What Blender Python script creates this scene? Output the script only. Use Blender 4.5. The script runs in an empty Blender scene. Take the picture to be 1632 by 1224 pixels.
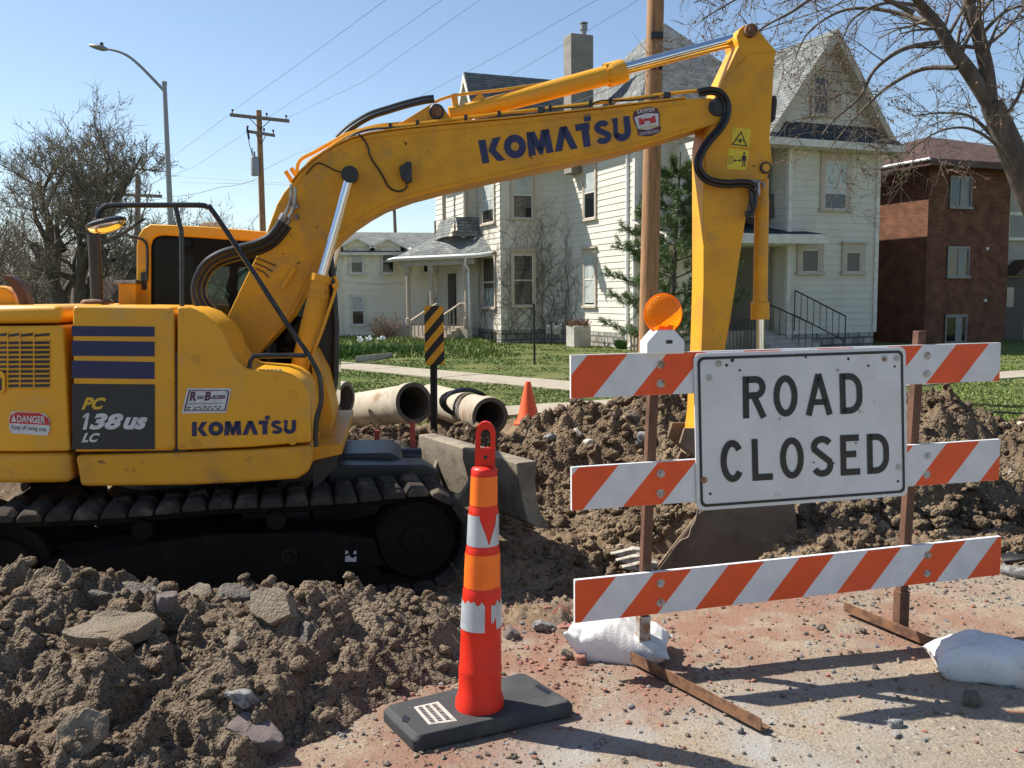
import bpy, bmesh, math, random
import numpy as np
from mathutils import Vector, Matrix
S = bpy.context.scene
COL = S.collection
R = math.radians

# ------------------------------------------------------------------ camera, sky, sun, exposure
F = 1450.0                      # focal length in photo pixels (photo is 1632 x 1224)
CAM = Vector((0, 0, 1.85))
PITCH, ROLL = R(5.5), R(0.55)
_f = Vector((0, math.cos(PITCH), -math.sin(PITCH)))
_u0 = Vector((0, math.sin(PITCH), math.cos(PITCH)))
_r0 = Vector((1, 0, 0))
_r = _r0 * math.cos(ROLL) - _u0 * math.sin(ROLL)
_u = _u0 * math.cos(ROLL) + _r0 * math.sin(ROLL)
cd = bpy.data.cameras.new('camera')
cam = bpy.data.objects.new('camera', cd)
COL.objects.link(cam)
cd.sensor_width = 36
cd.lens = 36 * F / 1632
cd.clip_start, cd.clip_end = 0.05, 3000
m3 = Matrix((_r, _u, -_f)).transposed().to_4x4()
m3.translation = CAM
cam.matrix_world = m3
S.camera = cam

SUN_EL, SUN_AZ = R(48), R(-67)             # azimuth clockwise from +Y
TOSUN = Vector((math.sin(SUN_AZ) * math.cos(SUN_EL), math.cos(SUN_AZ) * math.cos(SUN_EL), math.sin(SUN_EL)))
w = bpy.data.worlds.new('World')
S.world = w
w.use_nodes = True
nt = w.node_tree
sky = nt.nodes.new('ShaderNodeTexSky')
sky.sky_type = 'NISHITA'
sky.sun_disc = False
sky.sun_elevation = SUN_EL
sky.sun_rotation = SUN_AZ
sky.altitude = 300
sky.air_density = 1.0
sky.dust_density = 0.6
sky.ozone_density = 1.6
bg = nt.nodes['Background']
nt.links.new(sky.outputs[0], bg.inputs[0])
bg.inputs[1].default_value = 0.091
sd = bpy.data.lights.new('sun', 'SUN')
sd.energy = 5.0
sd.angle = R(0.53)
sd.color = (1.0, 0.955, 0.865)
sun = bpy.data.objects.new('sun', sd)
COL.objects.link(sun)
sun.location = TOSUN * 100
sun.rotation_euler = (-TOSUN).to_track_quat('-Z', 'Y').to_euler()
S.view_settings.view_transform = 'Standard'
S.view_settings.look = 'None'
S.view_settings.exposure = 0.76
S.view_settings.gamma = 1.0

# ------------------------------------------------------------------ pixel helpers (turn a traced photo pixel into a point in the place)
def ray(px, py):
    return _f + _r * ((px - 816) / F) + _u * ((612 - py) / F)
def onz(px, py, z=0.0):
    d = ray(px, py)
    return CAM + d * ((z - CAM.z) / d.z)
def ony(px, py, y):
    d = ray(px, py)
    return CAM + d * ((y - CAM.y) / d.y)
def onpl(px, py, P, N):
    d = ray(px, py)
    return CAM + d * ((P - CAM).dot(N) / d.dot(N))

# ------------------------------------------------------------------ materials
MATS = {}
def mat(name, c, rough=.7, metal=0, c2=None, sc=6, lo=.42, hi=.62, det=6, bump=0, bsc=60, spot=None, spot2=None, spec=.5, coat=0, stretch=None, grain=None):
    m = bpy.data.materials.new(name)
    m.use_nodes = True
    n, l = m.node_tree.nodes, m.node_tree.links
    b = n['Principled BSDF']
    b.inputs['Roughness'].default_value = rough
    b.inputs['Metallic'].default_value = metal
    b.inputs['Specular IOR Level'].default_value = spec
    b.inputs['Coat Weight'].default_value = coat
    b.inputs['Coat Roughness'].default_value = .15
    tc = n.new('ShaderNodeTexCoord')
    src = tc.outputs['Object']
    if stretch:
        mp = n.new('ShaderNodeMapping')
        mp.inputs['Scale'].default_value = stretch
        l.new(src, mp.inputs[0])
        src = mp.outputs[0]
    def noise(scale, detail, rgh=.6):
        t = n.new('ShaderNodeTexNoise')
        t.inputs['Scale'].default_value = scale
        t.inputs['Detail'].default_value = detail
        t.inputs['Roughness'].default_value = rgh
        l.new(src, t.inputs['Vector'])
        return t.outputs[0]
    def ramp(sock, a, bb):
        r_ = n.new('ShaderNodeMapRange')
        r_.interpolation_type = 'SMOOTHSTEP'
        r_.inputs[1].default_value, r_.inputs[2].default_value = a, bb
        l.new(sock, r_.inputs[0])
        return r_.outputs[0]
    def mix(fac, a, bcol):
        x = n.new('ShaderNodeMix')
        x.data_type = 'RGBA'
        l.new(fac, x.inputs[0])
        if isinstance(a, tuple): x.inputs[6].default_value = (*a, 1)
        else: l.new(a, x.inputs[6])
        x.inputs[7].default_value = (*bcol, 1)
        return x.outputs[2]
    cur = tuple(c)
    if c2: cur = mix(ramp(noise(sc, det), lo, hi), cur, c2)
    for sp in (spot, spot2):
        if sp: cur = mix(ramp(noise(sp[1], sp[4] if len(sp) > 4 else 4), sp[2], sp[3]), cur, sp[0])
    if isinstance(cur, tuple): b.inputs['Base Color'].default_value = (*cur, 1)
    else: l.new(cur, b.inputs['Base Color'])
    if bump:
        bn = n.new('ShaderNodeBump')
        bn.inputs['Strength'].default_value = 1
        bn.inputs['Distance'].default_value = bump
        l.new(noise(bsc, 8), bn.inputs['Height'])
        nrm = bn.outputs[0]
        if grain:
            for gs, gd in grain:
                vo = n.new('ShaderNodeTexVoronoi'); vo.feature = 'SMOOTH_F1'; vo.inputs['Scale'].default_value = gs; vo.inputs['Smoothness'].default_value = .25; vo.inputs['Randomness'].default_value = 1
                ad = n.new('ShaderNodeVectorMath'); ad.operation = 'ADD'
                wn = n.new('ShaderNodeTexNoise'); wn.inputs['Scale'].default_value = gs * .8; wn.inputs['Detail'].default_value = 3
                sc_ = n.new('ShaderNodeVectorMath'); sc_.operation = 'SCALE'; sc_.inputs[3].default_value = .5 / gs
                l.new(src, wn.inputs['Vector']); l.new(wn.outputs[1], sc_.inputs[0]); l.new(src, ad.inputs[0]); l.new(sc_.outputs[0], ad.inputs[1]); l.new(ad.outputs[0], vo.inputs['Vector'])
                b2 = n.new('ShaderNodeBump'); b2.invert = True; b2.inputs['Distance'].default_value = gd; l.new(vo.outputs[0], b2.inputs['Height']); l.new(nrm, b2.inputs['Normal']); nrm = b2.outputs[0]
        l.new(nrm, b.inputs['Normal'])
    MATS[name] = m
    return m
RUST = (.10, .035, .012)
YEL = (.77, .362, .020)
mat('yellow', YEL, .40, c2=(.69, .32, .03), sc=2.2, lo=.4, hi=.75, spot=(RUST, 9, .735, .76, 3), spot2=((.60, .34, .08), 4.5, .52, .78, 12), bump=.0006, bsc=120, coat=.08, spec=.3)
mat('yellow_worn', (.75, .345, .018), .46, c2=(.62, .285, .03), sc=3, spot=(RUST, 15, .695, .72, 4), spot2=((.52, .27, .06), 5.5, .54, .74, 12), bump=.0008, bsc=60, spec=.25)
mat('yellow_dirty', (.70, .325, .025), .55, c2=(.40, .21, .06), sc=2.2, lo=.46, hi=.78, spot=((.15, .085, .04), 7, .60, .70, 8), spec=.3)
mat('black_steel', (.018, .018, .02), .45, c2=(.05, .042, .035), sc=5, lo=.5, hi=.8)
mat('cab_dark', (.007, .006, .006), .5, spec=.15)
mat('black_rail', (.014, .014, .016), .3, c2=(.03, .03, .032), sc=20)
mat('rubber', (.02, .02, .021), .6, c2=(.05, .045, .04), sc=9, lo=.45, hi=.8, bump=.0008, bsc=120)
mat('hose', (.012, .012, .013), .35)
mat('track_steel', (.016, .014, .0125), .95, c2=(.032, .026, .021), sc=4, lo=.5, hi=.85, bump=.012, bsc=18, spec=.06)
mat('shoe', (.046, .039, .033), .95, c2=(.15, .12, .09), sc=4, lo=.46, hi=.78, bump=.01, bsc=30, spot=((.03, .027, .025), 6, .55, .7), spec=.1)
mat('chrome', (.75, .75, .77), .12, 1)
mat('steel', (.35, .35, .35), .4, .8, c2=(.2, .17, .15), sc=12)
mat('navy', (.010, .014, .07), .4, c2=(.014, .018, .08), sc=12)
mat('charcoal', (.022, .024, .025), .5)
mat('decal_white', (.6, .6, .6), .5, c2=(.5, .5, .5), sc=20)
mat('decal_yellow', (.62, .38, .02), .5)
mat('sticker_yellow', (.75, .55, .01), .45, c2=(.65, .45, .02), sc=20)
mat('decal_red', (.5, .02, .02), .4)
mat('decal_maroon', (.09, .02, .04), .5)
mat('brown', (.07, .03, .018), .6)
mat('blade', (.26, .22, .165), .95, c2=(.155, .12, .085), sc=4.5, lo=.4, hi=.7, spot=((.12, .085, .055), 6, .58, .7, 8), bump=.006, bsc=35)
mat('bucket', (.23, .165, .115), .9, c2=(.15, .105, .07), sc=3.5, lo=.4, hi=.7, bump=.008, bsc=22, spec=.15, spot=((.29, .22, .15), 6, .58, .7, 8))
mat('worn_steel', (.50, .46, .40), .5, .2, c2=(.24, .19, .14), sc=16, lo=.45, hi=.6)
mat('sign_white', (.66, .66, .67), .45, c2=(.60, .60, .60), sc=4, spot=((.22, .2, .19), 16, .70, .735, 5), spot2=((.40, .33, .28), 7, .69, .76, 6))
mat('sign_black', (.012, .012, .016), .45, c2=(.03, .03, .035), sc=25, lo=.6, hi=.7)
mat('board_white', (.70, .70, .71), .45, c2=(.62, .61, .60), sc=6, spot=((.3, .27, .25), 30, .7, .74))
mat('rust_post', (.13, .06, .035), .75, c2=(.085, .036, .02), sc=10, lo=.4, hi=.7, bump=.0015, bsc=80)
mat('rust_iron', (.20, .10, .05), .85, c2=(.10, .045, .025), sc=14, bump=.002, bsc=90)
mat('galv', (.45, .44, .42), .5, .3, c2=(.25, .14, .08), sc=14, lo=.45, hi=.6)
mat('bag', (.70, .68, .66), .9, c2=(.60, .575, .55), sc=5, bump=.003, bsc=110, spec=.15, spot=((.40, .33, .26), 7, .56, .74, 8))
mat('post_red', (.74, .030, .012), .42, c2=(.66, .026, .012), sc=8, spec=.3)
mat('band_orange', (.95, .17, .005), .5, c2=(.88, .14, .006), sc=10, spot=((.75, .3, .15), 40, .72, .75))
mat('band_silver', (.48, .50, .53), .42, .15, c2=(.40, .42, .45), sc=10)
mat('base_rubber', (.030, .031, .033), .75, c2=(.075, .072, .066), sc=5, lo=.45, hi=.85, bump=.002, bsc=90, spot=((.2, .18, .13), 18, .7, .76))
mat('cone_orange', (.85, .11, .02), .5)
mat('soil', (.215, .166, .119), 1, c2=(.145, .108, .076), sc=2.2, lo=.35, hi=.68, det=10, bump=.006, bsc=60, spot=((.29, .235, .172), 7, .58, .76, 8), spec=.08, grain=((38, .020), (95, .010)))
mat('soil_clod', (.215, .162, .112), 1, c2=(.14, .10, .068), sc=6, lo=.35, hi=.68, det=10, bump=.006, bsc=60, spec=.08, grain=((42, .016), (100, .010)))
mat('spoil', (.22, .162, .105), 1, c2=(.125, .088, .058), sc=1.6, lo=.35, hi=.65, det=10, bump=.012, bsc=25, spot=((.36, .31, .255), 12, .62, .72, 8), spec=.08, grain=((16, .04), (42, .018)))
mat('asphalt', (.235, .192, .145), .95, c2=(.165, .135, .10), sc=9, lo=.35, hi=.7, bump=.004, bsc=110, spec=.1, spot=((.30, .26, .21), 60, .6, .68), spot2=((.20, .15, .105), 5, .5, .62, 8), grain=((70, .006), (180, .003)))
mat('asphalt_dark', (.11, .095, .078), .9, c2=(.18, .155, .125), sc=25, lo=.5, hi=.65, bump=.005, bsc=90, spot2=((.18, .135, .095), 5, .52, .64, 8), grain=((60, .008), (150, .003)))
mat('brick_piece', (.30, .13, .09), .9, c2=(.24, .12, .09), sc=12, bump=.003, bsc=90)
mat('grey_stone', (.24, .23, .22), .9, c2=(.10, .10, .10), sc=40, lo=.45, hi=.6, bump=.004, bsc=60)
mat('purple_slab', (.15, .115, .105), .9, c2=(.12, .095, .09), sc=12, bump=.003, bsc=100)
mat('pipe_mouth_shade', (.13, .11, .09), .95, c2=(.08, .07, .06), sc=6)  # shade of the bell end and bore painted in as darker concrete
mat('concrete_pipe', (.40, .345, .265), .9, c2=(.30, .255, .19), sc=3, lo=.4, hi=.7, spot=((.24, .13, .06), 3.5, .54, .72, 8), spot2=((.16, .115, .075), 6, .6, .7, 8), bump=.004, bsc=60)
mat('concrete', (.44, .41, .36), .9, c2=(.36, .33, .29), sc=4, bump=.004, bsc=60, spot=((.22, .2, .17), 12, .66, .74))
mat('siding', (.64, .605, .52), .8, c2=(.58, .54, .455), sc=1.2, lo=.4, hi=.7)
mat('siding_grey', (.82, .77, .63), .8, c2=(.76, .71, .58), sc=1.2)
mat('siding_tan', (.40, .36, .31), .8, c2=(.34, .31, .27), sc=1.2)
mat('trim', (.46, .38, .30), .7, c2=(.52, .44, .35), sc=4)
mat('trim_pale', (.72, .68, .60), .7, c2=(.6, .56, .5), sc=4)
mat('white_metal', (.75, .75, .74), .5)
mat('curtain_grey', (.20, .21, .20), .4, c2=(.15, .16, .15), sc=3)
mat('window_metal', (.22, .21, .20), .5, .3)
mat('glass_dark', (.010, .012, .014), .06, spec=.7)
mat('cab_pane', (.006, .007, .007), .08, spec=.14)
mat('glass_sky', (.10, .13, .14), .08, spec=.8)
mat('blind', (.46, .49, .46), .35, c2=(.36, .41, .39), sc=3, spec=.6)
mat('curtain_dark', (.13, .115, .10), .5)
mat('dark_door', (.03, .028, .026), .5)
mat('stone', (.40, .37, .32), .95, c2=(.26, .24, .21), sc=3, bump=.03, bsc=6)
mat('chimney_stucco', (.27, .24, .205), .95, c2=(.22, .195, .165), sc=3)
mat('wood_pole', (.37, .195, .088), .85, c2=(.25, .13, .062), sc=5, stretch=(4, 4, .35), lo=.4, hi=.65, spot=((.10, .06, .04), 5, .65, .72), bump=.008, bsc=12)
mat('wood_grey', (.26, .20, .16), .9, c2=(.18, .14, .11), sc=6, stretch=(3, 3, .3))
mat('wood_porch', (.44, .37, .29), .85, c2=(.36, .30, .24), sc=8)
mat('stake', (.55, .09, .06), .7, c2=(.42, .10, .07), sc=12)
mat('bark', (.085, .066, .052), .95, c2=(.15, .118, .092), sc=9, stretch=(1, 1, .3), lo=.4, hi=.65, bump=.012, bsc=14)
mat('bark_light', (.10, .082, .066), .95, c2=(.17, .14, .11), sc=9, lo=.4, hi=.65)
mat('twig', (.165, .135, .105), .9, c2=(.22, .19, .14), sc=.4)
mat('twig_warm', (.24, .175, .13), .9, c2=(.16, .12, .10), sc=.5)
mat('bud', (.20, .15, .07), .8, c2=(.20, .085, .06), sc=2)
mat('far_bud', (.25, .24, .12), .8, c2=(.20, .17, .10), sc=.4)
mat('needle', (.085, .135, .04), .6, c2=(.125, .18, .055), sc=2.5)
mat('grass', (.14, .20, .035), .7, c2=(.19, .225, .055), sc=.5, lo=.35, hi=.7, spot=((.26, .23, .10), .9, .6, .75))
mat('leaf_dark', (.05, .12, .02), .6, c2=(.08, .16, .03), sc=2)
mat('sidewalk', (.345, .30, .225), .9, c2=(.30, .255, .19), sc=3, bump=.003, bsc=50)
mat('lamp_grey', (.30, .30, .30), .5, .5)
mat('wire', (.09, .09, .10), .6)
mat('transformer', (.30, .31, .31), .5)
mat('marker_black', (.012, .012, .013), .5)
mat('marker_yellow', (.70, .36, .01), .45, c2=(.6, .3, .01), sc=8)
mat('green_post', (.012, .015, .013), .6)
mat('white_flower', (.8, .8, .72), .6)

def pattern_mat(name, c1, c2, mortar, scale, bw, rh, ms, offset=.5, bump=.01, rough=.9, var=None):
    """bricks or shingles laid in UV metres"""
    m = bpy.data.materials.new(name); m.use_nodes = True
    n, l = m.node_tree.nodes, m.node_tree.links
    b = n['Principled BSDF']; b.inputs['Roughness'].default_value = rough; b.inputs['Specular IOR Level'].default_value = .2
    uv = n.new('ShaderNodeUVMap')
    t = n.new('ShaderNodeTexBrick')
    t.offset = offset
    t.inputs['Scale'].default_value = scale
    t.inputs['Brick Width'].default_value = bw
    t.inputs['Row Height'].default_value = rh
    t.inputs['Mortar Size'].default_value = ms
    t.inputs['Color1'].default_value = (*c1, 1); t.inputs['Color2'].default_value = (*c2, 1); t.inputs['Mortar'].default_value = (*mortar, 1)
    l.new(uv.outputs[0], t.inputs['Vector'])
    ns = n.new('ShaderNodeTexNoise'); ns.inputs['Scale'].default_value = 2.2; ns.inputs['Detail'].default_value = 8
    l.new(uv.outputs[0], ns.inputs['Vector'])
    mx = n.new('ShaderNodeMix'); mx.data_type = 'RGBA'; mx.blend_type = 'MULTIPLY'; mx.inputs[0].default_value = .55
    l.new(t.outputs[0], mx.inputs[6]); l.new(ns.outputs[1], mx.inputs[7])
    mr = n.new('ShaderNodeMix'); mr.data_type = 'RGBA'; mr.inputs[0].default_value = .25
    hs = n.new('ShaderNodeMapRange'); hs.inputs[1].default_value = .3; hs.inputs[2].default_value = .7; hs.inputs[3].default_value = .65; hs.inputs[4].default_value = 1.25
    l.new(ns.outputs[0], hs.inputs[0])
    vm = n.new('ShaderNodeVectorMath'); vm.operation = 'SCALE'
    l.new(t.outputs[0], vm.inputs[0]); l.new(hs.outputs[0], vm.inputs[3])
    l.new(vm.outputs[0], b.inputs['Base Color'])
    bn = n.new('ShaderNodeBump'); bn.inputs['Distance'].default_value = bump
    iv = n.new('ShaderNodeMath'); iv.operation = 'SUBTRACT'; iv.inputs[0].default_value = 1
    l.new(t.outputs[1], iv.inputs[1]); l.new(iv.outputs[0], bn.inputs['Height']); l.new(bn.outputs[0], b.inputs['Normal'])
    MATS[name] = m
pattern_mat('brick_wall', (.21, .085, .047), (.145, .058, .032), (.15, .10, .075), 1, .22, .075, .009)
pattern_mat('brick_lit', (.33, .15, .085), (.25, .10, .06), (.26, .19, .14), 1, .22, .075, .009)
pattern_mat('shingle', (.235, .24, .225), (.15, .16, .155), (.09, .095, .095), 1, .32, .13, .012)
pattern_mat('shingle_dark', (.075, .082, .095), (.05, .055, .065), (.035, .038, .042), 1, .32, .13, .012)
pattern_mat('shingle_brown', (.115, .066, .052), (.085, .05, .042), (.05, .032, .028), 1, .32, .13, .012)
pattern_mat('foundation', (.42, .40, .35), (.29, .27, .24), (.15, .14, .125), 1, .42, .22, .03, bump=.04)

# glass you can look through, amber lens, stripes
m = bpy.data.materials.new('cab_glass'); m.use_nodes = True
n, l = m.node_tree.nodes, m.node_tree.links
n.remove(n['Principled BSDF'])
tr = n.new('ShaderNodeBsdfTransparent'); tr.inputs[0].default_value = (.50, .58, .56, 1)
gl = n.new('ShaderNodeBsdfGlossy'); gl.inputs['Roughness'].default_value = .03
fr = n.new('ShaderNodeFresnel'); fr.inputs[0].default_value = 1.5
mx = n.new('ShaderNodeMixShader')
l.new(fr.outputs[0], mx.inputs[0]); l.new(tr.outputs[0], mx.inputs[1]); l.new(gl.outputs[0], mx.inputs[2])
l.new(mx.outputs[0], n['Material Output'].inputs[0])
MATS['cab_glass'] = m
m = bpy.data.materials.new('amber_lens'); m.use_nodes = True
n, l = m.node_tree.nodes, m.node_tree.links
b = n['Principled BSDF']; b.inputs['Base Color'].default_value = (1.0, .36, .012, 1); b.inputs['Roughness'].default_value = .12; b.inputs['Coat Weight'].default_value = .5
ts = n.new('ShaderNodeBsdfTranslucent'); ts.inputs[0].default_value = (1.0, .45, .015, 1)
mx = n.new('ShaderNodeMixShader'); mx.inputs[0].default_value = .72
vo = n.new('ShaderNodeTexVoronoi'); vo.inputs['Scale'].default_value = 130
tc = n.new('ShaderNodeTexCoord'); bn = n.new('ShaderNodeBump'); bn.inputs['Distance'].default_value = .004
l.new(tc.outputs['Object'], vo.inputs['Vector']); l.new(vo.outputs[0], bn.inputs['Height']); l.new(bn.outputs[0], b.inputs['Normal']); l.new(bn.outputs[0], ts.inputs['Normal'])
l.new(b.outputs[0], mx.inputs[1]); l.new(ts.outputs[0], mx.inputs[2]); l.new(mx.outputs[0], n['Material Output'].inputs[0])
MATS['amber_lens'] = m
m = bpy.data.materials.new('amber_back'); m.use_nodes = True
n, l = m.node_tree.nodes, m.node_tree.links
n.remove(n['Principled BSDF'])
tr = n.new('ShaderNodeBsdfTransparent'); tr.inputs[0].default_value = (1.0, .62, .10, 1)
gl = n.new('ShaderNodeBsdfGlossy'); gl.inputs['Roughness'].default_value = .1; gl.inputs[0].default_value = (1, .6, .2, 1)
mx = n.new('ShaderNodeMixShader'); mx.inputs[0].default_value = .12
l.new(tr.outputs[0], mx.inputs[1]); l.new(gl.outputs[0], mx.inputs[2]); l.new(mx.outputs[0], n['Material Output'].inputs[0])
MATS['amber_back'] = m
def stripe_mat(name, ca, cb, slope, period, phase, rough=.45, lip=None):
    m = bpy.data.materials.new(name); m.use_nodes = True
    n, l = m.node_tree.nodes, m.node_tree.links
    b = n['Principled BSDF']; b.inputs['Roughness'].default_value = rough
    uv = n.new('ShaderNodeUVMap'); sp = n.new('ShaderNodeSeparateXYZ'); l.new(uv.outputs[0], sp.inputs[0])
    def mth(op, a, bb):
        q = n.new('ShaderNodeMath'); q.operation = op
        for i, v in enumerate((a, bb)):
            if isinstance(v, (int, float)): q.inputs[i].default_value = v
            else: l.new(v, q.inputs[i])
        return q.outputs[0]
    s_ = mth('SUBTRACT', sp.outputs[0], mth('MULTIPLY', sp.outputs[1], slope))
    q = mth('FRACT', mth('DIVIDE', mth('ADD', s_, phase), period), 0)
    fac = mth('LESS_THAN', q, .5)
    ns = n.new('ShaderNodeTexNoise'); ns.inputs['Scale'].default_value = 9; ns.inputs['Detail'].default_value = 8; l.new(uv.outputs[0], ns.inputs['Vector'])
    mp = n.new('ShaderNodeMapRange'); mp.inputs[1].default_value = .3; mp.inputs[2].default_value = .7; mp.inputs[3].default_value = .86; mp.inputs[4].default_value = 1.04; l.new(ns.outputs[0], mp.inputs[0])
    mx = n.new('ShaderNodeMix'); mx.data_type = 'RGBA'; l.new(fac, mx.inputs[0]); mx.inputs[6].default_value = (*cb, 1); mx.inputs[7].default_value = (*ca, 1)
    vm = n.new('ShaderNodeVectorMath'); vm.operation = 'SCALE'; l.new(mx.outputs[2], vm.inputs[0]); l.new(mp.outputs[0], vm.inputs[3])
    n2 = n.new('ShaderNodeTexNoise'); n2.inputs['Scale'].default_value = 28; n2.inputs['Detail'].default_value = 3; l.new(uv.outputs[0], n2.inputs['Vector'])
    m2 = n.new('ShaderNodeMapRange'); m2.inputs[1].default_value = .74; m2.inputs[2].default_value = .78; l.new(n2.outputs[0], m2.inputs[0])
    m4 = n.new('ShaderNodeMix'); m4.data_type = 'RGBA'; l.new(m2.outputs[0], m4.inputs[0]); l.new(vm.outputs[0], m4.inputs[6]); m4.inputs[7].default_value = (.3, .24, .2, 1)
    l.new(m4.outputs[2], b.inputs['Base Color'])
    MATS[name] = m
ORG, WHT = (.80, .085, .012), (.68, .68, .69)
stripe_mat('stripe_top', ORG, WHT, .86, .408, .097)
stripe_mat('stripe_mid', ORG, WHT, .86, .408, .150)
stripe_mat('stripe_low', ORG, WHT, .84, .400, .170)
stripe_mat('stripe_marker', (.70, .34, .008), (.012, .012, .013), .85, .19, .02)

# ------------------------------------------------------------------ mesh builder
ORGN = {}
def org(o):
    return ORGN.get(o.name, Vector((0, 0, 0))) if o else Vector((0, 0, 0))
class MB:
    def __init__(s):
        s.v, s.f, s.mi, s.uv = [], [], [], {}
    def add(s, vs, fs, mi=0):
        o = len(s.v)
        s.v += [Vector(p) for p in vs]
        for q in fs:
            s.f.append([i + o for i in q]); s.mi.append(mi)
        return s
    def prism(s, pts, ext, mi=0, mside=None):
        """closed polygon of points pushed along ext (one vector)"""
        n = len(pts); ext = Vector(ext)
        P = [Vector(p) for p in pts]
        nn = Vector((0, 0, 0))
        for i in range(n): nn += P[i].cross(P[(i + 1) % n]) if False else (P[i] - P[0]).cross(P[(i + 1) % n] - P[0])
        if nn.dot(ext) > 0: P.reverse()
        o = len(s.v)
        s.v += P + [p + ext for p in P]
        s.f.append([o + i for i in range(n)]); s.mi.append(mi)
        s.f.append([o + n + i for i in reversed(range(n))]); s.mi.append(mi)
        for i in range(n):
            j = (i + 1) % n
            s.f.append([o + j, o + i, o + n + i, o + n + j]); s.mi.append(mi if mside is None else mside)
        return s
    def box(s, c, ax, ay, az, mi=0):
        """centre and three half vectors"""
        c, ax, ay, az = Vector(c), Vector(ax), Vector(ay), Vector(az)
        return s.prism([c - ax - ay - az, c + ax - ay - az, c + ax + ay - az, c - ax + ay - az], az * 2, mi)
    def abox(s, x0, x1, y0, y1, z0, z1, mi=0):
        return s.box(((x0 + x1) / 2, (y0 + y1) / 2, (z0 + z1) / 2), ((x1 - x0) / 2, 0, 0), (0, (y1 - y0) / 2, 0), (0, 0, (z1 - z0) / 2), mi)
    def tube(s, pts, r, n=8, mi=0, caps=True, smooth=0):
        P = [Vector(p) for p in pts]
        if smooth: P, r = spline(P, r, smooth)
        k = len(P)
        if not hasattr(r, '__len__'): r = [r] * k
        o = len(s.v)
        t = (P[1] - P[0]).normalized()
        a = t.orthogonal().normalized()
        for i in range(k):
            t2 = (P[min(i + 1, k - 1)] - P[max(i - 1, 0)])
            if t2.length < 1e-9: t2 = t
            t2 = t2.normalized()
            a = (a - t2 * a.dot(t2))
            a = a.normalized() if a.length > 1e-6 else t2.orthogonal().normalized()
            b = t2.cross(a)
            for j in range(n):
                th = 2 * math.pi * j / n
                s.v.append(P[i] + (a * math.cos(th) + b * math.sin(th)) * r[i])
            t = t2
        for i in range(k - 1):
            for j in range(n):
                j2 = (j + 1) % n
                s.f.append([o + i * n + j, o + i * n + j2, o + (i + 1) * n + j2, o + (i + 1) * n + j]); s.mi.append(mi)
        if caps:
            s.f.append([o + j for j in reversed(range(n))]); s.mi.append(mi)
            s.f.append([o + (k - 1) * n + j for j in range(n)]); s.mi.append(mi)
        return s
    def cyl(s, p0, p1, r0, r1=None, n=20, mi=0):
        return s.tube([p0, p1], [r0, r0 if r1 is None else r1], n, mi)
    def lathe(s, c, axis, prof, n=32, mi=0):
        """prof: (distance along axis, radius)"""
        c, axis = Vector(c), Vector(axis).normalized()
        a = axis.orthogonal().normalized(); b = axis.cross(a)
        o = len(s.v); k = len(prof)
        for h, r in prof:
            for j in range(n):
                th = 2 * math.pi * j / n
                s.v.append(c + axis * h + (a * math.cos(th) + b * math.sin(th)) * r)
        for i in range(k - 1):
            for j in range(n):
                j2 = (j + 1) % n
                s.f.append([o + i * n + j, o + i * n + j2, o + (i + 1) * n + j2, o + (i + 1) * n + j]); s.mi.append(mi)
        s.f.append([o + j for j in reversed(range(n))]); s.mi.append(mi)
        s.f.append([o + (k - 1) * n + j for j in range(n)]); s.mi.append(mi)
        return s
    def build(s, name, mats, parent=None, bevel=0, smooth=True, ang=35, seg=2, fix=False):
        og = org(parent)
        me = bpy.data.meshes.new(name)
        me.from_pydata([p - og for p in s.v], [], s.f)
        if isinstance(mats, str): mats = [mats]
        for q in mats: me.materials.append(MATS[q])
        me.polygons.foreach_set('material_index', s.mi)
        if s.uv:
            ul = me.uv_layers.new(name='UVMap')
            for fi, uvs in s.uv.items():
                for li, q in zip(me.polygons[fi].loop_indices, uvs): ul.data[li].uv = q
        if fix:
            bm = bmesh.new(); bm.from_mesh(me); bmesh.ops.recalc_face_normals(bm, faces=bm.faces); bm.to_mesh(me); bm.free()
        me.update()
        o = bpy.data.objects.new(name, me)
        COL.objects.link(o)
        if parent: o.parent = parent
        ORGN[o.name] = og
        if smooth:
            me.polygons.foreach_set('use_smooth', [True] * len(me.polygons))
            me.set_sharp_from_angle(angle=R(ang))
        if bevel:
            bv = o.modifiers.new('bevel', 'BEVEL'); bv.width = bevel; bv.segments = seg; bv.limit_method = 'ANGLE'; bv.angle_limit = R(35); bv.harden_normals = True
        return o
    def wall(s, pts, uax=None, mi=0):
        """one flat polygon with metric UVs"""
        P = [Vector(p) for p in pts]
        o = len(s.v); s.v += P
        s.f.append(list(range(o, o + len(P)))); s.mi.append(mi)
        nn = (P[1] - P[0]).cross(P[2] - P[0]).normalized()
        ua = Vector(uax).normalized() if uax else (P[1] - P[0]).normalized()
        ua = (ua - nn * ua.dot(nn)).normalized(); va = nn.cross(ua)
        s.uv[len(s.f) - 1] = [(p.dot(ua), p.dot(va)) for p in P]
        return s
def spline(P, r, m):
    """Catmull-Rom through the points, m steps each"""
    k = len(P); rr = list(r) if hasattr(r, '__len__') else [r] * k
    out, ro = [], []
    for i in range(k - 1):
        a, b, c, d = P[max(i - 1, 0)], P[i], P[i + 1], P[min(i + 2, k - 1)]
        for q in range(m):
            t = q / m
            out.append(.5 * ((2 * b) + (c - a) * t + (2 * a - 5 * b + 4 * c - d) * t * t + (3 * b - a - 3 * c + d) * t ** 3))
            ro.append(rr[i] * (1 - t) + rr[i + 1] * t)
    out.append(P[-1]); ro.append(rr[-1])
    return out, ro
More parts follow.
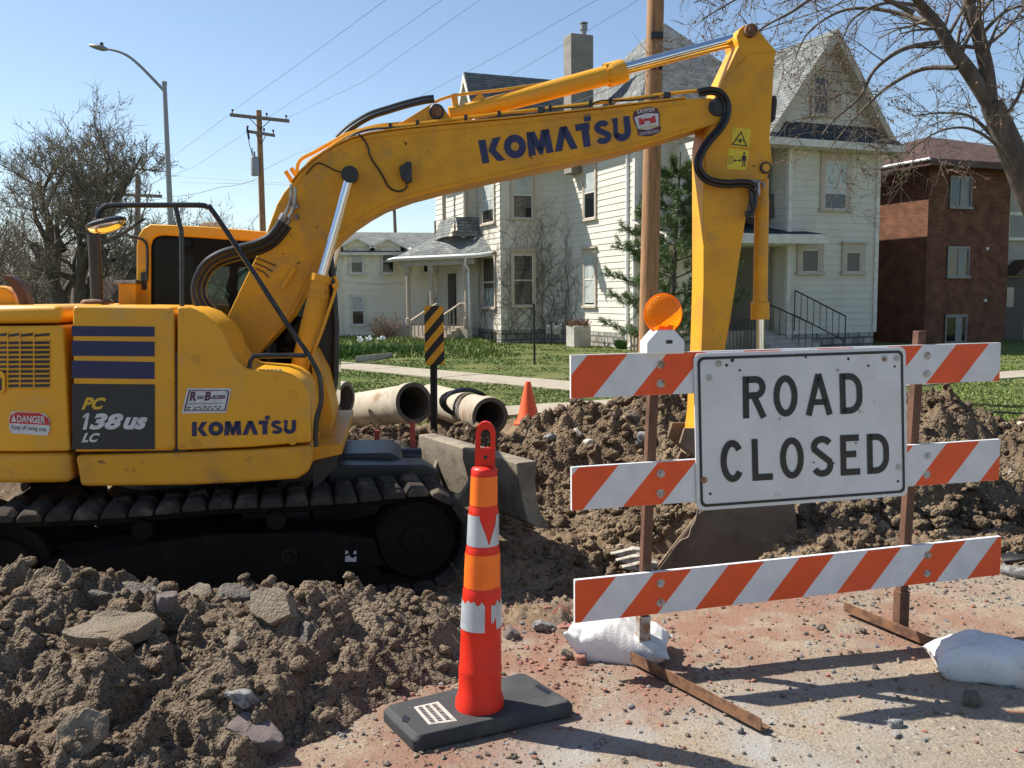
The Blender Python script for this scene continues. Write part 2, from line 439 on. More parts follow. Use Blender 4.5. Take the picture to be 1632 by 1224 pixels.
def fast(name, V, Fq, mats, parent=None, smooth=False, og=None, mi=None):
    """mesh from numpy vertices and an (n,k) face array"""
    og = np.array(org(parent) if og is None else og)
    V = np.asarray(V, dtype=np.float64) - og
    me = bpy.data.meshes.new(name)
    k = Fq.shape[1]
    me.vertices.add(len(V)); me.vertices.foreach_set('co', V.astype(np.float32).ravel())
    me.loops.add(Fq.size); me.loops.foreach_set('vertex_index', Fq.astype(np.int32).ravel())
    me.polygons.add(len(Fq))
    me.polygons.foreach_set('loop_start', np.arange(len(Fq), dtype=np.int32) * k)
    if isinstance(mats, str): mats = [mats]
    for q in mats: me.materials.append(MATS[q])
    if mi is not None: me.polygons.foreach_set('material_index', mi.astype(np.int32))
    me.polygons.foreach_set('use_smooth', np.full(len(Fq), smooth))
    me.update(); me.validate()
    o = bpy.data.objects.new(name, me); COL.objects.link(o)
    if parent: o.parent = parent
    ORGN[o.name] = Vector(og)
    return o
def thing(name, label, cat, loc, group=None):
    o = bpy.data.objects.new(name, None); COL.objects.link(o)
    o.location = loc; o.empty_display_size = .2
    o['label'] = label; o['category'] = cat
    if group: o['group'] = group
    ORGN[o.name] = Vector(loc)
    return o
def tag(o, label=None, cat=None, group=None, kind=None):
    for k, v in (('label', label), ('category', cat), ('group', group), ('kind', kind)):
        if v: o[k] = v
    return o
def based(mb, name, mats, loc, label, cat, group=None, **kw):
    """a thing that is one mesh, its origin at its base"""
    d = thing('x', 'x', 'x', loc)
    o = mb.build(name, mats, d, **kw)
    o.parent = None; o.location = loc
    bpy.data.objects.remove(d)
    return tag(o, label, cat, group)

# ------------------------------------------------------------------ noise for ground and heaps
def _hash(ix, iy, seed):
    h = (ix.astype(np.int64) * 374761393 + iy.astype(np.int64) * 668265263 + seed * 974711) & 0xffffffff
    h = ((h ^ (h >> 13)) * 1274126177) & 0xffffffff
    h = ((h ^ (h >> 16)) * 2246822519) & 0xffffffff
    return (h ^ (h >> 15)) & 0xffffffff
def rnd(ix, iy, seed):
    return _hash(ix, iy, seed) / 4294967296.0
def perlin(x, y, seed=0):
    ix, iy = np.floor(x), np.floor(y)
    fx, fy = x - ix, y - iy
    u, v = fx * fx * fx * (fx * (fx * 6 - 15) + 10), fy * fy * fy * (fy * (fy * 6 - 15) + 10)
    def g(dx, dy):
        a = rnd(ix + dx, iy + dy, seed) * 2 * np.pi
        return np.cos(a) * (fx - dx) + np.sin(a) * (fy - dy)
    return (g(0, 0) * (1 - u) + g(1, 0) * u) * (1 - v) + (g(0, 1) * (1 - u) + g(1, 1) * u) * v
def fbm(x, y, oct=4, seed=0, gain=.5):
    s, a = 0, 1
    for i in range(oct):
        s = s + a * perlin(x * 2 ** i, y * 2 ** i, seed + i * 17); a *= gain
    return s
def clods(x, y, cell, seed, dens=1.0):
    """round lumps of differing size, height in units of cell"""
    X, Y = x / cell, y / cell
    ix, iy = np.floor(X), np.floor(Y)
    h = np.zeros_like(X)
    for dx in (-1, 0, 1):
        for dy in (-1, 0, 1):
            jx, jy = ix + dx, iy + dy
            cx, cy = jx + rnd(jx, jy, seed), jy + rnd(jx, jy, seed + 1)
            rr = (.25 + .45 * rnd(jx, jy, seed + 2)) * (rnd(jx, jy, seed + 3) < dens)
            e = 1 + .7 * rnd(jx, jy, seed + 4)
            d2 = (X - cx) ** 2 * e + (Y - cy) ** 2 / e
            h = np.maximum(h, np.sqrt(np.maximum(0, rr * rr - d2)) * (.6 + .6 * rnd(jx, jy, seed + 5)))
    return h * cell
def sst(a, b, x):
    t = np.clip((x - a) / (b - a), 0, 1)
    return t * t * (3 - 2 * t)

# ------------------------------------------------------------------ ground
def lumps(x, y, cell, seed, dens):
    wx, wy = fbm(x / cell * 1.6, y / cell * 1.6, 3, seed + 301), fbm(x / cell * 1.6, y / cell * 1.6, 3, seed + 401)
    return clods(x + .55 * cell * wx, y + .55 * cell * wy, cell, seed, dens) * (.85 + .9 * fbm(x / cell * 2.2, y / cell * 2.2, 3, seed + 501))
def _base(x, y):
    z = .10 * sst(11.5, 13.5, y)
    e = .18 * perlin(x * 1.3, y * .4 + 3, 5) + .07 * perlin(x * 4, y * 2, 6)
    pit = sst(5.30, 5.75, y + e - .10 * x) * (1 - sst(9.0, 10.4, y)) * (1 - sst(.75, 1.9, x + e)) * sst(-11, -9, x)
    z = z - .36 * pit
    far = 8.35 + .15 * perlin(x * .9, y * 0 + 7, 8) - .02 * x
    near = 5.72 + .75 * sst(1.35, 2.1, x) + .16 * perlin(x * 1.6, y * 0 + 2, 9) + .06 * perlin(x * 6, y * 1.5, 10) + .02 * x
    far = far + .08 * perlin(x * 5, y * 2, 11) + .05 * perlin(x * 13, y * 5, 13)
    tr = sst(near, near + .34, y) * (1 - sst(far - 1.0, far, y)) * sst(.35, 1.1, x)
    z = z - 1.05 * tr
    berm = np.exp(-((y - near + .12) / .16) ** 2) * sst(1.9, 2.3, x) * (.10 + .08 * perlin(x * 2.3, y * 0, 12))
    z = z + berm
    return z, pit, tr
def zones(x, y):
    _, pit, tr = _base(x, y)
    e = .5 * fbm(x * .5, y * .5, 4, 21)
    dn = 4.95 - .10 * x + .9 * e + .35 * sst(0, 2, x) * 3.4
    dirt = sst(dn, dn + .35, y) * (1 - sst(12.6, 13.3, y + e + .35 * np.maximum(x - 3, 0)))
    lawn = sst(12.5, 13.2, y + e + .35 * np.maximum(x - 3, 0))
    return dirt, lawn
def gz(x, y, rough=True):
    x, y = np.asarray(x, float), np.asarray(y, float)
    z, pit, tr = _base(x, y)
    if not rough: return z
    dirt, lawn = zones(x, y)
    d = .05 * fbm(x * 1.1, y * 1.1, 4, 31) + .45 * lumps(x, y, .22, 41, .5) + .55 * lumps(x, y, .09, 51, .6) + .6 * clods(x, y, .04, 61, .6)
    d = d * (1 + 1.1 * tr) + tr * (.10 * fbm(x * 3.2, y * 3.2, 5, 47) + .5 * lumps(x, y, .3, 43, .5))
    road = .010 * fbm(x * 1.5, y * 1.5, 4, 71) + .3 * clods(x, y, .035, 81, .12)
    lw = .03 * fbm(x * .7, y * .7, 3, 91)
    return z + dirt * d + (1 - dirt) * (1 - lawn) * road + lawn * lw
def g1(x, y, rough=False):
    return float(gz(np.array([x]), np.array([y]), rough)[0])

def ground_mat():
    m = bpy.data.materials.new('ground'); m.use_nodes = True
    n, l = m.node_tree.nodes, m.node_tree.links
    b = n['Principled BSDF']; b.inputs['Roughness'].default_value = 1; b.inputs['Specular IOR Level'].default_value = .12
    tc = n.new('ShaderNodeTexCoord')
    def noise(scale, det=8, rgh=.6):
        t = n.new('ShaderNodeTexNoise'); t.inputs['Scale'].default_value = scale; t.inputs['Detail'].default_value = det; t.inputs['Roughness'].default_value = rgh
        l.new(tc.outputs['Object'], t.inputs['Vector']); return t.outputs[0]
    def rp(s, a, bb):
        q = n.new('ShaderNodeMapRange'); q.interpolation_type = 'SMOOTHSTEP'; q.inputs[1].default_value = a; q.inputs[2].default_value = bb; l.new(s, q.inputs[0]); return q.outputs[0]
    def mix(f, a, c):
        q = n.new('ShaderNodeMix'); q.data_type = 'RGBA'
        l.new(f, q.inputs[0])
        for i, v in ((6, a), (7, c)):
            if isinstance(v, tuple): q.inputs[i].default_value = (*v, 1)
            else: l.new(v, q.inputs[i])
        return q.outputs[2]
    def att(nm):
        q = n.new('ShaderNodeAttribute'); q.attribute_name = nm; return q.outputs['Fac']
    def mul(a, bb):
        q = n.new('ShaderNodeMath'); q.operation = 'MULTIPLY'; l.new(a, q.inputs[0]); l.new(bb, q.inputs[1]); return q.outputs[0]
    road = mix(rp(noise(1.3), .4, .65), (.355, .285, .205), (.285, .235, .18))
    road = mix(rp(noise(70, 3), .52, .62), road, (.20, .165, .135))
    road = mix(rp(noise(48, 3), .60, .68), road, (.46, .42, .35))
    road = mix(mul(att('red'), rp(noise(3.5, 10), .33, .58)), road, (.27, .158, .112))
    road = mix(mul(att('grey'), rp(noise(2.2, 10), .40, .58)), road, (.36, .345, .32))
    dirt = mix(rp(noise(1.6, 10), .38, .66), (.24, .170, .108), (.125, .088, .058))
    dirt = mix(rp(noise(26, 5), .58, .68), dirt, (.30, .235, .165))
    lawn = mix(rp(noise(.7, 8), .38, .66), (.085, .112, .03), (.135, .14, .052))
    lawn = mix(rp(noise(1.1, 9, .7), .54, .68), lawn, (.165, .135, .09))
    c = mix(att('dirt'), road, dirt); c = mix(att('lawn'), c, lawn)
    l.new(c, b.inputs['Base Color'])
    bn = n.new('ShaderNodeBump'); bn.inputs['Distance'].default_value = .012; l.new(noise(70, 10, .7), bn.inputs['Height']); l.new(bn.outputs[0], b.inputs['Normal'])
    MATS['ground'] = m
ground_mat()
def build_ground():
    ang = np.concatenate([np.linspace(-80, -40, 40, endpoint=False), np.linspace(-40, 40, 620, endpoint=False), np.linspace(40, 80, 41)])
    ang = np.radians(ang)
    rad = np.concatenate([np.geomspace(.4, 2.6, 14, endpoint=False), np.geomspace(2.6, 14, 470, endpoint=False), np.geomspace(14, 900, 110)])
    A, Rr = np.meshgrid(ang, rad)
    x, y = Rr * np.sin(A), Rr * np.cos(A)
    z = gz(x, y)
    dirt, lawn = zones(x, y)
    V = np.stack([x, y, z], -1).reshape(-1, 3)
    h, wd = x.shape
    i = np.arange(h - 1)[:, None] * wd + np.arange(wd - 1)[None]
    Fq = np.stack([i, i + 1, i + wd + 1, i + wd], -1).reshape(-1, 4)[:, ::-1]
    o = fast('ground', V, Fq, 'ground', smooth=True)
    # brick dust and bare grey patches lie where the photo shows them
    red = np.zeros_like(x)
    for cx, cy, rx, ry, k in ((.25, 4.75, .85, .5, 1), (1.3, 5.2, 1.3, .55, .9), (-.3, 4.35, .7, .6, 1), (-.5, 3.3, .7, .5, .9), (.5, 4.15, .45, .3, 1), (2.1, 4.9, .9, .45, .6), (.9, 4.5, .6, .4, .5)):
        red = np.maximum(red, k * np.exp(-(((x - cx) / rx) ** 2 + ((y - cy) / ry) ** 2)))
    grey = np.zeros_like(x)
    for cx, cy, rx, ry, k in ((.7, 3.45, .6, .35, 1), (1.4, 3.9, .5, .25, .7), (.3, 3.0, .5, .3, .8)):
        grey = np.maximum(grey, k * np.exp(-(((x - cx) / rx) ** 2 + ((y - cy) / ry) ** 2)))
    for nm, a in (('dirt', dirt), ('lawn', lawn), ('red', np.clip(red * 2.3, 0, 1)), ('grey', np.clip(grey * 1.3, 0, 1))):
        q = o.data.attributes.new(nm, 'FLOAT', 'POINT'); q.data.foreach_set('value', a.astype(np.float32).ravel())
    tag(o, kind='structure')
build_ground()

def strip(name, pa, pb, wd, z, th=.14):
    """concrete walk between two points, cut into slabs by grooves"""
    a, b = Vector((pa[0], pa[1], 0)), Vector((pb[0], pb[1], 0))
    d = (b - a); L = d.length; d.normalize(); s = Vector((-d.y, d.x, 0)) * wd / 2
    mb = MB(); k = int(L / 1.5)
    for i in range(k):
        p, q = a + d * (L * i / k + .012), a + d * (L * (i + 1) / k - .012)
        zz = z + random.uniform(-.006, .006)
        up = Vector((0, 0, zz))
        mb.prism([p - s + up, q - s + up, q + s + up, p + s + up], (0, 0, -th))
    o = mb.build(name, 'sidewalk', bevel=.012)
    tag(o, kind='structure')
random.seed(3)
p0, p1 = onz(540, 580.5, .14), onz(905, 613, .14)
dd = p1 - p0
strip('sidewalk', p0 - dd * 2.2, p1 + dd * .55, 1.25, .135)
q0, q1 = onz(800, 653.5, .14), onz(1632, 594, .14)
dd2 = q1 - q0
strip('sidewalk', q0 - dd2 * .02, q1 + dd2 * 1.0, 1.0, .13)
def on_walk(x, y):
    hit = np.zeros(x.shape, bool)
    for (a, b, wd) in ((p0 - dd * 2.2, p1 + dd * .55, 1.25), (q0 - dd2 * .02, q1 + dd2, 1.0)):
        d = (b - a); L = d.length; ux, uy = d.x / L, d.y / L
        t = (x - a.x) * ux + (y - a.y) * uy; s = -(x - a.x) * uy + (y - a.y) * ux
        hit |= (t > 0) & (t < L) & (np.abs(s) < wd / 2 - .02 + .1 * perlin(x, y, 77))
    return hit

def build_grass():
    rs = np.random.RandomState(4)
    N = 210000
    y = 12.3 + 26 * rs.rand(N) ** 1.6
    x = -.62 * y + 1.3 * y * rs.rand(N)
    d, lw = zones(x, y)
    tall = 1 + 6.0 * sst(25.5, 27.5, y) * (1 - sst(-1.5, .5, x))
    patch = fbm(x * .6, y * .6, 4, 19)
    ok = (lw > .35) & (~on_walk(x, y)) & (patch + .30 * ((y > 21) & (x > -1.5)) * (fbm(x * .9 + 7, y * .9, 3, 29) - .25) > -.30)
    x, y, tall, patch = x[ok], y[ok], tall[ok], patch[ok]
    N = len(x)
    z = gz(x, y)
    th = rs.rand(N) * 2 * np.pi
    hh = (.014 + .026 * rs.rand(N)) * tall * (1 + .6 * patch)
    wv = .010 + .0011 * y
    ln = rs.rand(N) * .7
    a = rs.rand(N) * 2 * np.pi
    B = np.stack([x, y, z - .01], -1)
    Wd = np.stack([np.cos(th) * wv, np.sin(th) * wv, 0 * x], -1)
    T = B + np.stack([np.cos(a) * hh * ln, np.sin(a) * hh * ln, hh], -1)
    V = np.concatenate([B - Wd, B + Wd, T], 1).reshape(-1, 3)
    o = fast('grass', V, np.arange(3 * N).reshape(-1, 3), 'grass')
    tag(o, kind='stuff')
build_grass()

# stones and clods scattered over a surface, all in one mesh
t_ = (1 + 5 ** .5) / 2
ICO = np.array([(-1, t_, 0), (1, t_, 0), (-1, -t_, 0), (1, -t_, 0), (0, -1, t_), (0, 1, t_), (0, -1, -t_), (0, 1, -t_), (t_, 0, -1), (t_, 0, 1), (-t_, 0, -1), (-t_, 0, 1)]) / (1 + t_ * t_) ** .5
ICOF = np.array([(0, 11, 5), (0, 5, 1), (0, 1, 7), (0, 7, 10), (0, 10, 11), (1, 5, 9), (5, 11, 4), (11, 10, 2), (10, 7, 6), (7, 1, 8), (3, 9, 4), (3, 4, 2), (3, 2, 6), (3, 6, 8), (3, 8, 9), (4, 9, 5), (2, 4, 11), (6, 2, 10), (8, 6, 7), (9, 8, 1)])
def subdiv(V, Fq):
    V = list(map(tuple, V)); c = {}; out = []
    def mid(a, b):
        k = (min(a, b), max(a, b))
        if k not in c:
            p = (np.array(V[a]) + np.array(V[b])) / 2; V.append(tuple(p / np.linalg.norm(p))); c[k] = len(V) - 1
        return c[k]
    for a, b, d in Fq:
        ab, bd, da = mid(a, b), mid(b, d), mid(d, a)
        out += [(a, ab, da), (ab, b, bd), (da, bd, d), (ab, bd, da)]
    return np.array(V), np.array(out)
ICO2, ICOF2 = subdiv(ICO, ICOF)
ICO3, ICOF3 = subdiv(ICO2, ICOF2)
def stones(P, size, rs, tmpl=(ICO, ICOF), rough=.3, flat=.7):
    V0, F0 = tmpl; N = len(P); k = len(V0)
    sc = size[:, None] * (.7 + .6 * rs.rand(N, 3)) * np.array([1, 1, flat])
    K = rs.normal(0, 1, (N, 5, 3)); ph = rs.rand(N, 1, 5) * 6.28
    dsp = np.cos(np.einsum('vc,nkc->nvk', V0 * 2.6, K) + ph)
    dsp = (dsp * np.array([.5, .4, .3, .25, .2])).sum(-1)[..., None]
    V = V0[None] * (1 + rough * 1.1 * dsp + rough * .7 * (rs.rand(N, k, 1) * 2 - 1)) * sc[:, None, :]
    a, b = rs.rand(N) * 2 * np.pi, (rs.rand(N) - .5) * 1.2
    ca, sa, cb, sb = np.cos(a), np.sin(a), np.cos(b), np.sin(b)
    x, y, z = V[..., 0], V[..., 1], V[..., 2]
    y, z = y * cb[:, None] - z * sb[:, None], y * sb[:, None] + z * cb[:, None]
    x, y = x * ca[:, None] - y * sa[:, None], x * sa[:, None] + y * ca[:, None]
    V = np.stack([x, y, z], -1) + P[:, None, :]
    Fq = (F0[None] + (np.arange(N) * k)[:, None, None]).reshape(-1, 3)
    return V.reshape(-1, 3), Fq
def build_gravel():
    rs = np.random.RandomState(8)
    N = 22000
    y = 2.6 + 4.2 * rs.rand(N) ** .8
    x = -1.6 + 6.0 * rs.rand(N)
    dens = .35 + .8 * fbm(x * 1.1, y * 1.1, 4, 55) + .9 * np.exp(-((x - .4) ** 2 / .5 + (y - 4.55) ** 2 / .2)) + .6 * np.exp(-((x + .5) ** 2 / .3 + (y - 3.9) ** 2 / .7)) + .5 * (y > 5.2) + 1.0 * np.exp(-((x + .1) ** 2 / .12 + (y - 4.3) ** 2 / .4))
    ok = rs.rand(N) < dens
    x, y = x[ok], y[ok]; N = len(x)
    s = .0035 + .012 * rs.rand(N) ** 4
    P = np.stack([x, y, gz(x, y) + s * .3], -1)
    V, Fq = stones(P, s, rs)
    redp = np.exp(-((x - .4) ** 2 / .6 + (y - 4.5) ** 2 / .35)) * .8 + .16
    u = rs.rand(N)
    mi = np.where(u < redp, 0, np.where(u < redp + (1 - redp) * .45, 1, 2))
    o = fast('gravel', V, Fq, ['brick_piece', 'grey_stone', 'asphalt'], mi=np.repeat(mi, 20))
    tag(o, kind='stuff')
build_gravel()

def build_crumbs():
    rs = np.random.RandomState(18)
    N = 26000
    x = -1.2 + 8.2 * rs.rand(N); y = 5.5 + 4.0 * rs.rand(N)
    _, pit, tr = _base(x, y)
    gx = (gz(x + .05, y, False) - gz(x - .05, y, False)) / .1; gy = (gz(x, y + .05, False) - gz(x, y - .05, False)) / .1
    st = np.hypot(gx, gy)
    dirt, _ = zones(x, y)
    ok = (rs.rand(N) < .12 + .9 * np.clip(st, 0, 1) + .35 * tr) & (dirt > .3)
    x, y, st = x[ok], y[ok], st[ok]
    s = .008 + (.03 + .055 * np.clip(st, 0, 1)) * rs.rand(len(x)) ** 3
    P = np.stack([x, y, gz(x, y) + s * .15], -1)
    V, Fq = stones(P, s, rs, (ICO2, ICOF2), .22, .8)
    o = fast('soil_crumbs', V, Fq, 'spoil', smooth=True); tag(o, kind='stuff')
build_crumbs()

# ------------------------------------------------------------------ heaps of dug earth, each a thing
def heap(name, label, x0, x1, y0, y1, step, hfun, material, nclod, csize, seed, group, cmat='soil_clod', nbig=0):
    nx, ny = int((x1 - x0) / step), int((y1 - y0) / step)
    X, Y = np.meshgrid(np.linspace(x0, x1, nx), np.linspace(y0, y1, ny))
    H = hfun(X, Y)
    G = gz(X, Y, False)
    Z = np.where(H > 0, G + H, G - .12)
    edge = np.minimum.reduce([X - x0, x1 - X, Y - y0, y1 - Y])
    Z = Z - .3 * (1 - sst(0, .12, edge))
    loc = Vector(((x0 + x1) / 2, (y0 + y1) / 2, g1((x0 + x1) / 2, (y0 + y1) / 2)))
    i = np.arange(ny - 1)[:, None] * nx + np.arange(nx - 1)[None]
    Fq = np.stack([i, i + 1, i + nx + 1, i + nx], -1).reshape(-1, 4)
    keep = (H.reshape(-1)[Fq] > -.02).any(1)
    o = fast(name, np.stack([X, Y, Z], -1).reshape(-1, 3), Fq[keep], material, smooth=True, og=loc)
    o.location = loc
    tag(o, label, 'dirt pile', group)
    rs = np.random.RandomState(seed)
    x, y = x0 + (x1 - x0) * rs.rand(nclod * 3), y0 + (y1 - y0) * rs.rand(nclod * 3)
    h = hfun(x, y); ok = h > .02
    x, y, h = x[ok][:nclod], y[ok][:nclod], h[ok][:nclod]
    s = csize[0] + (csize[1] - csize[0]) * rs.rand(len(x)) ** 7
    P = np.stack([x, y, gz(x, y, False) + h + s * .25], -1)
    V, Fc = stones(P, s, rs, (ICO2, ICOF2), .2, .75)
    if nbig:
        x, y = x0 + (x1 - x0) * rs.rand(nbig * 4), y0 + (y1 - y0) * rs.rand(nbig * 4)
        h = hfun(x, y); ok = h > .05
        x, y, h = x[ok][:nbig], y[ok][:nbig], h[ok][:nbig]
        s = .045 + .06 * rs.rand(len(x)) ** 2
        V2, F2 = stones(np.stack([x, y, gz(x, y, False) + h - s * .1], -1), s, rs, (ICO3, ICOF3), .17, .75)
        V2 = V2 + np.stack([fbm(V2[:, 0] * 60, V2[:, 2] * 60, 2, 3), fbm(V2[:, 1] * 60, V2[:, 2] * 60, 2, 5), fbm(V2[:, 0] * 60, V2[:, 1] * 60, 2, 7)], -1) * .006
        Fc = np.concatenate([Fc, F2 + len(V)]); V = np.concatenate([V, V2])
    c = fast('clods', V, Fc, cmat, parent=o, smooth=True, og=loc)
    c['kind'] = 'stuff'
    return o
def seg_h(x, y, pts, wid):
    """ridge along a polyline of (x, y, height)"""
    best = np.zeros_like(x)
    for (ax, ay, ah), (bx, by, bh) in zip(pts[:-1], pts[1:]):
        dx, dy = bx - ax, by - ay
        t = np.clip(((x - ax) * dx + (y - ay) * dy) / (dx * dx + dy * dy), 0, 1)
        d = np.hypot(x - ax - t * dx, y - ay - t * dy)
        hh = ah + (bh - ah) * t
        best = np.maximum(best, hh * np.exp(-(d / (wid * (.55 + .45 * hh / .5))) ** 2))
    return best
def near_heap(x, y):
    back = 1 - sst(4.95, 5.45, y + .12 * perlin(x * 2, y * 0, 3))
    rightb = -.18 - .55 * sst(4.3, 3.5, y) - .1 * (y < 4.2)
    side = 1 - sst(rightb - .55, rightb + .05, x + .2 * perlin(x * 0 + 4, y * 2.5, 4))
    rise = sst(2.5, 4.9, y)
    h = (.02 + .20 * rise + .10 * fbm(x * 1.1, y * 1.4, 4, 101)) * side * back
    m1 = sst(-.15, .35, fbm(x * 1.7, y * 1.7, 3, 701)); m2 = sst(-.2, .3, fbm(x * 2.6 + 5, y * 2.6, 3, 711)); m3 = sst(-.25, .25, fbm(x * 3.1, y * 3.1 + 9, 3, 721))
    lump = .70 * lumps(x, y, .48, 111, .6) + (.12 + .55 * m1) * lumps(x, y, .19, 121, .5) + (.12 + .55 * m2) * lumps(x, y, .08, 131, .55) + (.25 + .4 * m3) * clods(x, y, .034, 141, .6) + .55 * clods(x, y, .018, 151, .6)
    fine = .035 * fbm(x * 4, y * 4, 6, 161) + .008 * fbm(x * 30, y * 30, 3, 171)
    return np.where(side * back > .03, h + (lump + fine) * np.minimum(1, 2.2 * side * back) - .03, -1)
heap('dirt_pile', 'long heap of pale crumbly soil with broken asphalt slabs beside the excavator track', -4.3, .25, 2.35, 5.5, .0085, near_heap, 'soil', 3600, (.004, .045), 5, 'heaps of dug earth', nbig=46)
def mid_heap(x, y):
    h = seg_h(x, y, [(.35, 9.2, .22), (.95, 10.0, .58), (1.9, 10.3, .74), (3.1, 9.9, .62), (4.3, 9.6, .80), (4.9, 9.0, .55), (6.0, 8.7, .22)], 1.0)
    n = h + .16 * fbm(x * .9, y * .9, 4, 201) * np.minimum(1, h * 4)
    l = .7 * lumps(x, y, .5, 211, .6) + .7 * lumps(x, y, .2, 221, .6) + .75 * lumps(x, y, .09, 231, .65) + .12 * fbm(x * 3, y * 3, 5, 241)
    return np.where(h > .05, n + l * np.minimum(1, h * 4) - .07, -1)
heap('dirt_pile', 'big bank of brown excavated earth and stones behind the trench and the barricade', -.8, 7.2, 8.0, 12.2, .024, mid_heap, 'spoil', 5000, (.010, .075), 6, 'heaps of dug earth', 'spoil')
def left_heap(x, y):
    h = seg_h(x, y, [(-3.5, 10.3, .44), (-2.2, 10.0, .50), (-1.55, 10.0, .42), (-1.1, 10.1, .26), (-.5, 10.2, .34), (.2, 10.2, .16)], .75)
    n = h + .12 * fbm(x * 1.1, y * 1.1, 4, 301) * np.minimum(1, h * 4)
    l = .7 * lumps(x, y, .4, 311, .6) + .7 * lumps(x, y, .17, 321, .6) + .75 * lumps(x, y, .08, 331, .65) + .10 * fbm(x * 3, y * 3, 5, 341)
    return np.where(h > .05, n + l * np.minimum(1, h * 4) - .06, -1)
heap('dirt_pile', 'low dark heap of stony soil around the two wooden stakes and concrete pipes', -4.8, 1.2, 9.5, 12.4, .024, left_heap, 'spoil', 3600, (.010, .06), 7, 'heaps of dug earth', 'spoil')
for i, (px, py, Y, rx, hh, lb) in enumerate(((618, 622, 13.6, .55, .22, 'small brown mound of soil on the grass behind the pale open pipe'), (735, 622, 13.2, .5, .24, 'small gravelly mound of soil behind the pipe carrying the hose coil'))):
    c = ony(px, py, Y)
    def f(x, y, c=c, rx=rx, hh=hh):
        h = hh * 1.5 * np.exp(-(((x - c.x) / rx) ** 2 + ((y - Y) / .4) ** 2))
        return np.where(h > .04, h + .9 * clods(x, y, .14, 400 + i, .7) + .9 * clods(x, y, .07, 410, .7) - .05, -1)
    heap('dirt_pile', lb, c.x - 1.2, c.x + 1.2, Y - .9, Y + .9, .03, f, 'spoil', 200, (.012, .05), 20 + i, 'heaps of dug earth', 'spoil')

# ------------------------------------------------------------------ loose slabs and rocks, each a thing
def chunk(name, label, cat, pos, dims, rot, material, seed, group=None, npts=16, bev=.006, flat=True):
    rs = random.Random(seed)
    bm = bmesh.new()
    sx, sy, sz = dims
    k = 6 + seed % 3
    if flat:      # a broken slab: an irregular polygon with thickness and chipped rim
        for i in range(k):
            a = 2 * math.pi * (i + rs.uniform(-.3, .3)) / k
            rr = rs.uniform(.75, 1.05)
            for zz in (-1, 1):
                bm.verts.new((sx / 2 * rr * math.cos(a) * rs.uniform(.93, 1.03), sy / 2 * rr * math.sin(a) * rs.uniform(.93, 1.03), zz * sz / 2 * rs.uniform(.8, 1.1)))
    else:
        for i in range(npts):
            v = Vector((rs.gauss(0, 1), rs.gauss(0, 1), rs.gauss(0, 1))).normalized()
            bm.verts.new((v.x * sx / 2, v.y * sy / 2, v.z * sz / 2))
    g = bmesh.ops.convex_hull(bm, input=bm.verts)
    bmesh.ops.delete(bm, geom=[e for e in g['geom_interior'] if isinstance(e, bmesh.types.BMVert)], context='VERTS')
    bmesh.ops.bevel(bm, geom=list(bm.edges), offset=min(bev, .07 * min(dims)), segments=1, affect='EDGES', profile=.5)
    bmesh.ops.triangulate(bm, faces=bm.faces)
    for _ in range(2 if max(dims) > .16 else 1): bmesh.ops.subdivide_edges(bm, edges=[e for e in bm.edges if e.calc_length() > max(dims) * .12], cuts=1)
    bmesh.ops.triangulate(bm, faces=bm.faces)
    from mathutils import noise as mn
    for v in bm.verts:
        q = v.co / max(dims)
        v.co += Vector((mn.noise(q * 7 + Vector((seed, 0, 0))), mn.noise(q * 7 + Vector((0, seed, 0))), mn.noise(q * 7 + Vector((0, 0, seed))))) * max(dims) * .035
        v.co += mn.noise_vector(q * 22 + Vector((seed, 5, 0))) * max(dims) * .012
    bmesh.ops.recalc_face_normals(bm, faces=bm.faces)
    me = bpy.data.meshes.new(name); bm.to_mesh(me); bm.free()
    me.materials.append(MATS[material])
    me.polygons.foreach_set('use_smooth', [True] * len(me.polygons)); me.set_sharp_from_angle(angle=R(28))
    o = bpy.data.objects.new(name, me); COL.objects.link(o)
    o.location = pos; o.rotation_euler = [R(a) for a in rot]
    return tag(o, label, cat, group)
GS = 'asphalt slabs on the near heap'
def hz(px, py):
    """where a pixel's ray meets the near heap"""
    d = ray(px, py); t = 2.5
    while t < 7:
        p = CAM + d * t
        h = float(near_heap(np.array([p.x]), np.array([p.y]))[0])
        if p.z < g1(p.x, p.y) + max(h, 0): return p
        t += .01
    return onz(px, py, 0)
for k, (px, py, dims, rot, mt, lb) in enumerate((
    (182, 1003, (.47, .26, .075), (14, -4, 8), 'asphalt', 'largest pale flat asphalt slab lying level on the near soil heap'),
    (436, 968, (.31, .21, .075), (52, 8, -28), 'asphalt', 'pale asphalt slab tilted upright on the crest of the near heap'),
    (486, 1012, (.22, .17, .08), (55, 10, -60), 'asphalt_dark', 'dark slab edge standing just below the tilted pale slab'),
    (200, 948, (.44, .19, .08), (8, 6, 12), 'asphalt_dark', 'long dark asphalt slab on the heap crest under the track'),
    (318, 950, (.23, .16, .08), (25, -20, 30), 'asphalt', 'wedge of broken asphalt on the crest between two dark slabs'),
    (370, 954, (.24, .18, .12), (5, 12, -10), 'asphalt_dark', 'dark rounded asphalt lump on the crest beside the tilted slab'),
    (375, 1022, (.20, .13, .07), (58, 0, -55), 'asphalt', 'small asphalt slab on edge in the middle of the heap'),
    (128, 1168, (.24, .20, .07), (45, -22, 50), 'asphalt', 'grey triangular slab poking out low on the near heap'),
    (408, 1166, (.27, .17, .06), (20, 14, -22), 'purple_slab', 'purplish flat slab half buried at the foot of the heap'),
    (266, 958, (.16, .10, .08), (10, 5, 70), 'purple_slab', 'small reddish slab between clods on the heap crest'),
)):
    p = hz(px, py)
    chunk('asphalt_slab', lb, 'rubble', p + Vector((0, 0, -.005)), dims, rot, mt, 11 + k, GS)
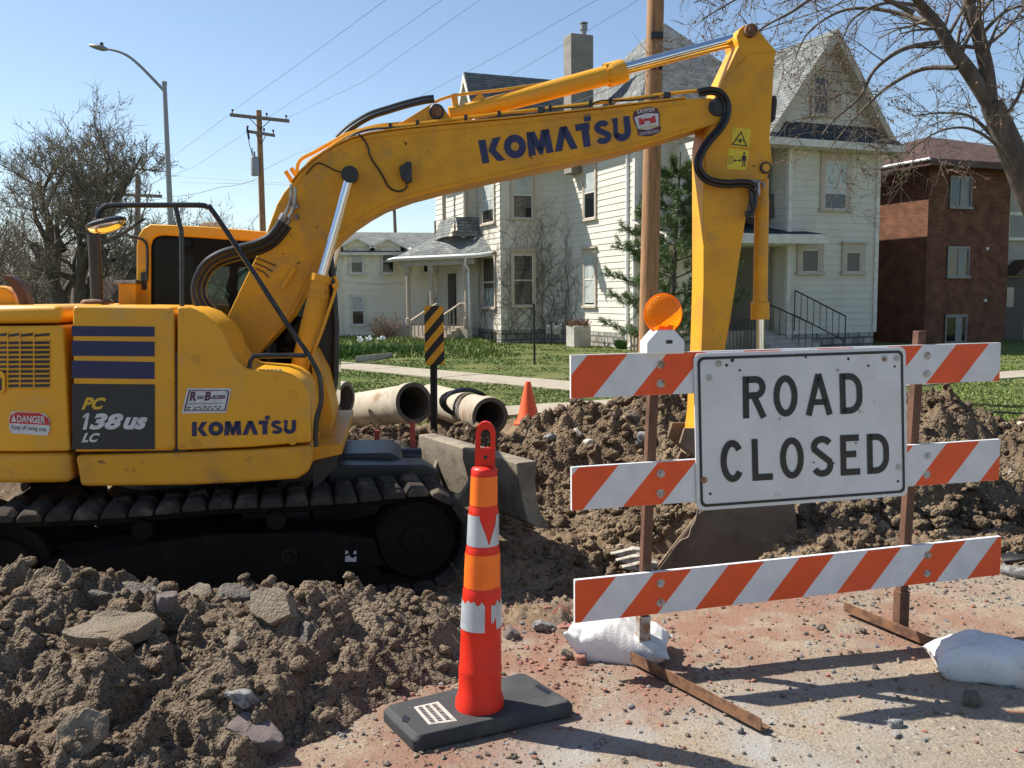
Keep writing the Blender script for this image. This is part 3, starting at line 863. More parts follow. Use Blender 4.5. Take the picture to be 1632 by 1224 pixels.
GR = 'loose rocks on the ground'
for k, (px, py, dims, rot, mt, flat, lb) in enumerate((
    (384, 1128, (.17, .12, .10), (10, 20, 30), 'grey_stone', False, 'rough grey rock resting just above the purplish slab'),
    (870, 1003, (.165, .08, .085), (4, 3, 8), 'grey_stone', False, 'speckled grey concrete lump in front of the reddish slab'),
    (896, 978, (.15, .13, .04), (70, 6, -18), 'brick_piece', True, 'reddish slab leaning at the pit edge by the barricade end'),
    (908, 1000, (.17, .05, .03), (5, 0, 12), 'brick_piece', True, 'thin strip of red brick lying behind the sandbag'),
    (816, 1014, (.10, .08, .06), (5, 30, 8), 'purple_slab', True, 'small brown wedge of rubble right of the delineator post'),
    (905, 1046, (.085, .07, .07), (0, 20, 20), 'asphalt_dark', False, 'black rock lying in front of the white sandbag'),
    (926, 1054, (.07, .06, .055), (0, 0, 20), 'brick_piece', True, 'pink brick chip against the corner of the near sandbag'),
    (1394, 1063, (.045, .04, .035), (0, 0, 40), 'asphalt_dark', False, 'small black stone beside the tip of the board shadow'),
    (1428, 1155, (.085, .06, .045), (0, 0, 15), 'grey_stone', False, 'dark grey rock lying below the lowest board shadow'),
    (1430, 1172, (.05, .035, .03), (0, 0, 5), 'grey_stone', False, 'pebble just in front of the dark grey rock'),
    (1546, 1118, (.13, .10, .08), (0, 10, 30), 'asphalt_dark', False, 'black lump of asphalt under the far white sandbag'),
    (1180, 1164, (.05, .035, .03), (0, 0, 60), 'grey_stone', False, 'stone beside the end of the rusty barricade foot'),
    (1310, 1000, (.07, .045, .04), (0, 0, 10), 'asphalt_dark', False, 'black asphalt crumb in front of the shorter rusty foot'),
    (1374, 1005, (.055, .05, .035), (0, 0, 50), 'asphalt_dark', False, 'dark crumb against the side of the shorter rusty foot'),
    (1165, 937, (.10, .05, .03), (0, 0, 5), 'grey_stone', False, 'grey crumb on the brick dust under the lowest board'),
)):
    p = hz(px, py) if px < 500 else onz(px, py, .01)
    p.z = (p.z if px < 500 else g1(p.x, p.y)) + dims[2] * .32
    chunk('rock', lb, 'rock', p, dims, rot, mt, 40 + k, GR, flat=flat, bev=.004)
# rocks showing in the bank behind the trench
for k, (px, py, Y, dims, mt, lb) in enumerate((
    (1030, 700, 9.2, (.34, .26, .22), 'grey_stone', 'big grey rock on the bank left of the barricade post'),
    (1010, 668, 9.6, (.26, .16, .14), 'asphalt_dark', 'dark rock high on the bank under the top board'),
    (920, 690, 9.7, (.22, .16, .1), 'concrete', 'pale broken concrete lump at the upper end of the bank'),
    (938, 706, 9.5, (.16, .12, .1), 'concrete', 'small white rubble lump below the pale concrete'),
    (878, 698, 9.9, (.2, .14, .12), 'grey_stone', 'grey rock at the foot of the small orange cone'),
    (960, 800, 8.6, (.34, .26, .24), 'soil_clod', 'tawny clod of earth low on the bank under the middle board'),
    (1000, 740, 9.0, (.14, .1, .1), 'grey_stone', 'grey stone in the bank just above the middle board'),
    (1592, 712, 8.8, (.2, .15, .12), 'soil_clod', 'rounded earth clod on the bank by the far board end'),
)):
    p = ony(px, py, Y)
    dd_ = ray(px, py); t = 7.0
    while t < 14:
        q = CAM + dd_ * t
        if q.z < g1(q.x, q.y) + max(0, float(mid_heap(np.array([q.x]), np.array([q.y]))[0])): p = q; break
        t += .02
    chunk('rock', lb, 'rock', p, dims, (k * 17 % 40, k * 31 % 30, k * 47), mt, 70 + k, 'rocks in the far bank', flat=False)

# ------------------------------------------------------------------ lettering: outlines in a unit box, laid on a face through four corners
def arc(cx, cy, rx, ry, a0, a1, n=14):
    return [(cx + rx * math.cos(R(a0 + (a1 - a0) * i / n)), cy + ry * math.sin(R(a0 + (a1 - a0) * i / n))) for i in range(n + 1)]
def ribbon(pts, t, closed=False):
    """stroke of thickness t along 2D points -> list of quads"""
    n = len(pts); L, Rr = [], []
    for i in range(n):
        a = pts[i - 1] if (i or closed) else None
        c = pts[(i + 1) % n] if (i < n - 1 or closed) else None
        b = pts[i]
        def nrm(p, q):
            dx, dy = q[0] - p[0], q[1] - p[1]; d = math.hypot(dx, dy); return (-dy / d, dx / d)
        if a is None: nx, ny = nrm(b, c); k = 1
        elif c is None: nx, ny = nrm(a, b); k = 1
        else:
            n1, n2 = nrm(a, b), nrm(b, c); nx, ny = n1[0] + n2[0], n1[1] + n2[1]; d = math.hypot(nx, ny); nx /= d; ny /= d
            k = 1 / max(.5, nx * n1[0] + ny * n1[1])
        L.append((b[0] + nx * k * t / 2, b[1] + ny * k * t / 2)); Rr.append((b[0] - nx * k * t / 2, b[1] - ny * k * t / 2))
    return [[L[i], L[(i + 1) % n], Rr[(i + 1) % n], Rr[i]] for i in range(n if closed else n - 1)]
def gothic(text, t=.17):
    """highway-sign capitals, height 1; returns polygons and total width"""
    h = t / 2; out, x = [], 0
    for ch in text:
        if ch == ' ': x += .5; continue
        wd = {'R': .60, 'O': .64, 'A': .74, 'D': .62, 'C': .62, 'L': .54, 'S': .60, 'E': .54}[ch]
        ps = []
        if ch == 'O': ps = ribbon(arc(wd / 2, .5, wd / 2 - h, .5 - h, 0, 360, 28)[:-1], t, True)
        elif ch == 'R': ps = ribbon([(h, 0), (h, 1)], t) + ribbon([(h, 1 - h), (.34, 1 - h)] + arc(.34, .73, wd - .34 - h, .27 - h, 85, -85, 12) + [(.34, .46 + h), (h, .46 + h)], t) + ribbon([(.30, .50), (wd - h + .02, 0)], t)
        elif ch == 'A': ps = ribbon([(h * 1.05, 0), (wd / 2, 1.0)], t) + ribbon([(wd - h * 1.05, 0), (wd / 2, 1.0)], t) + ribbon([(.16, .32), (wd - .16, .32)], t * .9) + [[(wd / 2 - h, 1.0), (wd / 2 + h, 1.0), (wd / 2 + h, .93), (wd / 2 - h, .93)]]
        elif ch == 'D': ps = ribbon([(h, 0), (h, 1)], t) + ribbon([(h, 1 - h), (.26, 1 - h)] + arc(.26, .5 + .1, wd - .26 - h, .4 - h, 85, 0, 8) + arc(.26, .5 - .1, wd - .26 - h, .4 - h, 0, -85, 8) + [(.26, h), (h, h)], t)
        elif ch == 'C': ps = ribbon(arc(wd / 2, .5, wd / 2 - h, .5 - h, 38, 322, 24), t)
        elif ch == 'L': ps = ribbon([(h, 0), (h, 1)], t) + ribbon([(t, h), (wd, h)], t)
        elif ch == 'E': ps = ribbon([(h, 0), (h, 1)], t) + ribbon([(t, h), (wd, h)], t) + ribbon([(t, 1 - h), (wd - .02, 1 - h)], t) + ribbon([(t, .52), (wd - .1, .52)], t)
        elif ch == 'S': ps = ribbon(arc(wd / 2, .74, wd / 2 - h, .26 - h, 25, 200, 12) + arc(wd / 2, .52, wd / 2 - h - .0, .04, 190, 190, 1)[:0] + [(.12, .62), (.30, .52), (.48, .42)][1:2] + arc(wd / 2, .28, wd / 2 - h, .28 - h, 30, -155, 14), t)
        out += [[(p[0] + x, p[1]) for p in q] for q in ps]
        x += wd + .20
    return out, x - .20
def heavy_logo():
    """the maker's heavy capitals on the boom and the side panel, unit height"""
    out, x = [], 0
    K = [[(0, 0), (.32, 0), (.32, 1), (0, 1)], [(.37, .5), (.66, 1), (1.02, 1), (.70, .5)], [(.37, .5), (.70, .5), (1.06, 0), (.70, 0)]]
    O = ribbon(arc(.5, .5, .345, .345, 0, 360, 32)[:-1], .31, True)
    Mm = [[(0, 0), (.33, 0), (.37, 1), (.06, 1)], [(.06, 1), (.42, 1), (.72, .16), (.44, .16)], [(.74, 1), (1.10, 1), (.72, .16), (.44, .16)], [(.79, 1), (1.10, 1), (1.16, 0), (.83, 0)], [(.44, .16), (.72, .16), (.66, 0), (.50, 0)]]
    A = [[(0, 0), (.34, 0), (.70, 1), (.38, 1)], [(.70, 1), (.38, 1), (.74, 0), (1.08, 0)]]
    T = [[(.0, .72), (.66, .72), (.66, 1), (0, 1)], [(.26, 0), (.60, 0), (.60, .74), (.26, .74)], [(.44, 1.05), (.76, 1.05), (.76, 1.34), (.44, 1.34)]]
    Ss = ribbon(arc(.38, .71, .25, .16, 20, 215, 12) + [(.38, .5)] + arc(.38, .29, .26, .16, 35, -160, 12), .25)
    U = ribbon([(.16, 1), (.16, .40)] + arc(.44, .40, .28, .26, 180, 360, 12) + [(.72, .40), (.72, 1)], .30)
    for ps, wd in ((K, 1.02), (O, .98), (Mm, 1.15), (A, 1.02), (T, .78), (Ss, .76), (U, .87)):
        out += [[(p[0] + x, p[1]) for p in q] for q in ps]; x += wd + .07
    return out, x - .07
_tc = {}
def font_polys(text, bold=.02, shear=0, narrow=1):
    key = (text, bold, shear)
    if key not in _tc:
        cu = bpy.data.curves.new('t', 'FONT'); cu.body = text; cu.offset = bold; cu.shear = shear; cu.resolution_u = 4; cu.space_character = 1.03
        ob = bpy.data.objects.new('t', cu); COL.objects.link(ob)
        bpy.context.view_layer.update()
        me = bpy.data.meshes.new_from_object(ob.evaluated_get(bpy.context.evaluated_depsgraph_get()))
        ps = [[(me.vertices[i].co.x, me.vertices[i].co.y) for i in p.vertices] for p in me.polygons]
        bpy.data.objects.remove(ob); bpy.data.curves.remove(cu); bpy.data.meshes.remove(me)
        _tc[key] = ps
    ps = _tc[key]
    xs = [p[0] for q in ps for p in q]; ys = [p[1] for q in ps for p in q]
    x0, x1, y0, y1 = min(xs), max(xs), min(ys), max(ys)
    return [[((p[0] - x0) / (x1 - x0), (p[1] - y0) / (y1 - y0)) for p in q] for q in ps]
def norm(ps_w):
    ps, wd = ps_w
    return [[(p[0] / wd, p[1]) for p in q] for q in ps]
def lay(mb, ps, c00, c10, c11, c01, nrm, off=.002, mi=0):
    """polygons from the unit box bilinearly onto four 3D corners, lifted by off along nrm and facing nrm"""
    c00, c10, c11, c01 = map(Vector, (c00, c10, c11, c01))
    for q in ps:
        P = [(c00 * (1 - s) + c10 * s) * (1 - t) + (c01 * (1 - s) + c11 * s) * t + nrm * off for s, t in q]
        nn = Vector((0, 0, 0))
        for i in range(1, len(P) - 1): nn += (P[i] - P[0]).cross(P[i + 1] - P[0])
        if nn.dot(nrm) < 0: P.reverse()
        mb.add(P, [list(range(len(P)))], mi)
RECT = [[(0, 0), (1, 0), (1, 1), (0, 1)]]

# ------------------------------------------------------------------ excavator (u forward, v across to its far side)
UA = R(7.5)
U, V = Vector((math.cos(UA), math.sin(UA), 0)), Vector((-math.sin(UA), math.cos(UA), 0))
A0 = Vector((-2.46, 6.2, 0)); Z = Vector((0, 0, 1))
def E(px, py, v=0): return onpl(px, py, A0 + V * v, V)
def EP(pts, v=0): return [E(a, b, v) for a, b in pts]
def L3(u, v, z): return A0 + U * u + V * v + Z * z
def uz(p): d = p - A0; return d.dot(U), p.z
TA = R(14)
TU, TV = Vector((math.cos(TA), math.sin(TA), 0)), Vector((-math.sin(TA), math.cos(TA), 0))
T0 = Vector((-2.4, 6.1, 0))
def TP(t, v, z): return T0 + TU * t + TV * v + Z * z
EX = thing('excavator', 'yellow crawler excavator with raised boom standing in the dug road', 'excavator', L3(.15, 1.2, -.36))
def part(name, mb, m, parent=None, bevel=0, label=None, **kw):
    o = mb.build(name, m, parent or EX, bevel=bevel, **kw)
    if label: o['label'] = label
    return o
# --- house of the machine
u110, z110 = uz(E(112, 722))
ztop = E(200, 485).z; zhood = E(100, 517).z; zbot = E(140, 776).z; zseam = E(112, 722).z
def plan(z0, z1, inset=0, a=1.45, b=1.22, n=14, full=True):
    """rounded tail in plan, prism from z0 to z1"""
    pts = []
    for i in range(n + 1):
        th = math.pi / 2 * i / n
        pts.append(L3(u110 - .002 - (a - inset) * math.sin(th), 1.22 - (b - inset) * math.cos(th), z0))
    for i in range(n - 1, -1, -1):
        th = math.pi / 2 * i / n
        pts.append(L3(u110 - .002 - (a - inset) * math.sin(th), 1.22 + (b - inset) * math.cos(th), z0))
    return pts, Vector((0, 0, z1 - z0))
def surf_tail(px, py, off=0, a=1.45, b=1.22):
    """pixel onto the tail surface"""
    d = ray(px, py); best = None; t = 3.0
    while t < 9:
        p = CAM + d * t; q = p - A0; uu, vv = q.dot(U), q.dot(V)
        du = (u110 - .002 - uu) / a
        vs = 1.22 - b * math.sqrt(max(0, 1 - min(1, max(0, du)) ** 2))
        if vv > vs - off: return p
        t += .0025
    return CAM + d * 6
mb = MB(); mb.prism(*plan(zseam + .012, zhood - .006)); part('rear_panel', mb, 'yellow', bevel=.02)
mb = MB(); mb.prism(*plan(zhood + .006, ztop)); part('engine_hood', mb, 'yellow', bevel=.06, seg=4)
cwz = E(30, 704).z
mb = MB(); mb.prism(*plan(zbot + .03, zseam + .001, -.004)); part('counterweight', mb, 'yellow_dirty', bevel=.05, seg=4)
gp = part('grille', (lambda m_: [lay(m_, RECT, *[surf_tail(x, y, .004) for x, y in ((xa, yb), (xb, yb2), (xb, ya2), (xa, ya))], -V * 1.0 + U * -.1, 0.0) for r_, (ya, yb, ya2, yb2) in enumerate([(546 + 7.6 * k - 2.2, 551 + 7.6 * k - 2.2, 544 + 7.6 * k - 1.4, 549.6 + 7.6 * k - 1.4) for k in range(10)] + [(533, 537, 530.5, 535)]) for xa, xb in ((-14, 11.5), (13.5, 31), (32.5, 53), (55, 79)) if not (r_ in (7, 8, 9) and xa < 10)] and m_)(MB()), 'black_steel')  # dark quads laid on the skin paint in the shade of the openings
# frame around grille slats stands proud
mb = MB()
for k in range(11):
    y = 543.5 + 7.6 * k - (0 if k else 0)
    mb.tube([surf_tail(-14, y, .004), surf_tail(20, y - .6, .004), surf_tail(50, y - .9, .004), surf_tail(80, y - 1.2, .004)], .0055, 5)
for x in (12.5, 31.8, 54): mb.tube([surf_tail(x, 530, .003), surf_tail(x, 570, .003), surf_tail(x, 618, .003)], .005, 5)
part('slat', mb, 'yellow', gp)
mb = MB(); mb.prism(EP([(114, 487), (277, 489), (278.5, 719), (117, 721.5)], 0), V * 2.42); part('engine_cover', mb, 'yellow', bevel=.03, seg=3)
fp = [(282, 489), (300, 490), (324, 498), (344, 515), (358, 535), (367, 558), (378, 575), (393, 588), (450, 592), (466, 597), (480, 606), (490, 621), (494.5, 646), (496, 705), (400, 713), (282, 718)]
mb = MB(); mb.prism(EP(fp, 0), V * .72); front = part('side_box', mb, 'yellow', bevel=.018, seg=3)
mb = MB(); mb.prism(EP([(119, 726), (282, 722), (400, 717), (496.5, 710), (498, 733), (492, 752), (474, 764), (400, 769), (300, 774), (128, 776)], -.004), V * .9); part('skirt', mb, 'yellow_dirty', bevel=.03, seg=3)
mb = MB(); mb.prism(EP([(119, 560), (300, 560), (300, 720), (119, 720)], .03), V * 2.36)
mb.prism(EP([(128, 714), (496, 714), (496, 752), (128, 768)], .3), V * 1.9); part('main_frame', mb, 'black_steel')
mb = MB(); mb.prism(EP([(493, 712), (545, 708), (545, 724), (497, 735)], .25), V * 2.1); part('front_deck', mb, 'yellow_worn', bevel=.006)
mb = MB(); mb.prism(EP([(497, 560), (517, 598), (527, 640), (531, 664), (526, 690), (520, 709), (497, 711)], .78), V * .74); part('front_frame', mb, 'yellow_worn', bevel=.008)
mb = MB(); mb.prism(EP([(505, 724), (622, 722), (642, 732), (646, 770), (505, 770)], 1.05), V * .75); part('swing_cover', mb, 'black_steel', bevel=.03, seg=3)
mb = MB(); mb.prism(EP([(497, 735), (540, 726), (536, 745), (500, 780)], .3), V * .05); part('deck_bracket', mb, 'black_steel')
# round filler plugs on the side box
for a, b in ((312, 573), (467, 629), (312, 706), (466, 702)):
    mb = MB(); c = E(a, b); mb.lathe(c - V * .004, V, [(0, .022), (.0, .031), (.006, .033)], 20); part('plug', mb, 'yellow_dirty', front)
# anti-slip step strip on the top of the side box
mb = MB()
for k in range(9):
    a = E(395 + 6.4 * k, 591, .05); mb.tube([a, a + Z * .012], [.012, .009], 8)
part('step_stud', mb, 'steel', front)
# decals
def decal(name, quad, m, parent, ps=RECT, v=0.0, off=.003, nrm=None):
    mb = MB(); lay(mb, ps, *EP(quad, v), -V if nrm is None else nrm, off); return part(name, mb, m, parent, smooth=False)
ec = [o for o in bpy.data.objects if o.name == 'engine_cover'][0]
for q in (((114.5, 535.5), (246.5, 536.5), (246.5, 520.5), (114.5, 519.5)), ((114.5, 567), (246.5, 568), (246.5, 544.5), (114.5, 543)), ((114.5, 602.5), (246.5, 604), (246.5, 577), (114.5, 574.5))):
    decal('stripe', q, 'navy', ec)
bd = decal('badge', ((115.5, 716), (247, 716), (247, 612.5), (115, 611.5)), 'charcoal', ec)
decal('lettering', ((130, 653), (166, 652.5), (170, 633.5), (133, 633)), 'decal_yellow', bd, font_polys('PC', .045, .25), off=.005)
decal('lettering', ((129, 684.5), (143, 684.5), (148, 658.3), (133, 658.2)), 'decal_white', bd, [[(.22, 0), (.66, 0), (.66, 1), (.36, 1)], [(.36, 1), (.30, .78), (.0, .66), (.04, .84)]], off=.005)
decal('lettering', ((142, 684.5), (194, 684.5), (198, 659), (146, 658.3)), 'decal_white', bd, font_polys('38', .05, .25), off=.005)
decal('lettering', ((196, 684.5), (233, 684.5), (236, 664.5), (198.5, 664.5)), 'decal_white', bd, font_polys('us', .05, .25), off=.005)
decal('lettering', ((130, 705), (157, 704.5), (160, 690), (133, 689.5)), 'decal_white', bd, font_polys('LC', .045, .25), off=.005)
decal('lettering', ((306, 695.5), (472, 691), (472, 669), (306, 672.5)), 'navy', front, norm(heavy_logo()))
st = decal('sticker', ((289.5, 659), (361, 657.5), (369, 618.5), (299, 618.5)), 'decal_white', front)
st['label'] = 'slanted white sticker with dark border'
decal('border', ((292, 656.5), (359.5, 655.5), (366.5, 620.5), (300.5, 620.5)), 'decal_maroon', st, ribbon([(.03, .05), (.03, .95), (.93, .95), (.985, .85), (.985, .05)], .035, True), off=.0045)
decal('lettering', ((302, 639), (313, 639), (314, 624), (303, 624)), 'decal_maroon', st, font_polys('R', .05, .12), off=.0045)
decal('lettering', ((313.5, 636.5), (325, 636.2), (325.8, 630), (314.5, 630.3)), 'decal_maroon', st, font_polys('OAD', .05), off=.0045)
decal('lettering', ((325.5, 638.5), (335.5, 638.3), (337, 624), (327, 624.2)), 'decal_maroon', st, font_polys('B', .05, .12), off=.0045)
decal('lettering', ((336, 636.2), (359, 635.6), (360, 629.4), (337, 629.8)), 'decal_maroon', st, font_polys('UILDERS', .05), off=.0045)
decal('lettering', ((300, 644.8), (355.5, 644), (356, 641.5), (300.6, 642.2)), 'charcoal', st, font_polys('MACHINERY AND SUPPLY CO. INC.', .0), off=.0045)
rr_ = random.Random(2); bars = []
for yy in (.62, .12):
    x = 0
    while x < .98:
        wv = rr_.uniform(.05, .12); bars.append([(x, yy), (min(1, x + wv), yy), (min(1, x + wv), yy + .28), (x, yy + .28)]); x += wv + rr_.uniform(.03, .09)
decal('fine_print', ((297, 654), (352, 653), (353.5, 646.5), (298.5, 647.5)), 'charcoal', st, bars, off=.0045)
# danger plate on the curved rear
def tail_lay(name, quad, m, parent, ps, off):
    mb = MB(); c = [surf_tail(a, b, .003) for a, b in quad]
    nn = (c[1] - c[0]).cross(c[3] - c[0]).normalized()
    if nn.y > 0: nn = -nn
    lay(mb, ps, *c, nn, off); return part(name, mb, m, parent, smooth=False)
rp = [o for o in bpy.data.objects if o.name == 'rear_panel'][0]
oct_ = [[(.05, 0), (.93, 0), (1, .25), (1, .7), (.9, .92), (.75, 1), (.08, 1), (0, .75), (0, .25)]]
dz = tail_lay('danger_plate', ((15, 690), (80, 694.5), (80, 658), (15, 655)), 'decal_white', rp, oct_, .004)
tail_lay('header', ((15.5, 674), (80, 677.5), (79.5, 659), (15.5, 656)), 'decal_red', dz, [[(0, 0), (1, 0), (.97, .6), (.75, 1), (.08, 1), (.02, .6)]], .0055)
tail_lay('lettering', ((28, 672.5), (73, 675), (73, 663.5), (28, 661.5)), 'decal_white', dz, font_polys('DANGER', .03), .007)
tail_lay('symbol', ((19, 671.5), (27, 672), (27, 661), (19, 660.6)), 'decal_white', dz, [[(0, 0), (1, 0), (.5, 1)]], .007)
tail_lay('lettering', ((19, 685.5), (74, 690), (74, 680.5), (19, 676.5)), 'charcoal', dz, font_polys('Keep off swing area', .0), .0055)
tail_lay('latch', ((-12, 626), (10, 626), (10, 592), (-12, 590)), 'yellow', rp, [[(0, 0), (.85, 0), (1, .2), (1, .8), (.8, 1), (0, 1)]], .012)
tail_lay('latch_hole', ((-8, 622), (5, 622), (5, 602), (-8, 602)), 'black_steel', rp, RECT, .014)
# exhaust, filler box, hump on the hood
zt = Z * ztop
def onhood(px, v): p = E(px, 480, v); p.z = ztop; return p
c = onhood(155, 1.1)
kx = E(155, 372, 1.1).z
mb = MB(); mb.tube([c, Vector((c.x, c.y, kx - .02)), Vector((c.x - .004, c.y, kx))], [.046, .046, .046], 16); ex = part('exhaust_pipe', mb, 'black_steel')
mb = MB(); mb.lathe(c, Z, [(0, .12), (.02, .12), (.035, .10), (.04, .05)], 20); part('collar', mb, 'rust_iron', ex)
mb = MB(); mb.prism(EP([(189, 486), (216, 486), (216, 452), (189, 452)], 1.3), V * .5); bx_ = part('battery_box', mb, 'yellow_worn', bevel=.006)
mb = MB(); mb.prism(EP([(182, 452), (216, 452), (216, 446), (182, 448)], 1.28), V * .54); part('box_lid', mb, 'steel', bx_, bevel=.004)
mb = MB(); mb.prism(EP([(-60, 490), (-60, 455), (-8, 455), (10, 459), (20, 468), (26, 490)], 1.2), V * .22); part('air_box', mb, 'yellow', bevel=.02)
mb = MB(); mb.prism(EP([(3, 438), (18, 440), (32, 452), (41, 470), (46, 490), (32, 490), (26, 470), (14, 452)], 1.0), V * .12); part('guard', mb, 'brown', bevel=.004)
# --- cab on the far side
cv = 1.52
cabE = lambda pts, v=cv: EP(pts, v)
cab = part('cab', MB().prism(cabE([(217, 490), (217, 392), (220, 375), (228, 363), (240, 357), (330, 361), (425, 369), (520, 378), (527, 390), (420, 386), (262, 375), (250, 376), (243, 382), (240, 392), (240, 490)]), V * .92), 'yellow', bevel=.02, seg=3)
mb = MB(); mb.prism(cabE([(240, 490), (240, 392), (243, 382), (250, 376), (262, 375), (312, 379), (312, 640), (240, 640)], cv + .02), V * .05)
mb.prism(cabE([(312, 379), (420, 386), (527, 391), (527, 428), (312, 424)], cv + .02), V * .9)
mb.prism(cabE([(366, 424), (378, 424), (378, 640), (366, 640)], cv + .02), V * .04)
mb.prism(cabE([(312, 500), (500, 505), (500, 640), (312, 640)], cv + .03), V * .04)
part('inner_frame', mb, 'cab_dark', cab)
mb = MB(); mb.prism(cabE([(246, 486), (246, 392), (249, 384), (256, 380), (309, 383), (309, 486)], cv + .014), V * .006); part('glass', mb, 'cab_pane', cab)
mb = MB(); mb.prism(cabE([(312, 420), (527, 424), (534, 590), (312, 590)], cv + .03), V * .008); part('glass', mb, 'cab_glass', cab)
mb = MB(); mb.prism(cabE([(300, 400), (527, 404), (534, 590), (300, 590)], cv + .88), V * .008); part('glass', mb, 'cab_glass', cab)
mb = MB(); mb.prism(cabE([(255, 395), (300, 395), (308, 520), (330, 545), (330, 600), (255, 600)], cv + .3), V * .35); part('seat', mb, 'cab_dark', cab, bevel=.04)
mb = MB()
for v in (cv, cv + .90):
    mb.tube(cabE([(521, 380), (530, 440), (535, 520), (534, 600), (527, 650), (520, 704)], v), .032, 8)
mb.prism(cabE([(497, 470), (528, 470), (531, 600), (505, 600)], cv + .02), V * .05)
part('front_pillar', mb, 'black_steel', cab)
mb = MB(); mb.prism(cabE([(526, 585), (535, 585), (533, 660), (526, 668)], cv - .02), V * .9); part('windscreen', mb, 'cab_glass', cab)
mb = MB(); mb.prism(cabE([(440, 606), (526, 606), (526, 668), (514, 700), (440, 704)]), V * .92); part('cab_base', mb, 'yellow_worn', cab, bevel=.01)
mb = MB(); mb.tube(cabE([(206, 378), (222, 380), (231, 385), (234.5, 394), (235, 420), (234, 448)], cv - .05), .013, 8, smooth=4); mb.prism(cabE([(224, 434), (233, 433), (233, 461), (225, 462)], cv - .03), V * .03); part('grab_handle', mb, 'black_rail', cab, bevel=.004)
mb = MB(); mb.prism(cabE([(318, 361), (350, 363), (350, 354), (322, 354)], cv + .3), V * .25); part('roof_lamp', mb, 'galv', cab, bevel=.005)
mb = MB()
for q in ((402, 545), (425, 545)): mb.tube(EP([q, (q[0] + 3, q[1] + 45)], 1.3), .03, 8)
mb.prism(EP([(405, 547), (440, 547), (440, 578), (405, 578)], 1.46), V * .04)
part('control_lever', mb, 'black_steel', cab)
# --- handrails and mirror on the near side
mb = MB(); mb.tube(EP([(155, 347), (158, 338), (166, 330), (178, 327.5), (250, 327), (316, 327), (330, 330), (340, 338), (400, 428), (470, 535), (486, 557), (500, 580), (509, 600), (512, 625), (511, 645), (505, 665), (503, 690), (504, 712)], .06), .0185, 10, smooth=5); hr = part('handrail', mb, 'black_rail')
mb = MB(); mb.tube(EP([(279, 328), (286, 356), (289.5, 380), (290, 488)], .06), .016, 10, smooth=4); part('rail_post', mb, 'black_rail', hr)
mb = MB(); mb.tube(EP([(398, 590), (399, 578), (404, 569), (412, 567), (487, 566.5)], .06), .018, 10, smooth=4); part('rail_loop', mb, 'black_rail', hr)
c = E(170, 358, .08)
mb = MB(); ax = (E(200, 349, .08) - E(140, 364, .08)); hl = ax.length / 2; ax.normalize()
mup = ax.cross(V).normalized() * -1
if mup.z < 0: mup = -mup
ring_ = []
mb2 = MB()
o_ = []
for i in range(9):
    th = math.pi * i / 16
    row = []
    for j in range(24):
        ph = 2 * math.pi * j / 24
        row.append(c + ax * hl * math.cos(th) * math.cos(ph) + V * .11 * math.cos(th) * math.sin(ph) - mup * .055 * math.sin(th))
    o_.append(row)
vs = [p for row in o_ for p in row]
fs = [[i * 24 + j, i * 24 + (j + 1) % 24, (i + 1) * 24 + (j + 1) % 24, (i + 1) * 24 + j] for i in range(8) for j in range(24)]
mb2.add(vs, fs)
mirr = part('mirror', mb2, 'mirror_face' if 'mirror_face' in MATS else 'chrome', hr)
mb = MB(); vs = []
for i, (k, hgt) in enumerate(((1.0, -.004), (1.05, .0), (1.05, .02), (.8, .035))):
    for j in range(24):
        ph = 2 * math.pi * j / 24; vs.append(c + ax * hl * k * math.cos(ph) + V * .11 * k * math.sin(ph) + mup * hgt)
fs = [[i * 24 + j, i * 24 + (j + 1) % 24, (i + 1) * 24 + (j + 1) % 24, (i + 1) * 24 + j] for i in range(3) for j in range(24)] + [list(range(72, 96))]
mb.add(vs, fs); mb.tube([c + mup * .03, E(156, 348, .06)], .012, 6); part('mirror_shell', mb, 'black_rail', hr)
# --- boom
BV, BW = 1.0, .44
boom_px = [(357, 516), (381, 465), (405, 416), (420, 384), (430, 356), (441, 326), (452, 307), (464, 292), (480, 272), (496, 258), (515, 244), (537, 231), (560, 221), (590, 213), (630, 207), (700, 199), (805, 190), (906, 179), (1007, 167), (1093, 157), (1131, 156), (1148, 158), (1157, 166), (1159, 178), (1153, 190), (1140, 198), (1108, 207), (1070, 219), (1036, 229), (993, 241), (900, 261), (807, 280), (720, 300), (662, 315), (617, 331), (590, 346), (565, 363), (540, 385), (520, 405), (500, 433), (484, 468), (466, 503), (436, 537), (410, 566), (392, 600), (372, 600), (352, 560)]
mb = MB(); mb.prism(EP(boom_px, BV), V * BW); boom = part('boom', mb, 'yellow_worn', bevel=.012, seg=2, ang=50)
mb = MB(); k = [(464, 291), (480, 271), (496, 257), (515, 243), (537, 230), (560, 220), (590, 212), (630, 206), (700, 198), (805, 189), (906, 178), (1007, 166), (1093, 156)]
P = EP(k, BV - .015)
for a, b in zip(P[:-1], P[1:]): mb.prism([a, b, b + V * (BW + .03), a + V * (BW + .03)], (0, 0, .012))
part('top_plate', mb, 'yellow', boom)
mb = MB(); lay(mb, norm(heavy_logo()), *EP([(769, 261), (1007, 222.5), (1003, 184.5), (762, 224)], BV), -V, .004); part('lettering', mb, 'navy', boom, smooth=False)
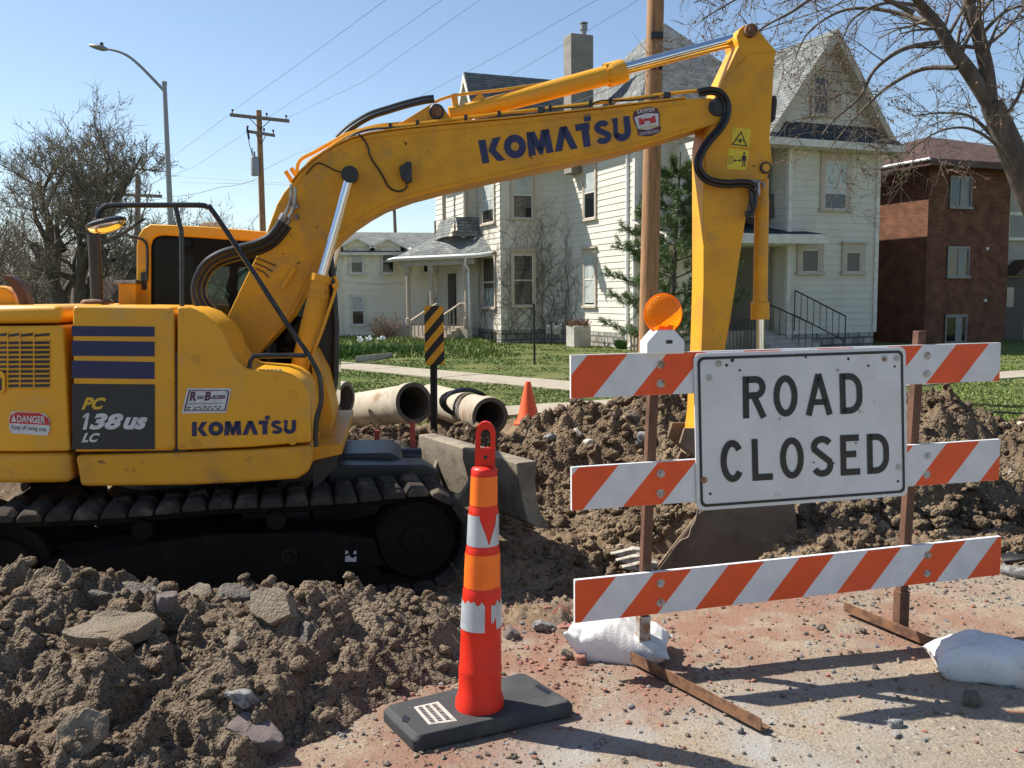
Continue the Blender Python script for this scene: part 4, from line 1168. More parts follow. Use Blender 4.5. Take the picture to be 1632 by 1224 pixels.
# shield emblem
sq = EP([(1013, 220), (1055, 213), (1050, 168), (1006, 175)], BV)
mb = MB()
lay(mb, [[(.08, .92), (.3, 1.0), (.7, 1.0), (.92, .93), (1, .7), (.94, .30), (1, .22), (.93, .06), (.6, -.02), (.35, 0), (.1, .08), (.1, .28), (0, .7)]], *sq, -V, .004)
em = part('emblem', mb, 'decal_maroon', boom, smooth=False); em['label'] = 'round dark red emblem with a small red gate'
mb = MB(); lay(mb, [[(.06, .72), (.5, .80), (.94, .72), (.94, .62), (.9, .28), (.5, .2), (.12, .3)]], *sq, -V, .0055); part('emblem_field', mb, 'decal_white', em, smooth=False)
mb = MB(); lay(mb, [[(.2, .42), (.2, .66), (.32, .66), (.32, .60), (.40, .60), (.40, .42)], [(.60, .42), (.60, .60), (.68, .60), (.68, .66), (.82, .66), (.82, .42)], [(.38, .52), (.62, .52), (.62, .62), (.38, .62)]], *sq, -V, .007); part('gate', mb, 'decal_red', em, smooth=False)
mb = MB()
def sub(q, a, b, c, d):
    f = lambda s, t: (q[0] * (1 - s) + q[1] * s) * (1 - t) + (q[3] * (1 - s) + q[2] * s) * t
    return f(a, c), f(b, c), f(b, d), f(a, d)
lay(mb, font_polys('SAPPER', .02), *sub(sq, .18, .84, .82, .95), -V, .0055)
part('lettering', mb, 'decal_white', em, smooth=False)
mb = MB(); lay(mb, font_polys('CONSTRUCTION', .01), *sub(sq, .16, .90, .06, .16), -V, .0055)
part('lettering', mb, 'decal_white', em, smooth=False)
mb = MB(); lay(mb, font_polys('EST. 2008', .02), *sub(sq, .24, .84, .25, .35), -V, .007); part('lettering', mb, 'decal_yellow', em, smooth=False)
# pin bosses
def boss(px, py, v, r, parent, m='rubber', face='steel', depth=.05):
    c = E(px, py, v); mb = MB(); mb.lathe(c + V * .02, -V, [(0, r), (depth, r), (depth + .006, r * .93)], 26); o = part('pin_boss', mb, m, parent)
    mb = MB(); mb.lathe(c + V * .02, -V, [(depth + .004, r * .72), (depth + .014, r * .70), (depth + .015, .001)], 24); part('pin', mb, face, o); return o
boss(558, 280, BV, .068, boom, 'black_steel', 'galv', .10)
boss(1143, 171, BV, .075, boom, 'black_steel', 'black_steel', .035)
# weld beads along the boom's edges, bolt heads on the panels
mb = MB()
mb.tube(EP([(1100, 203), (1036, 223), (993, 234), (900, 254), (807, 273), (720, 293), (662, 307), (617, 323), (588, 339), (560, 358), (534, 381), (513, 403), (493, 432), (476, 468), (458, 502), (430, 533)], BV - .001), .006, 5, smooth=2)
part('weld_bead', mb, 'yellow_worn', boom)
mb = MB(); mb.tube(EP([(470, 298), (500, 266), (540, 240), (576, 224), (632, 216), (700, 208), (806, 199), (906, 188), (1007, 176), (1090, 166)], BV - .001), .005, 5, smooth=2); part('weld_bead', mb, 'yellow_worn', boom)
for a, b, o in ((121, 497, ec), (270, 498, ec), (270, 712, ec), (122, 608, ec), (270, 607, ec), (290, 500, front), (290, 711, front), (487, 697, front), (440, 601, front), (300, 728, ec), (480, 722, ec), (135, 730, ec), (300, 766, ec), (470, 757, ec)):
    m_ = MB(); m_.lathe(E(a, b, -.004), -V, [(0, .011), (.004, .011), (.006, .007)], 10); part('bolt', m_, 'yellow_dirty', o)
# bracket and steel pipes
mb = MB(); mb.prism(EP([(618, 208), (686, 166), (704, 168), (716, 184), (722, 197), (660, 204)], BV + .06), V * .06); mb.prism(EP([(618, 208), (686, 166), (704, 168), (716, 184), (722, 197), (660, 204)], BV + .34), V * .06); br = part('bracket', mb, 'yellow_worn', boom, bevel=.005)
boss(696, 178, BV + .06, .062, br, 'black_steel', 'rust_iron', .03)
pipe_a = [(497, 293), (489, 283), (488, 268), (496, 255), (515, 244), (536, 228), (556, 217), (575, 209), (600, 204), (640, 201), (700, 193), (800, 181), (900, 170), (1000, 158), (1060, 150), (1118, 144)]
mb = MB(); mb.tube(EP(pipe_a, BV + .02), .016, 8, smooth=3); pa = part('steel_pipe', mb, 'yellow', boom)
pipe_b = [(482, 293), (475, 280), (474, 265), (481, 253), (500, 243), (534, 224), (556, 213), (600, 201), (640, 197), (700, 189)]
mb = MB(); mb.tube(EP(pipe_b, BV + .09), .016, 8, smooth=3); part('steel_pipe', mb, 'yellow', boom)
mb = MB()
for q in ([(464, 268), (470, 277), (476, 287)], [(455, 273), (461, 282), (467, 292)]): mb.tube(EP(q, BV + .18), .018, 8)
part('steel_pipe', mb, 'yellow', boom)
mb = MB()
for q in ((622, 203), (665, 198), (742, 189), (795, 183), (876, 173), (940, 165), (972, 162)):
    a = E(q[0], q[1], BV + .02); mb.box(a, U * .012, V * .022, Z * .03)
for q in ((862, 176), (1062, 152)):
    a = E(q[0], q[1], BV + .02); mb.box(a, U * .03, V * .03, Z * .022)
part('pipe_clamp', mb, 'black_steel', boom, bevel=.003)
mb = MB(); mb.tube(EP([(545, 226), (580, 208), (640, 203), (720, 195), (760, 192), (812, 183), (850, 182), (880, 174), (935, 169), (960, 160), (1010, 160), (1050, 154)], BV - .005), .006, 6, smooth=4)
mb.tube(EP([(571, 214), (579, 221), (586, 233), (589, 246), (596, 259), (605, 272), (613, 286), (618, 296), (627, 303), (638, 305), (647, 300), (649, 294)], BV - .015), .0075, 6, smooth=4)
mb.tube(EP([(548, 275), (535, 272), (520, 264), (508, 260), (498, 266), (488, 278)], BV - .015), .0055, 6, smooth=4)
part('wiring', mb, 'hose', boom)
mb = MB(); mb.prism(EP([(636, 266), (649, 257), (656, 258), (657, 289), (648, 292), (640, 284)], BV - .10), V * .085); wl = part('work_lamp', mb, 'black_steel', boom, bevel=.006)
mb = MB(); mb.prism(EP([(636.5, 267), (649, 258.5), (648, 290.5), (640.5, 283)], BV - .106), V * .004); part('lamp_face', mb, 'charcoal', wl)
# ribs, welds and fittings near the boom foot
mb = MB(); mb.tube(EP([(470, 427), (459, 445), (449, 460)], BV - .012), [.02, .022, .018], 8); part('lug', mb, 'yellow', boom)
mb = MB()
for k in range(3): mb.tube(EP([(404 + 2 * k, 410 + 9 * k), (424 - 1 * k, 417 + 9 * k), (440 - 6 * k, 424 + 9 * k)], BV - .01), .005, 6)
part('fitting_line', mb, 'brown', boom)
mb = MB()
for p, q in (((466, 317), (473, 332)), ((462, 326), (468, 336)), ((470, 343), (474, 349))): mb.tube(EP([p, q], BV - .02), .022, 8)
part('fitting', mb, 'steel', boom)
# hose loop from the boom down to the deck
def off2(pts, d):
    out = []
    for i, p in enumerate(pts):
        a, b = pts[max(i - 1, 0)], pts[min(i + 1, len(pts) - 1)]
        dx, dy = b[0] - a[0], b[1] - a[1]; l_ = math.hypot(dx, dy); out.append((p[0] - dy / l_ * d, p[1] + dx / l_ * d))
    return out
loop = [(448, 352), (440, 364), (428, 377), (408, 387), (375, 396), (350, 404), (328, 418), (314, 440), (309, 465), (317, 490), (340, 517), (362, 543), (372, 565), (380, 590)]
for d, v in ((0, .80), (-8, .84), (-15, .9)):
    mb = MB(); mb.tube(EP(off2(loop, d), v), .026, 10, smooth=4); part('hose', mb, 'hose', boom)
mb = MB()
for d, v in ((0, .80), (-8, .84)):
    q = off2(loop, d); mb.tube(EP([q[0], (q[0][0] + 6, q[0][1] - 10)], v), .03, 10); mb.tube(EP([(q[0][0] + 6, q[0][1] - 10), (q[0][0] + 14, q[0][1] - 28), (q[0][0] + 16, q[0][1] - 44), (q[0][0] + 16, q[0][1] - 58)], v + .1), .013, 8, smooth=3)
part('hose_end', mb, 'steel', boom)
for d, v in ((0, BV + .14), (-5, BV + .24)):
    mb = MB(); mb.tube(EP(off2([(540, 223), (560, 205), (590, 187), (620, 177), (650, 168), (676, 162), (692, 160)], d), v), .022, 10, smooth=4); part('hose', mb, 'hose', boom)
# --- arm cylinder
cyv = BV + BW / 2
ac = MB(); a, b, c_, d_ = E(716, 183, cyv), E(760, 175, cyv), E(975, 118, cyv), E(993, 113, cyv)
ac.tube([a, a * .3 + b * .7, b, c_], [.062, .066, .070, .082], 24); acy = part('arm_cylinder', ac, 'yellow')
ac = MB(); ac.tube([E(968, 120, cyv), E(972, 119, cyv), E(992, 113.5, cyv), E(996, 112, cyv)], [.088, .099, .099, .088], 24)
for k in range(10):
    th = 2 * math.pi * k / 10; q = E(970, 119.4, cyv); ax = (d_ - c_).normalized(); s1 = ax.cross(V).normalized(); ac.tube([q + (s1 * math.cos(th) + V * math.sin(th)) * .09 - ax * .02, q + (s1 * math.cos(th) + V * math.sin(th)) * .09 + ax * .03], .012, 6)
part('gland', ac, 'yellow', acy)
ac = MB(); ac.tube([E(990, 110, cyv), E(1178, 60, cyv)], .042, 24); part('rod', ac, 'chrome', acy)
ac = MB(); ac.tube(EP([(692, 163), (725, 152), (800, 143), (880, 131), (940, 115), (976, 101)], cyv - .02), .012, 8, smooth=4); ac.prism(EP([(719, 150), (728, 148), (733, 180), (724, 182)], cyv - .03), V * .06); ac.prism(EP([(752, 160), (765, 148), (772, 155), (770, 170)], cyv - .02), V * .05); part('supply_pipe', ac, 'yellow', acy)
ac = MB(); ac.tube(EP([(993, 118), (1100, 91), (1165, 74)], cyv - .03), .010, 8); part('supply_pipe', ac, 'yellow', acy)
# --- boom cylinder, near one of the pair
def ram(v, near):
    cb = MB(); t_, b_ = E(512, 442, .86), E(474, 600, .86)
    sh = V * (v - .86)
    cb.tube([b_ + sh, t_ + sh], [.070, .070], 24); o = part('boom_cylinder', cb, 'yellow_worn')
    cb = MB(); ax = (t_ - b_).normalized(); cb.tube([t_ + sh - ax * .17, t_ + sh - ax * .165, t_ + sh - ax * .13, t_ + sh - ax * .125, t_ + sh - ax * .04, t_ + sh - ax * .035, t_ + sh + ax * .02], [.07, .076, .076, .071, .071, .083, .083], 24); part('gland', cb, 'yellow_worn', o)
    cb = MB(); cb.tube([t_ + sh - ax * .02, E(556, 286, .86) + sh], .039, 20); part('rod', cb, 'chrome', o)
    if near:
        cb = MB(); cb.tube(EP([(533, 440), (537, 450), (534, 464), (512, 530), (492, 580), (488, 600)], .83), .013, 8, smooth=4); cb.tube(EP([(532, 452), (537, 461)], .83), .022, 8); part('supply_pipe', cb, 'yellow', o)
        cb = MB(); cb.lathe(E(558, 280, .86) - V * .05, V, [(0, .06), (.1, .06)], 20); part('rod_eye', cb, 'black_steel', o)
    return o
ram(.86, True); ram(1.58, False)
# --- arm
arm_px = [(1177, 73), (1168, 92), (1151, 128), (1141, 152), (1128, 190), (1121, 230), (1121, 300), (1121, 450), (1117.5, 560), (1112, 660), (1108, 690), (1118, 702), (1132, 694), (1140, 640), (1164, 512), (1189, 347), (1196, 303), (1208, 293), (1222, 282), (1230.5, 270), (1231, 254), (1227.5, 222), (1228.5, 180), (1234, 95), (1238, 81), (1226, 68), (1213, 52), (1206, 43), (1196, 38.5), (1186, 40), (1178, 47), (1174, 58)]
AV, AW = BV + .07, .30
mb = MB(); mb.prism(EP(arm_px, AV), V * AW); arm = part('arm', mb, 'yellow_worn', bevel=.010, seg=2, ang=50)
mb = MB(); mb.prism(EP([(1144, 144), (1152, 130), (1170, 112), (1195, 86), (1237, 83), (1234, 96), (1229, 180), (1227, 222), (1230, 255), (1229, 270), (1222, 281), (1206, 292), (1150, 296), (1126, 292), (1124, 230), (1131, 190)], AV - .012), V * .013); part('side_plate', mb, 'yellow_worn', arm, bevel=.003)
mb = MB(); mb.lathe(E(1195, 50, AV) + V * .01, -V, [(0, .055), (.05, .055), (.055, .05), (.056, .03)], 24); mb.lathe(E(1195, 50, AV) + V * .012, -V, [(.05, .03), (.075, .028)], 16); part('pin_boss', mb, 'rust_iron', arm)
mb = MB(); mb.lathe(E(1218.5, 268, AV), -V, [(0, .050), (.035, .050), (.036, .032)], 24); b2 = part('pin_boss', mb, 'black_steel', arm)
mb = MB(); mb.lathe(E(1218.5, 268, AV), -V, [(.03, .034), (.038, .033)], 24); part('pin', mb, 'yellow_worn', b2)
def armdecal(name, quad, m, parent, ps=RECT, off=.015): 
    mb = MB(); lay(mb, ps, *EP(quad, AV), -V, off); return part(name, mb, m, parent, smooth=False)
s1 = armdecal('warning_sticker', ((1165, 234), (1193, 235), (1196, 206), (1166, 203)), 'sticker_yellow', arm)
armdecal('symbol', ((1165.5, 231), (1189, 233.5), (1189, 211), (1165.5, 210)), 'sign_black', s1, ribbon([(.02, .02), (.98, .02), (.62, .98)], .085, True) + [[(.45, .2), (.62, .2), (.66, .5), (.5, .5)], [(.35, .3), (.42, .3), (.42, .45), (.35, .45)], [(.7, .3), (.78, .3), (.74, .48)]], off=.017)
s2 = armdecal('warning_sticker', ((1157, 270), (1188, 271), (1193, 240), (1160, 236)), 'sticker_yellow', arm)
man = ribbon([(.86, .78), (.86, .42)], .15) + ribbon([(.82, .45), (.80, .0)], .06) + ribbon([(.90, .45), (.93, .0)], .06) + ribbon([(.77, .72), (.74, .36)], .045) + ribbon([(.95, .72), (.98, .36)], .045) + [arc(.86, .9, .06, .09, 0, 330, 10)]
armdecal('symbol', ((1159.5, 265), (1188, 266), (1189, 243), (1160.5, 241)), 'sign_black', s2, ribbon([(.03, .14), (.19, .18), (.21, .66), (.07, .66)], .025, True) + ribbon([(.36, .38), (.60, .40)], .05) + [[(.26, .38), (.38, .26), (.38, .5)], [(.70, .41), (.58, .29), (.58, .53)]] + man, off=.017)
mb = MB(); mb.prism(EP([(1233, 152), (1237, 152), (1239, 160), (1236, 190), (1231, 195)], AV + .05), V * .06); part('hook', mb, 'black_steel', arm, bevel=.004)
hz_ = [(1112, 145), (1128, 142), (1142, 143), (1153, 150), (1160, 162), (1162, 176), (1158, 192), (1150, 206), (1136, 222), (1124, 238), (1116, 256), (1117, 270), (1126, 282), (1142, 288), (1160, 290), (1180, 289), (1196, 291), (1204, 298)]
for d, v in ((0, BV - .06), (6, BV - .03)):
    mb = MB(); mb.tube(EP(off2(hz_, d), v), .021, 10, smooth=4); part('hose', mb, 'hose', arm)
mb = MB(); mb.tube(EP([(1186, 289), (1213, 290)], AV - .05), .017, 8); mb.tube(EP([(1200, 291), (1197, 318)], AV - .06), .015, 8); mb.tube(EP([(1208, 291), (1209, 312)], AV - .07), .016, 8); mb.tube(EP([(1216, 290), (1218, 300)], AV - .05), .014, 8); part('fitting', mb, 'steel', arm)
for q in ([(1200, 300), (1204, 312), (1203, 330), (1196, 340), (1191, 345), (1190, 336)], [(1196, 302), (1197, 320), (1201, 334), (1197, 345)]):
    mb = MB(); mb.tube(EP(q, AV - .07), .017, 8, smooth=4); part('hose', mb, 'hose', arm)
# --- bucket cylinder
bcv = AV + AW / 2
mb = MB(); mb.tube([E(1216, 285, bcv), E(1214, 318, bcv)], [.05, .058], 20); mb.tube([E(1214, 316, bcv), E(1211.5, 484, bcv)], .062, 22); mb.prism(EP([(1218, 300), (1224, 296), (1225, 350), (1219, 360)], bcv - .04), V * .06); bcy = part('bucket_cylinder', mb, 'yellow_worn')
mb = MB(); q0, q1 = E(1211.5, 480, bcv), E(1211.5, 509, bcv); mb.tube([q0, q0 * .9 + q1 * .1, q1], [.066, .080, .080], 22); part('gland', mb, 'yellow_worn', bcy)
mb = MB(); mb.tube([E(1211.5, 500, bcv), E(1212, 700, bcv)], .034, 18); part('rod', mb, 'chrome', bcy)
# --- linkage and bucket
mb = MB()
for v in (AV - .05, AV + AW + .01):
    mb.prism(EP([(1204, 690), (1222, 690), (1226, 704), (1222, 716), (1136, 676), (1128, 664), (1136, 656)], v), V * .04); mb.prism(EP([(1202, 700), (1214, 690), (1226, 702), (1216, 768), (1200, 768)], v), V * .04)
part('link', mb, 'yellow_worn', bevel=.005)
bk = [(1045, 907), (1115, 816), (1140, 748), (1100, 715), (1108, 690), (1135, 690), (1190, 740), (1215, 752), (1245, 770), (1262, 806), (1267, 850), (1258, 885), (1232, 912), (1180, 926), (1110, 925)]
V0, V1 = .76, 1.70
nb, fb = [L3(*[uz(E(a, b, V0))[0]], V0, uz(E(a, b, V0))[1]) for a, b in bk], None
fb = [p + V * (V1 - V0) for p in nb]
side = [nb[i] for i in (0, 1, 2, 7, 8, 9, 10, 11, 12, 13, 14)]
mb = MB(); mb.prism(side, V * .025); mb.prism([p + V * (V1 - V0 - .025) for p in side], V * .025)
back = [nb[i] for i in (2, 7, 8, 9, 10, 11, 12, 13, 14, 0)]
for a, b in zip(back[:-1], back[1:]):
    nn = (b - a).cross(V).normalized() * .025
    mb.prism([a, b, b + V * (V1 - V0), a + V * (V1 - V0)], nn)
for v in (AV - .04 - V0, AV + AW + .005 - V0):
    mb.prism([nb[i] + V * v for i in (2, 3, 4, 5, 6, 7)], V * .035)
bucket = part('bucket', mb, 'bucket', fix=True)
lip = nb[0]; dn = (nb[0] - nb[14]).normalized(); cut = [nb[0] - dn * .02, nb[1], nb[1] + (nb[2] - nb[1]) * .1 + U * .06, nb[0] + U * .09]
mb = MB(); mb.prism(cut, V * -.012); part('side_cutter', mb, 'bucket', bucket, bevel=.002)
mb = MB(); mb.prism([p + V * (V1 - V0 + .012) for p in cut], V * -.014); part('side_cutter', mb, 'worn_steel', bucket, bevel=.002)
for k in range(5):
    v = .07 + k * (V1 - V0 - .14) / 4
    tb = lip + V * v; d = (-U * .98 + Z * .14).normalized(); up = d.cross(V).normalized()
    if up.z < 0: up = -up
    mb = MB()
    secs = [(-.02, .055, .05), (.08, .05, .048), (.10, .04, .035), (.20, .036, .022), (.27, .03, .007)]
    vs, fs = [], []
    for h, wv, tv in secs:
        c = tb + d * h - up * (.10 * h if h > .1 else 0)
        vs += [c - V * wv - up * tv, c + V * wv - up * tv, c + V * wv + up * tv, c - V * wv + up * tv]
    for i in range(4):
        for j in range(4): fs.append([i * 4 + j, i * 4 + (j + 1) % 4, i * 4 + 4 + (j + 1) % 4, i * 4 + 4 + j])
    fs += [[3, 2, 1, 0], [16, 17, 18, 19]]
    mb.add(vs, fs); part('tooth', mb, 'worn_steel', bucket, bevel=.006, fix=True)
# --- tracks
def track(v0, name_near=True):
    ztp, zb = .40, -.36 + .075
    r = (ztp - zb) / 2; zc = (ztp + zb) / 2; t0, t1 = -1.05, 1.76
    per = 2 * (t1 - t0) + 2 * math.pi * r
    def at(s):
        s %= per
        if s < t1 - t0: return (t0 + s, ztp - .018 * math.sin(math.pi * ((s * 2.0 / (t1 - t0)) % 1)), (1, 0), (0, 1))
        s -= t1 - t0
        if s < math.pi * r:
            a = s / r; return (t1 + r * math.sin(a), zc + r * math.cos(a), (math.cos(a), -math.sin(a)), (math.sin(a), math.cos(a)))
        s -= math.pi * r
        if s < t1 - t0: return (t1 - s, zb, (-1, 0), (0, -1))
        s -= t1 - t0; a = s / r
        return (t0 - r * math.sin(a), zc - r * math.cos(a), (-math.cos(a), math.sin(a)), (-math.sin(a), -math.cos(a)))
    n = int(per / .172); pit = per / n
    ring = MB(); P1 = []; P2 = []
    for i in range(96):
        t, z, tg, nm = at(per * i / 96); P1.append((t, z)); P2.append((t - nm[0] * .07, z - nm[1] * .07))
    for va, vb in ((.17, .43),):
        for i in range(96):
            j = (i + 1) % 96
            a, b, c, d = TP(P1[i][0], v0 + va, P1[i][1]), TP(P1[j][0], v0 + va, P1[j][1]), TP(P2[j][0], v0 + va, P2[j][1]), TP(P2[i][0], v0 + va, P2[i][1])
            ring.prism([a, b, c, d], TV * (vb - va))
    tr = part('track', ring, 'track_steel', label=None)
    rs = random.Random(4)
    for i in range(n):
        t, z, tg, nm = at(pit * (i + .3))
        T_ = TU * tg[0] + Z * tg[1]; N_ = TU * nm[0] + Z * nm[1]
        c = TP(t, v0, z)
        k = pit / 2 - .003
        prof = [(-k, 0), (-k, .028), (-k * .62, .070 + rs.uniform(-.004, .004)), (k * .5, .072 + rs.uniform(-.004, .004)), (k * .95, .03), (k * .95, 0)]
        sec = []
        for vv, sc in ((0, .72), (.045, 1), (.255, 1), (.275, .6), (.325, .6), (.345, 1), (.555, 1), (.6, .72)):
            sec.append([c + TV * vv + T_ * a * (.94 if sc < 1 else 1) + N_ * b * sc for a, b in prof])
        m_ = MB(); vs = [p for q in sec for p in q]; fs = []
        for q in range(len(sec) - 1):
            for j in range(6): fs.append([q * 6 + j, q * 6 + (j + 1) % 6, q * 6 + 6 + (j + 1) % 6, q * 6 + 6 + j])
        fs += [[5, 4, 3, 2, 1, 0], [len(vs) - 6 + j for j in range(6)]]
        m_.add(vs, fs); part('track_shoe', m_, 'shoe', tr, bevel=.014, fix=True)
    # frame, idler, sprocket, rollers
    fr_ = MB()
    fr_.prism([TP(t, v0 + .10, z) for t, z in ((-.75, .10), (-.2, .16), (.3, .20), (1.1, .16), (1.45, .08), (1.5, -.12), (1.1, -.20), (-.7, -.20), (-.95, -.08))], TV * .42)
    frm = part('track_frame', fr_, 'track_steel', tr, bevel=.02)
    idl = MB(); idl.lathe(TP(t1, v0 + .12, zc), TV, [(0, .10), (.0, .27), (.03, .30), (.33, .30), (.36, .27), (.36, .1)], 28); ir = part('idler', idl, 'track_steel', tr)
    hb = MB(); hb.lathe(TP(t1, v0 + .12, zc), -TV, [(-.02, .11), (.03, .11), (.035, .09), (.036, .05), (.02, .045)], 20); hb.lathe(TP(t1, v0 + .12, zc), -TV, [(-.01, .285), (.012, .28), (.012, .25), (-.01, .24)], 28); part('hub', hb, 'track_steel', ir)
    spk = MB(); spk.lathe(TP(t0, v0 + .12, zc), TV, [(0, .05), (.0, .2), (.05, .22), (.06, .3), (.3, .3), (.33, .2)], 22); part('sprocket', spk, 'track_steel', tr)
    for t in (-.15, .75): m_ = MB(); m_.lathe(TP(t, v0 + .12, .26), TV, [(0, .05), (.01, .07), (.34, .07), (.35, .05)], 18); part('roller', m_, 'track_steel', tr)
    for t in (-.7, -.25, .2, .65, 1.1, 1.4): m_ = MB(); m_.lathe(TP(t, v0 + .12, -.19), TV, [(0, .06), (.01, .085), (.34, .085), (.35, .06)], 18); part('roller', m_, 'track_steel', tr)
    return tr, frm
trk, tfr = track(0)
track(1.95)
pz = TP(0, .10, 0)
def onfr(px, py): return onpl(px, py, pz, TV)
mb = MB(); lay(mb, [[(0, 0), (1, 0), (1, .5), (.6, .3), (.35, .6), (0, .45)], [(0, .62), (.3, .78), (.2, 1), (.02, .95)], [(.7, .7), (1, .66), (.98, 1), (.82, .98)]], onfr(550, 895), onfr(568, 895), onfr(568, 877), onfr(550, 877), -TV, .004); part('sticker', mb, 'decal_white', tfr, smooth=False)
mb = MB(); mb.lathe(onfr(461, 887), -TV, [(0, .055), (.006, .055), (.0065, .045), (-.02, .044)], 22); part('access_hole', mb, 'hose', tfr)
mb = MB(); mb.abox(0, 0, 0, 0, 0, 0) if False else None
cc = TP(.25, 1.27, .15)
mb.prism([TP(-.5, .5, .25), TP(1.1, .5, .25), TP(1.25, 2.05, .25), TP(-.5, 2.05, .25)], (0, 0, .16)); mb.lathe(TP(.15, 1.27, .38), Z, [(0, .62), (.16, .62)], 40); part('undercarriage_frame', mb, 'black_steel', bevel=.02)
# --- dozer blade on the undercarriage
bn_ = onpl(825, 740, Vector((0, 7.3, 0)), Vector((0, 1, 0))); bf_ = ony(667, 694, 9.2)
Lx = (bf_ - bn_); Ln = Lx.length; Lx.normalize()
Q = Lx.cross(Z).normalized()
if Q.x < 0: Q = -Q
prof = [(0, 0), (.015, .01), (.17, .01), (.185, 0), (.165, -.13), (.17, -.27), (.21, -.42), (.30, -.56), (.20, -.56), (.09, -.49), (.04, -.30), (.0, -.10)]
mb = MB(); mb.prism([bn_ + Q * a + Z * b for a, b in prof], Lx * Ln); blade = part('blade', mb, 'blade', bevel=.006, ang=45)
for f in (.42, .80):
    mb = MB(); c = bn_ + Lx * Ln * f
    rib = [(0, -.02), (.03, -.02), (.06, -.5), (.02, -.5)]
    poly = [(.03, -.17), (.06, -.5), (-.40, -.55)] + [(-.40 + .42 * math.cos(R(-90 + 9 * q)), -.18 + .31 * math.sin(R(-90 + 9 * q))) for q in range(10)]
    mb.prism([c + Q * a + Z * b for a, b in poly], Lx * .06); o = part('blade_bracket', mb, 'blade', blade, bevel=.004)
    mb = MB(); mb.lathe(c + Q * -.14 + Z * -.40 + Lx * -.002, -Lx, [(0, .03), (.012, .03)], 14); part('pin', mb, 'worn_steel', o)
for f, v in ((.40, .75), (.79, 1.75)):
    mb = MB(); c = bn_ + Lx * Ln * f - Z * .47 - Q * .3; d = TP(1.0, v, .12); mb.tube([c, (c + d) / 2 + Z * .06, d], [.07, .09, .10], 4); mb.tube([d, d - TU * .5], [.1, .12], 4); part('blade_arm', mb, 'black_steel', blade, bevel=.01)
mb = MB(); mb.prism([onpl(a, b, TP(0, .72, 0), TV) for a, b in ((528, 741), (680, 741), (700, 752), (690, 790), (520, 790))], TV * .35); part('ram_guard', mb, 'black_steel', blade, bevel=.015)
mb = MB(); mb.tube([TP(1.2, 1.5, .47), TP(2.0, 1.5, .44)], .07, 14); part('blade_ram', mb, 'black_rail', blade)

# ------------------------------------------------------------------ barricade with its sign and lamp
BA = R(13.4)
BU, BN = Vector((math.cos(BA), math.sin(BA), 0)), Vector((-math.sin(BA), math.cos(BA), 0))   # BN points away from the camera
B0 = Vector((.28, 4.30, 0))
def BP(px, py, v=0): return onpl(px, py, B0 + BN * v, BN)
def BL(s, v, z): return B0 + BU * s + BN * v + Z * z
def bs(px, py): p = BP(px, py) - B0; return p.dot(BU), p.z
BAR = thing('road_barricade', 'striped orange and white three-board barricade across the road carrying the ROAD CLOSED sign', 'barricade', BL(1.2, .03, 0))
def bpart(name, mb, m, parent=None, bevel=0, **kw): return mb.build(name, m, parent or BAR, bevel=bevel, **kw)
boards = []
for mt, l0, l1, r0, r1 in (('stripe_top', (909, 566), (911, 635), (1593, 546), (1594, 607)), ('stripe_mid', (910, 745), (912.5, 814), (1592, 700), (1593, 765)), ('stripe_low', (914.5, 925), (918, 993), (1594, 855), (1595, 916))):
    (s0, za), (s0b, zb), (s1, zc), (s1b, zd) = bs(*l0), bs(*l1), bs(*r0), bs(*r1)
    sa, sb = (s0 + s0b) / 2, (s1 + s1b) / 2
    mb = MB(); P = [BL(sa, 0, zb), BL(sb, 0, zd), BL(sb, 0, zc), BL(sa, 0, za)]
    mb.prism(P, BN * .022, 0)
    off = len(mb.f)
    q = .0
    fr = [BL(sa, -.0022, zb + .001), BL(sb, -.0022, zd + .001), BL(sb, -.0022, zc - .003), BL(sa, -.0022, za - .003)]
    mb.add(fr, [[0, 1, 2, 3]], 1); mb.uv[len(mb.f) - 1] = [(0, 0), (sb - sa, 0), (sb - sa, zc - zd), (0, za - zb)]
    o = bpart('board', mb, ['board_white', mt]); boards.append((o, sa, sb, za, zb, zc, zd))
    for px, ys in ((1053, None), (1478, None)):
        s = bs(px, (l0[1] + r0[1]) / 2)[0]; t = (s - sa) / (sb - sa)
        for k in (.28, .74):
            z = (za + (zc - za) * t) * (1 - k) + (zb + (zd - zb) * t) * k
            m_ = MB(); c = BL(s, -.002, z); m_.lathe(c, -BN, [(0, .021), (.003, .021), (.0035, .011), (.010, .009), (.0105, .001)], 18)
            bpart('bolt', m_, 'galv', o)
